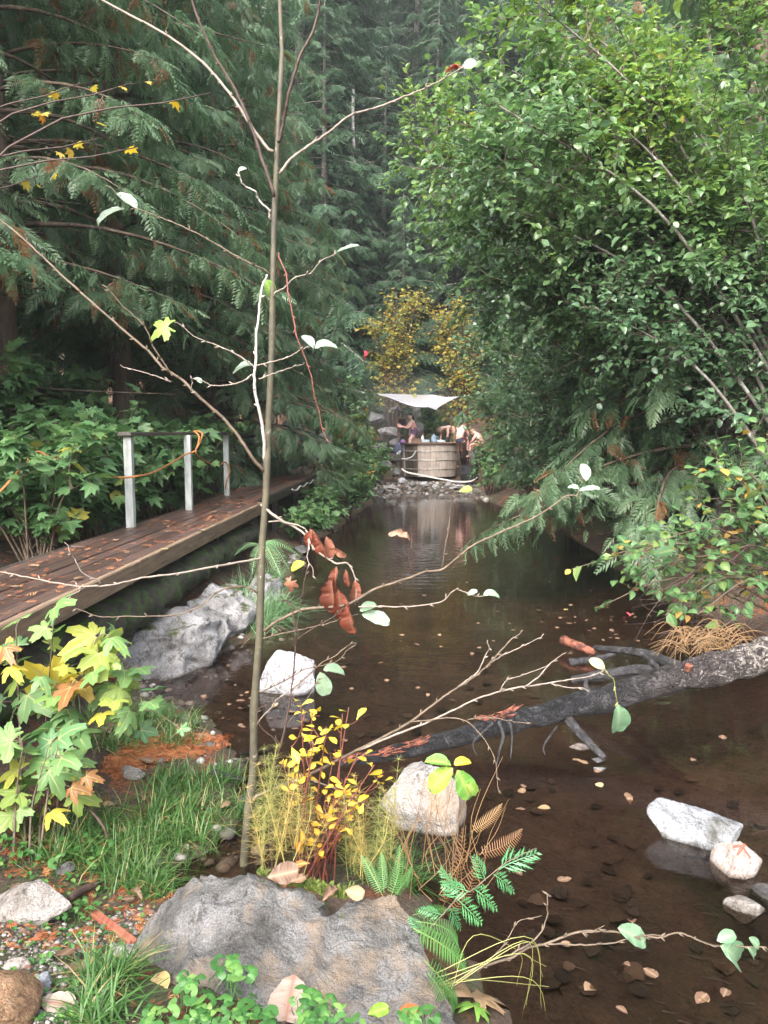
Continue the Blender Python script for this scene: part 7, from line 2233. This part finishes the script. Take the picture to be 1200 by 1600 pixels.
# moss cushion on the boulder's top edge
P = np.array([face_pt(px, py) for px, py in poly_sample(rng, [(395, 1368), (470, 1380), (520, 1396), (560, 1398), (540, 1412), (500, 1404), (440, 1388)], 900)]) + [0, .03, 0]
d = rand_unit(rng, len(P)); d[:, 2] = np.abs(d[:, 2]) + .5
g = Geo().inst(T_LANCE[0], frames(d, rand_unit(rng, len(P)), rng.uniform(.012, .035, len(P))), P - [0, 0, .005], rng.uniform(.2, 1, len(P)))
M['moss'] = leaf_mat('moss', [(0, (.05, .09, .015)), (1, (.15, .19, .035))], rough=.8, transl=.1)
tag(solo('moss', g, M['moss'], P.mean(0), 'yellow green moss along the back edge of the big boulder', 'moss'), kind='stuff')

# ------------------------------------------------------------------ fallen leaves
def fallen(b0, b1, tpls, mat, t, k, label, lift=.012, onrock=False, nz=(0, -.15, 1), P0=None, cat='leaf'):
    if onrock:
        p, q = face_pt(*b0) + [0, -.03, .035], face_pt(*b1) + [0, -.03, .035]
    else:
        p, q = gpt(*b0, lift), gpt(*b1, lift)
        if P0 is not None: p, q = PZ(*b0, P0), PZ(*b1, P0)
    d = q - p
    return place('fallen_leaf', leaf_mesh(str(id(tpls)), tpls, M[mat], k, t), frames(d[None], nrm(np.array(nz, float)), np.linalg.norm(d))[0], p, label, cat, 'fallen leaves')
T_FLAT = [tpl_serrate(.36, 9, .06, .03, .02, 20 + k) for k in range(3)]
M['bigdead'] = leaf_mat('large_dead_leaf', [(0, (.19, .13, .105)), (1, (.36, .29, .24))], rough=.6, transl=.1, rib=(.24, .12, .085), blotch=(.13, .08, .06), blotch_lo=.6, blotch_scale=9)
fallen((462, 1528), (447, 1604), T_FLAT, 'bigdead', .7, 0, 'large ribbed grey brown leaf lying on the front of the big boulder', onrock=True, nz=(0, -.5, .85))
fallen((575, 1590), (608, 1578), T_FLAT, 'lime', .4, 1, 'pale green leaf at the bottom edge of the big boulder', onrock=True)
fallen((420, 1378), (470, 1366), T_FLAT, 'litter', .15, 1, 'dark grey leaf lying on the moss behind the boulder top', onrock=True, nz=(0, -.5, .8))
fallen((505, 1415), (530, 1388), T_CURL, 'litter', .2, 1, 'curled dark brown leaf in the notch of the boulder', onrock=True, nz=(0, -.6, .8))
fallen((540, 1398), (570, 1405), T_FLAT, 'litter', .55, 2, 'tan leaf on the boulder edge right of the notch', onrock=True, nz=(0, -.6, .8))
fallen((455, 1384), (480, 1376), T_FLAT, 'litter', .4, 0, 'reddish brown leaf on the boulder edge left of the notch', onrock=True)
fallen((620, 1590), (655, 1580), T_FLAT, 'needle', .4, 2, 'orange brown leaf at the lower right of the boulder face', onrock=True)
fallen((730, 1580), (772, 1548), T_PALM, 'litter', .6, 1, 'lobed tan and green leaf right of the big boulder', lift=.04)
fallen((735, 1600), (760, 1570), T_PALM, 'lime', .2, 2, 'lobed pale green leaf at the bottom right of the boulder', lift=.05)
fallen((60, 1575), (118, 1578), T_FLAT, 'bigdead', .95, 1, 'torn pale brown leaf on the gravel in the lower left', lift=.02)
fallen((245, 1595), (250, 1525), T_FLAT, 'litter', .75, 2, 'long tan leaf leaning on the left flank of the big boulder', onrock=True, nz=(-.4, -.6, .7))
for i, (x, y, s, t, lab) in enumerate([(40, 1470, 22, .1, 'brown leaf left of the rusty needles'), (105, 1500, 26, .3, 'reddish brown leaf between rusty needles and gravel'), (130, 1520, 30, .2, 'dark reddish leaf left of the boulder flank'), (215, 1405, 22, .15, 'round brown leaf beside the little inlet'), (170, 1265, 18, .6, 'tan leaf in grass below the white stone'), (195, 1305, 20, .3, 'brown leaf in mid grass'), (280, 1145, 18, .5, 'tan leaf on the needle band'), (165, 1145, 26, .2, 'brown leaf at the grass edge under the berry bush'), (230, 1195, 22, .35, 'pinkish brown leaf on the needle band'), (255, 1290, 26, .75, 'pale leaf in the long grass'), (350, 1265, 22, .45, 'orange brown curled leaf in the long grass'), (125, 1255, 24, .1, 'brown curled leaf under the lower berry bush'), (60, 1300, 20, .15, 'brown leaf under the yellow leaf tips'), (200, 1415, 22, .05, 'purplish brown leaf at the boulder shoulder'), (25, 1395, 18, .2, 'brown leaf on the rough pale stone'), (225, 1255, 16, .85, 'small yellowish leaf in the grass')]):
    a = i * 2.4
    fallen((x - s / 2 * math.cos(a), y - s / 3 * math.sin(a)), (x + s / 2 * math.cos(a), y + s / 3 * math.sin(a)), T_FLAT if i % 3 else T_CURL, 'litter', t, i, lab, lift=.03)
# leaves on the boardwalk
rng = np.random.default_rng(690)
for i, (px, py, w) in enumerate([(310, 828, 'by the edge beam'), (180, 845, 'near the nearest post'), (115, 905, 'at the joint of the edge beam'), (60, 885, 'on the middle boards'), (270, 830, 'on the outer boards'), (335, 800, 'between the posts'), (250, 858, 'on the outermost board'), (20, 915, 'at the left picture edge')]):
    p = PZ(px, py, DZ + .012)
    a = rng.uniform(0, 6.28)
    place('fallen_leaf', leaf_mesh(str(id(T_FLAT)), T_FLAT, M['litter'], i, round(rng.uniform(.2, .9), 1)), frames(np.array([[math.cos(a), math.sin(a), .1]]), np.array([0, 0, 1.]), .08)[0], p, f'single fallen leaf on the boardwalk {w}', 'leaf', 'leaves on the boardwalk')
# floating and sunken leaves
rng = np.random.default_rng(700)
marks = [('the white squared stone', 442, 1080), ('the round pale boulder', 667, 1300), ('the burnt middle of the fallen log', 820, 1120), ('the thin end of the fallen log', 600, 1180), ('the thick end of the fallen log', 1080, 1060), ('the long angular stone', 1090, 1310), ('the stone with the red mark', 1155, 1360), ('the flat pinkish stone below the log', 905, 1170), ('the three leaved twig at lower right', 1000, 1470), ('the long bank rock', 330, 1020), ('the overhanging right bank shrub', 1000, 940), ('the green fern by the boulder', 740, 1500), ('the black branches behind the log', 950, 1030), ('the far rings on the water', 640, 880), ('the drooping red leaves', 545, 960), ('the cedar seedling', 800, 1380), ('the bottom edge of the pool', 1000, 1580), ('the grassy inlet', 340, 1360)]
def where(px, py):
    m = min(marks, key=lambda m: (m[1] - px) ** 2 + (m[2] - py) ** 2)
    dx, dy = px - m[1], (py - m[2]) * 1.3
    return ('left of ' if dx < 0 else 'right of ') + m[0] if abs(dx) > abs(dy) else ('beyond ' if dy < 0 else 'in front of ') + m[0]
M['sunk'] = leaf_mat('sunken_leaf', [(0, (.014, .010, .008)), (.7, (.038, .025, .018)), (1, (.085, .058, .04))], rough=.6, transl=0)
cnt = 0
PALE = .55
def colour(t): return 'dark brown' if t < .3 else 'brown' if t < .55 else 'tan' if t < .75 else 'yellowish' if t < .9 else 'pale'
spots = [(600, 1036, .9), (603, 1062, .85), (670, 1085, .98), (745, 975, .8), (795, 1060, .7), (550, 1075, .5), (690, 1010, .8), (875, 965, .95), (955, 965, .6), (870, 980, .9), (940, 1000, .95), (805, 1265, .65), (860, 1265, .6), (1005, 1515, .55), (985, 1512, .45), (940, 1232, .85), (975, 1245, .6), (910, 1190, .8), (1105, 1555, .4), (1130, 1560, .3), (980, 1245, .7), (455, 1140, .8), (470, 1150, .4), (430, 1105, .9), (1080, 1190, .5), (770, 1030, .7), (820, 1010, .8), (1130, 1150, .5)]
for poly, n in [([(480, 980), (900, 960), (1050, 990), (880, 1060), (560, 1130), (480, 1060)], 22), ([(520, 880), (900, 880), (960, 960), (520, 980)], 14), ([(880, 930), (1060, 960), (1000, 1010), (880, 1010)], 22), ([(640, 1200), (1180, 1150), (1180, 1580), (820, 1580), (760, 1400)], 12), ([(280, 1060), (390, 1050), (400, 1150), (330, 1120)], 12), ([(420, 1100), (600, 1150), (430, 1170)], 8)]:
    for px, py in poly_sample(rng, poly, n): spots.append((px, py, rng.beta(1.3, 1.5)))
for px, py, t in spots:
    p = PZ(px, py, 0)
    if pool_sd(p[None, :2])[0] > -.06: continue
    a = rng.uniform(0, 6.28)
    s = rng.uniform(.035, .07)
    d = np.array([[math.cos(a), math.sin(a), .02]])
    t = round(t * (.55 if rng.uniform() < .85 else 1) * 8) / 8
    place('floating_leaf', leaf_mesh(str(id(T_FLAT)), T_FLAT if cnt % 2 else T_OVAL, M['litter'], cnt, t), frames(d, np.array([rng.normal(0, .1), rng.normal(0, .1), 1.]), s)[0], p + [0, 0, .006], f"{'small' if s < .06 else 'broad'} {colour(t)} leaf floating {where(px, py)}", 'leaf', 'leaves floating on the pool')
    cnt += 1
for poly, n in [([(640, 1220), (1190, 1160), (1195, 1600), (840, 1600), (760, 1400)], 70), ([(480, 960), (1000, 980), (880, 1080), (560, 1150), (480, 1080)], 60), ([(260, 1070), (390, 1030), (400, 1150), (330, 1120)], 22)]:
    for px, py in poly_sample(rng, poly, n):
        p = PZ(px, py, -.16)
        if pool_sd(p[None, :2])[0] > -.15: continue
        p[2] = gz(p[0], p[1]) + .02
        a = rng.uniform(0, 6.28)
        s = rng.uniform(.05, .11)
        t = round(rng.uniform(0, 1) * 5) / 5
        place('sunken_leaf', leaf_mesh('sunk', T_FLAT, M['sunk'], cnt, t), frames(np.array([[math.cos(a), math.sin(a), .05]]), nrm(np.array([rng.normal(0, .2), rng.normal(0, .2), 1.])), s)[0], p, f"{'small' if s < .075 else 'broad'} {'dark' if t < .5 else 'brown'} leaf sunken under water {where(px, py)}", 'leaf', 'sunken leaves on the pool bed')
        cnt += 1
g = Geo()
for k in range(260):                     # fine debris on the bed
    p = PZ(rng.uniform(420, 1200), rng.uniform(980, 1600), -.2)
    if pool_sd(p[None, :2])[0] > -.2: continue
    p[2] = gz(p[0], p[1]) + .012
    a = rng.uniform(0, 6.28); L = rng.uniform(.03, .16)
    tube(g, [p, p + np.array([math.cos(a), math.sin(a), .02]) * L * .5, p + np.array([math.cos(a + .4), math.sin(a + .4), 0]) * L], [.004, .0015], 4)
tag(solo('debris', g, M['sunk'], (0.5, 4, -.2), 'fine dark twigs sunken on the muddy pool bed', 'twigs'), kind='stuff')

# tangle of dry roots above the thick end of the log
rng = np.random.default_rng(720)
g = Geo()
for k in range(110):
    c = PY(rng.uniform(1060, 1150), rng.uniform(985, 1025), 5.25 + rng.uniform(-.2, .3))
    a = rng.uniform(0, 6.28)
    tube(g, spline([c, c + np.array([math.cos(a) * .12, .05 * math.sin(a * 3), rng.uniform(.0, .10)]), c + np.array([math.cos(a) * .25, .1 * math.sin(a), rng.uniform(-.15, .02)])], 7), [.003, .001], 4)
tag(solo('root_tangle', g, M['fern_dead'], PY(1100, 1005, 5.25), 'tangle of dry brown roots above the thick end of the log', 'roots'), kind='stuff')
# dark brush hanging at the right bank
g = Geo()
for k in range(150):
    c = PY(rng.uniform(1050, 1280), rng.uniform(850, 1000), 6.4 + rng.uniform(-.5, 1.2))
    e = c + np.array([rng.uniform(-.7, .1), rng.uniform(-.3, .3), rng.uniform(-.45, .35)])
    tube(g, spline([c, (c + e) / 2 + rng.normal(0, .06, 3), e], 7), [.004, .001], 4)
tag(solo('brushwood', g, M['twig_dark'], PY(1150, 940, 6.5), 'tangled dark bare twigs under the shrub on the right bank', 'twigs'), kind='stuff')
# ribbons
M['ribbon'] = plain('red_ribbon', (.62, .06, .09), .6, scale=20)
def ribbon(px, py, Y, h, w, label):
    V = []
    for i in range(8):
        p = PY(px, py, Y) + np.array([.02 * math.sin(i * 1.1), .02 * math.cos(i * 1.4), -h * i / 7])
        V += [p - (w / 2, 0, 0), p + (w / 2 * math.cos(i * .5), w / 2 * math.sin(i * .5), 0)]
    V = np.array(V)
    n_ = len(V)
    V2 = np.concatenate([V, V + [0, .002, 0]])
    F = [(2 * i, 2 * i + 1, 2 * i + 3, 2 * i + 2) for i in range(7)] + [(n_ + 2 * i, n_ + 2 * i + 2, n_ + 2 * i + 3, n_ + 2 * i + 1) for i in range(7)]
    solo('ribbon', Geo().add(V2, F), M['ribbon'], V[0], label, 'ribbon')
ribbon(571, 548, 20.0, .42, .09, 'red ribbon hanging on the left branches before the yellow maple')
ribbon(981, 958, 6.2, .07, .018, 'small red ribbon hanging from the right bank shrub')
# ------------------------------------------------------------------ damp air under the trees
hz_m = bpy.data.materials.new('haze_air')
hz_m.use_nodes = True
hn = hz_m.node_tree
hn.nodes.remove(hn.nodes['Principled BSDF'])
pv = hn.nodes.new('ShaderNodeVolumePrincipled')
pv.inputs['Color'].default_value = (.86, .92, .96, 1)
pv.inputs['Density'].default_value = 0.0008
hn.links.new(pv.outputs[0], hn.nodes['Material Output'].inputs['Volume'])
zmax = max((o.matrix_world @ Vector(c))[2] for o in scene.objects if o.type == 'MESH' and o.name != 'ground' for c in o.bound_box) + 2
zmax = max(zmax, gV[:, 2].max() + 2)
g = Geo()
box(g, (0, 200, (zmax - 3) / 2), (720, 0, 0), (0, 620, 0), (0, 0, (zmax + 3) / 2))
haze = link('haze', g.mesh('haze'), hz_m)
tag(haze, kind='stuff')

# thin steam over the hot tub
sm_ = bpy.data.materials.new('steam')
sm_.use_nodes = True
sn_ = sm_.node_tree
sn_.nodes.remove(sn_.nodes['Principled BSDF'])
sv = sn_.nodes.new('ShaderNodeVolumePrincipled')
sv.inputs['Color'].default_value = (.95, .95, .97, 1)
tcs = sn_.nodes.new('ShaderNodeTexCoord')
ln = sn_.nodes.new('ShaderNodeVectorMath'); ln.operation = 'LENGTH'
sn_.links.new(tcs.outputs['Object'], ln.inputs[0])
mrs = sn_.nodes.new('ShaderNodeMapRange')
mrs.inputs[1].default_value, mrs.inputs[2].default_value, mrs.inputs[3].default_value, mrs.inputs[4].default_value = .2, 1.0, .16, 0.0
sn_.links.new(ln.outputs['Value'], mrs.inputs[0])
nz_ = sn_.nodes.new('ShaderNodeTexNoise'); nz_.inputs['Scale'].default_value = 2.2
sn_.links.new(tcs.outputs['Object'], nz_.inputs['Vector'])
mm = sn_.nodes.new('ShaderNodeMath'); mm.operation = 'MULTIPLY'
sn_.links.new(mrs.outputs[0], mm.inputs[0]); sn_.links.new(nz_.outputs[0], mm.inputs[1])
sn_.links.new(mm.outputs[0], sv.inputs['Density'])
sn_.links.new(sv.outputs[0], sn_.nodes['Material Output'].inputs['Volume'])
V, F = ico(3)
st_ = link('steam', build_mesh('steam', V, F), sm_, None, (.9, 29.6, 2.9))
st_.scale = (2.6, 1.6, 1.5)
tag(st_, 'thin white steam drifting above the hot tub under the tarp', 'steam', kind='stuff')
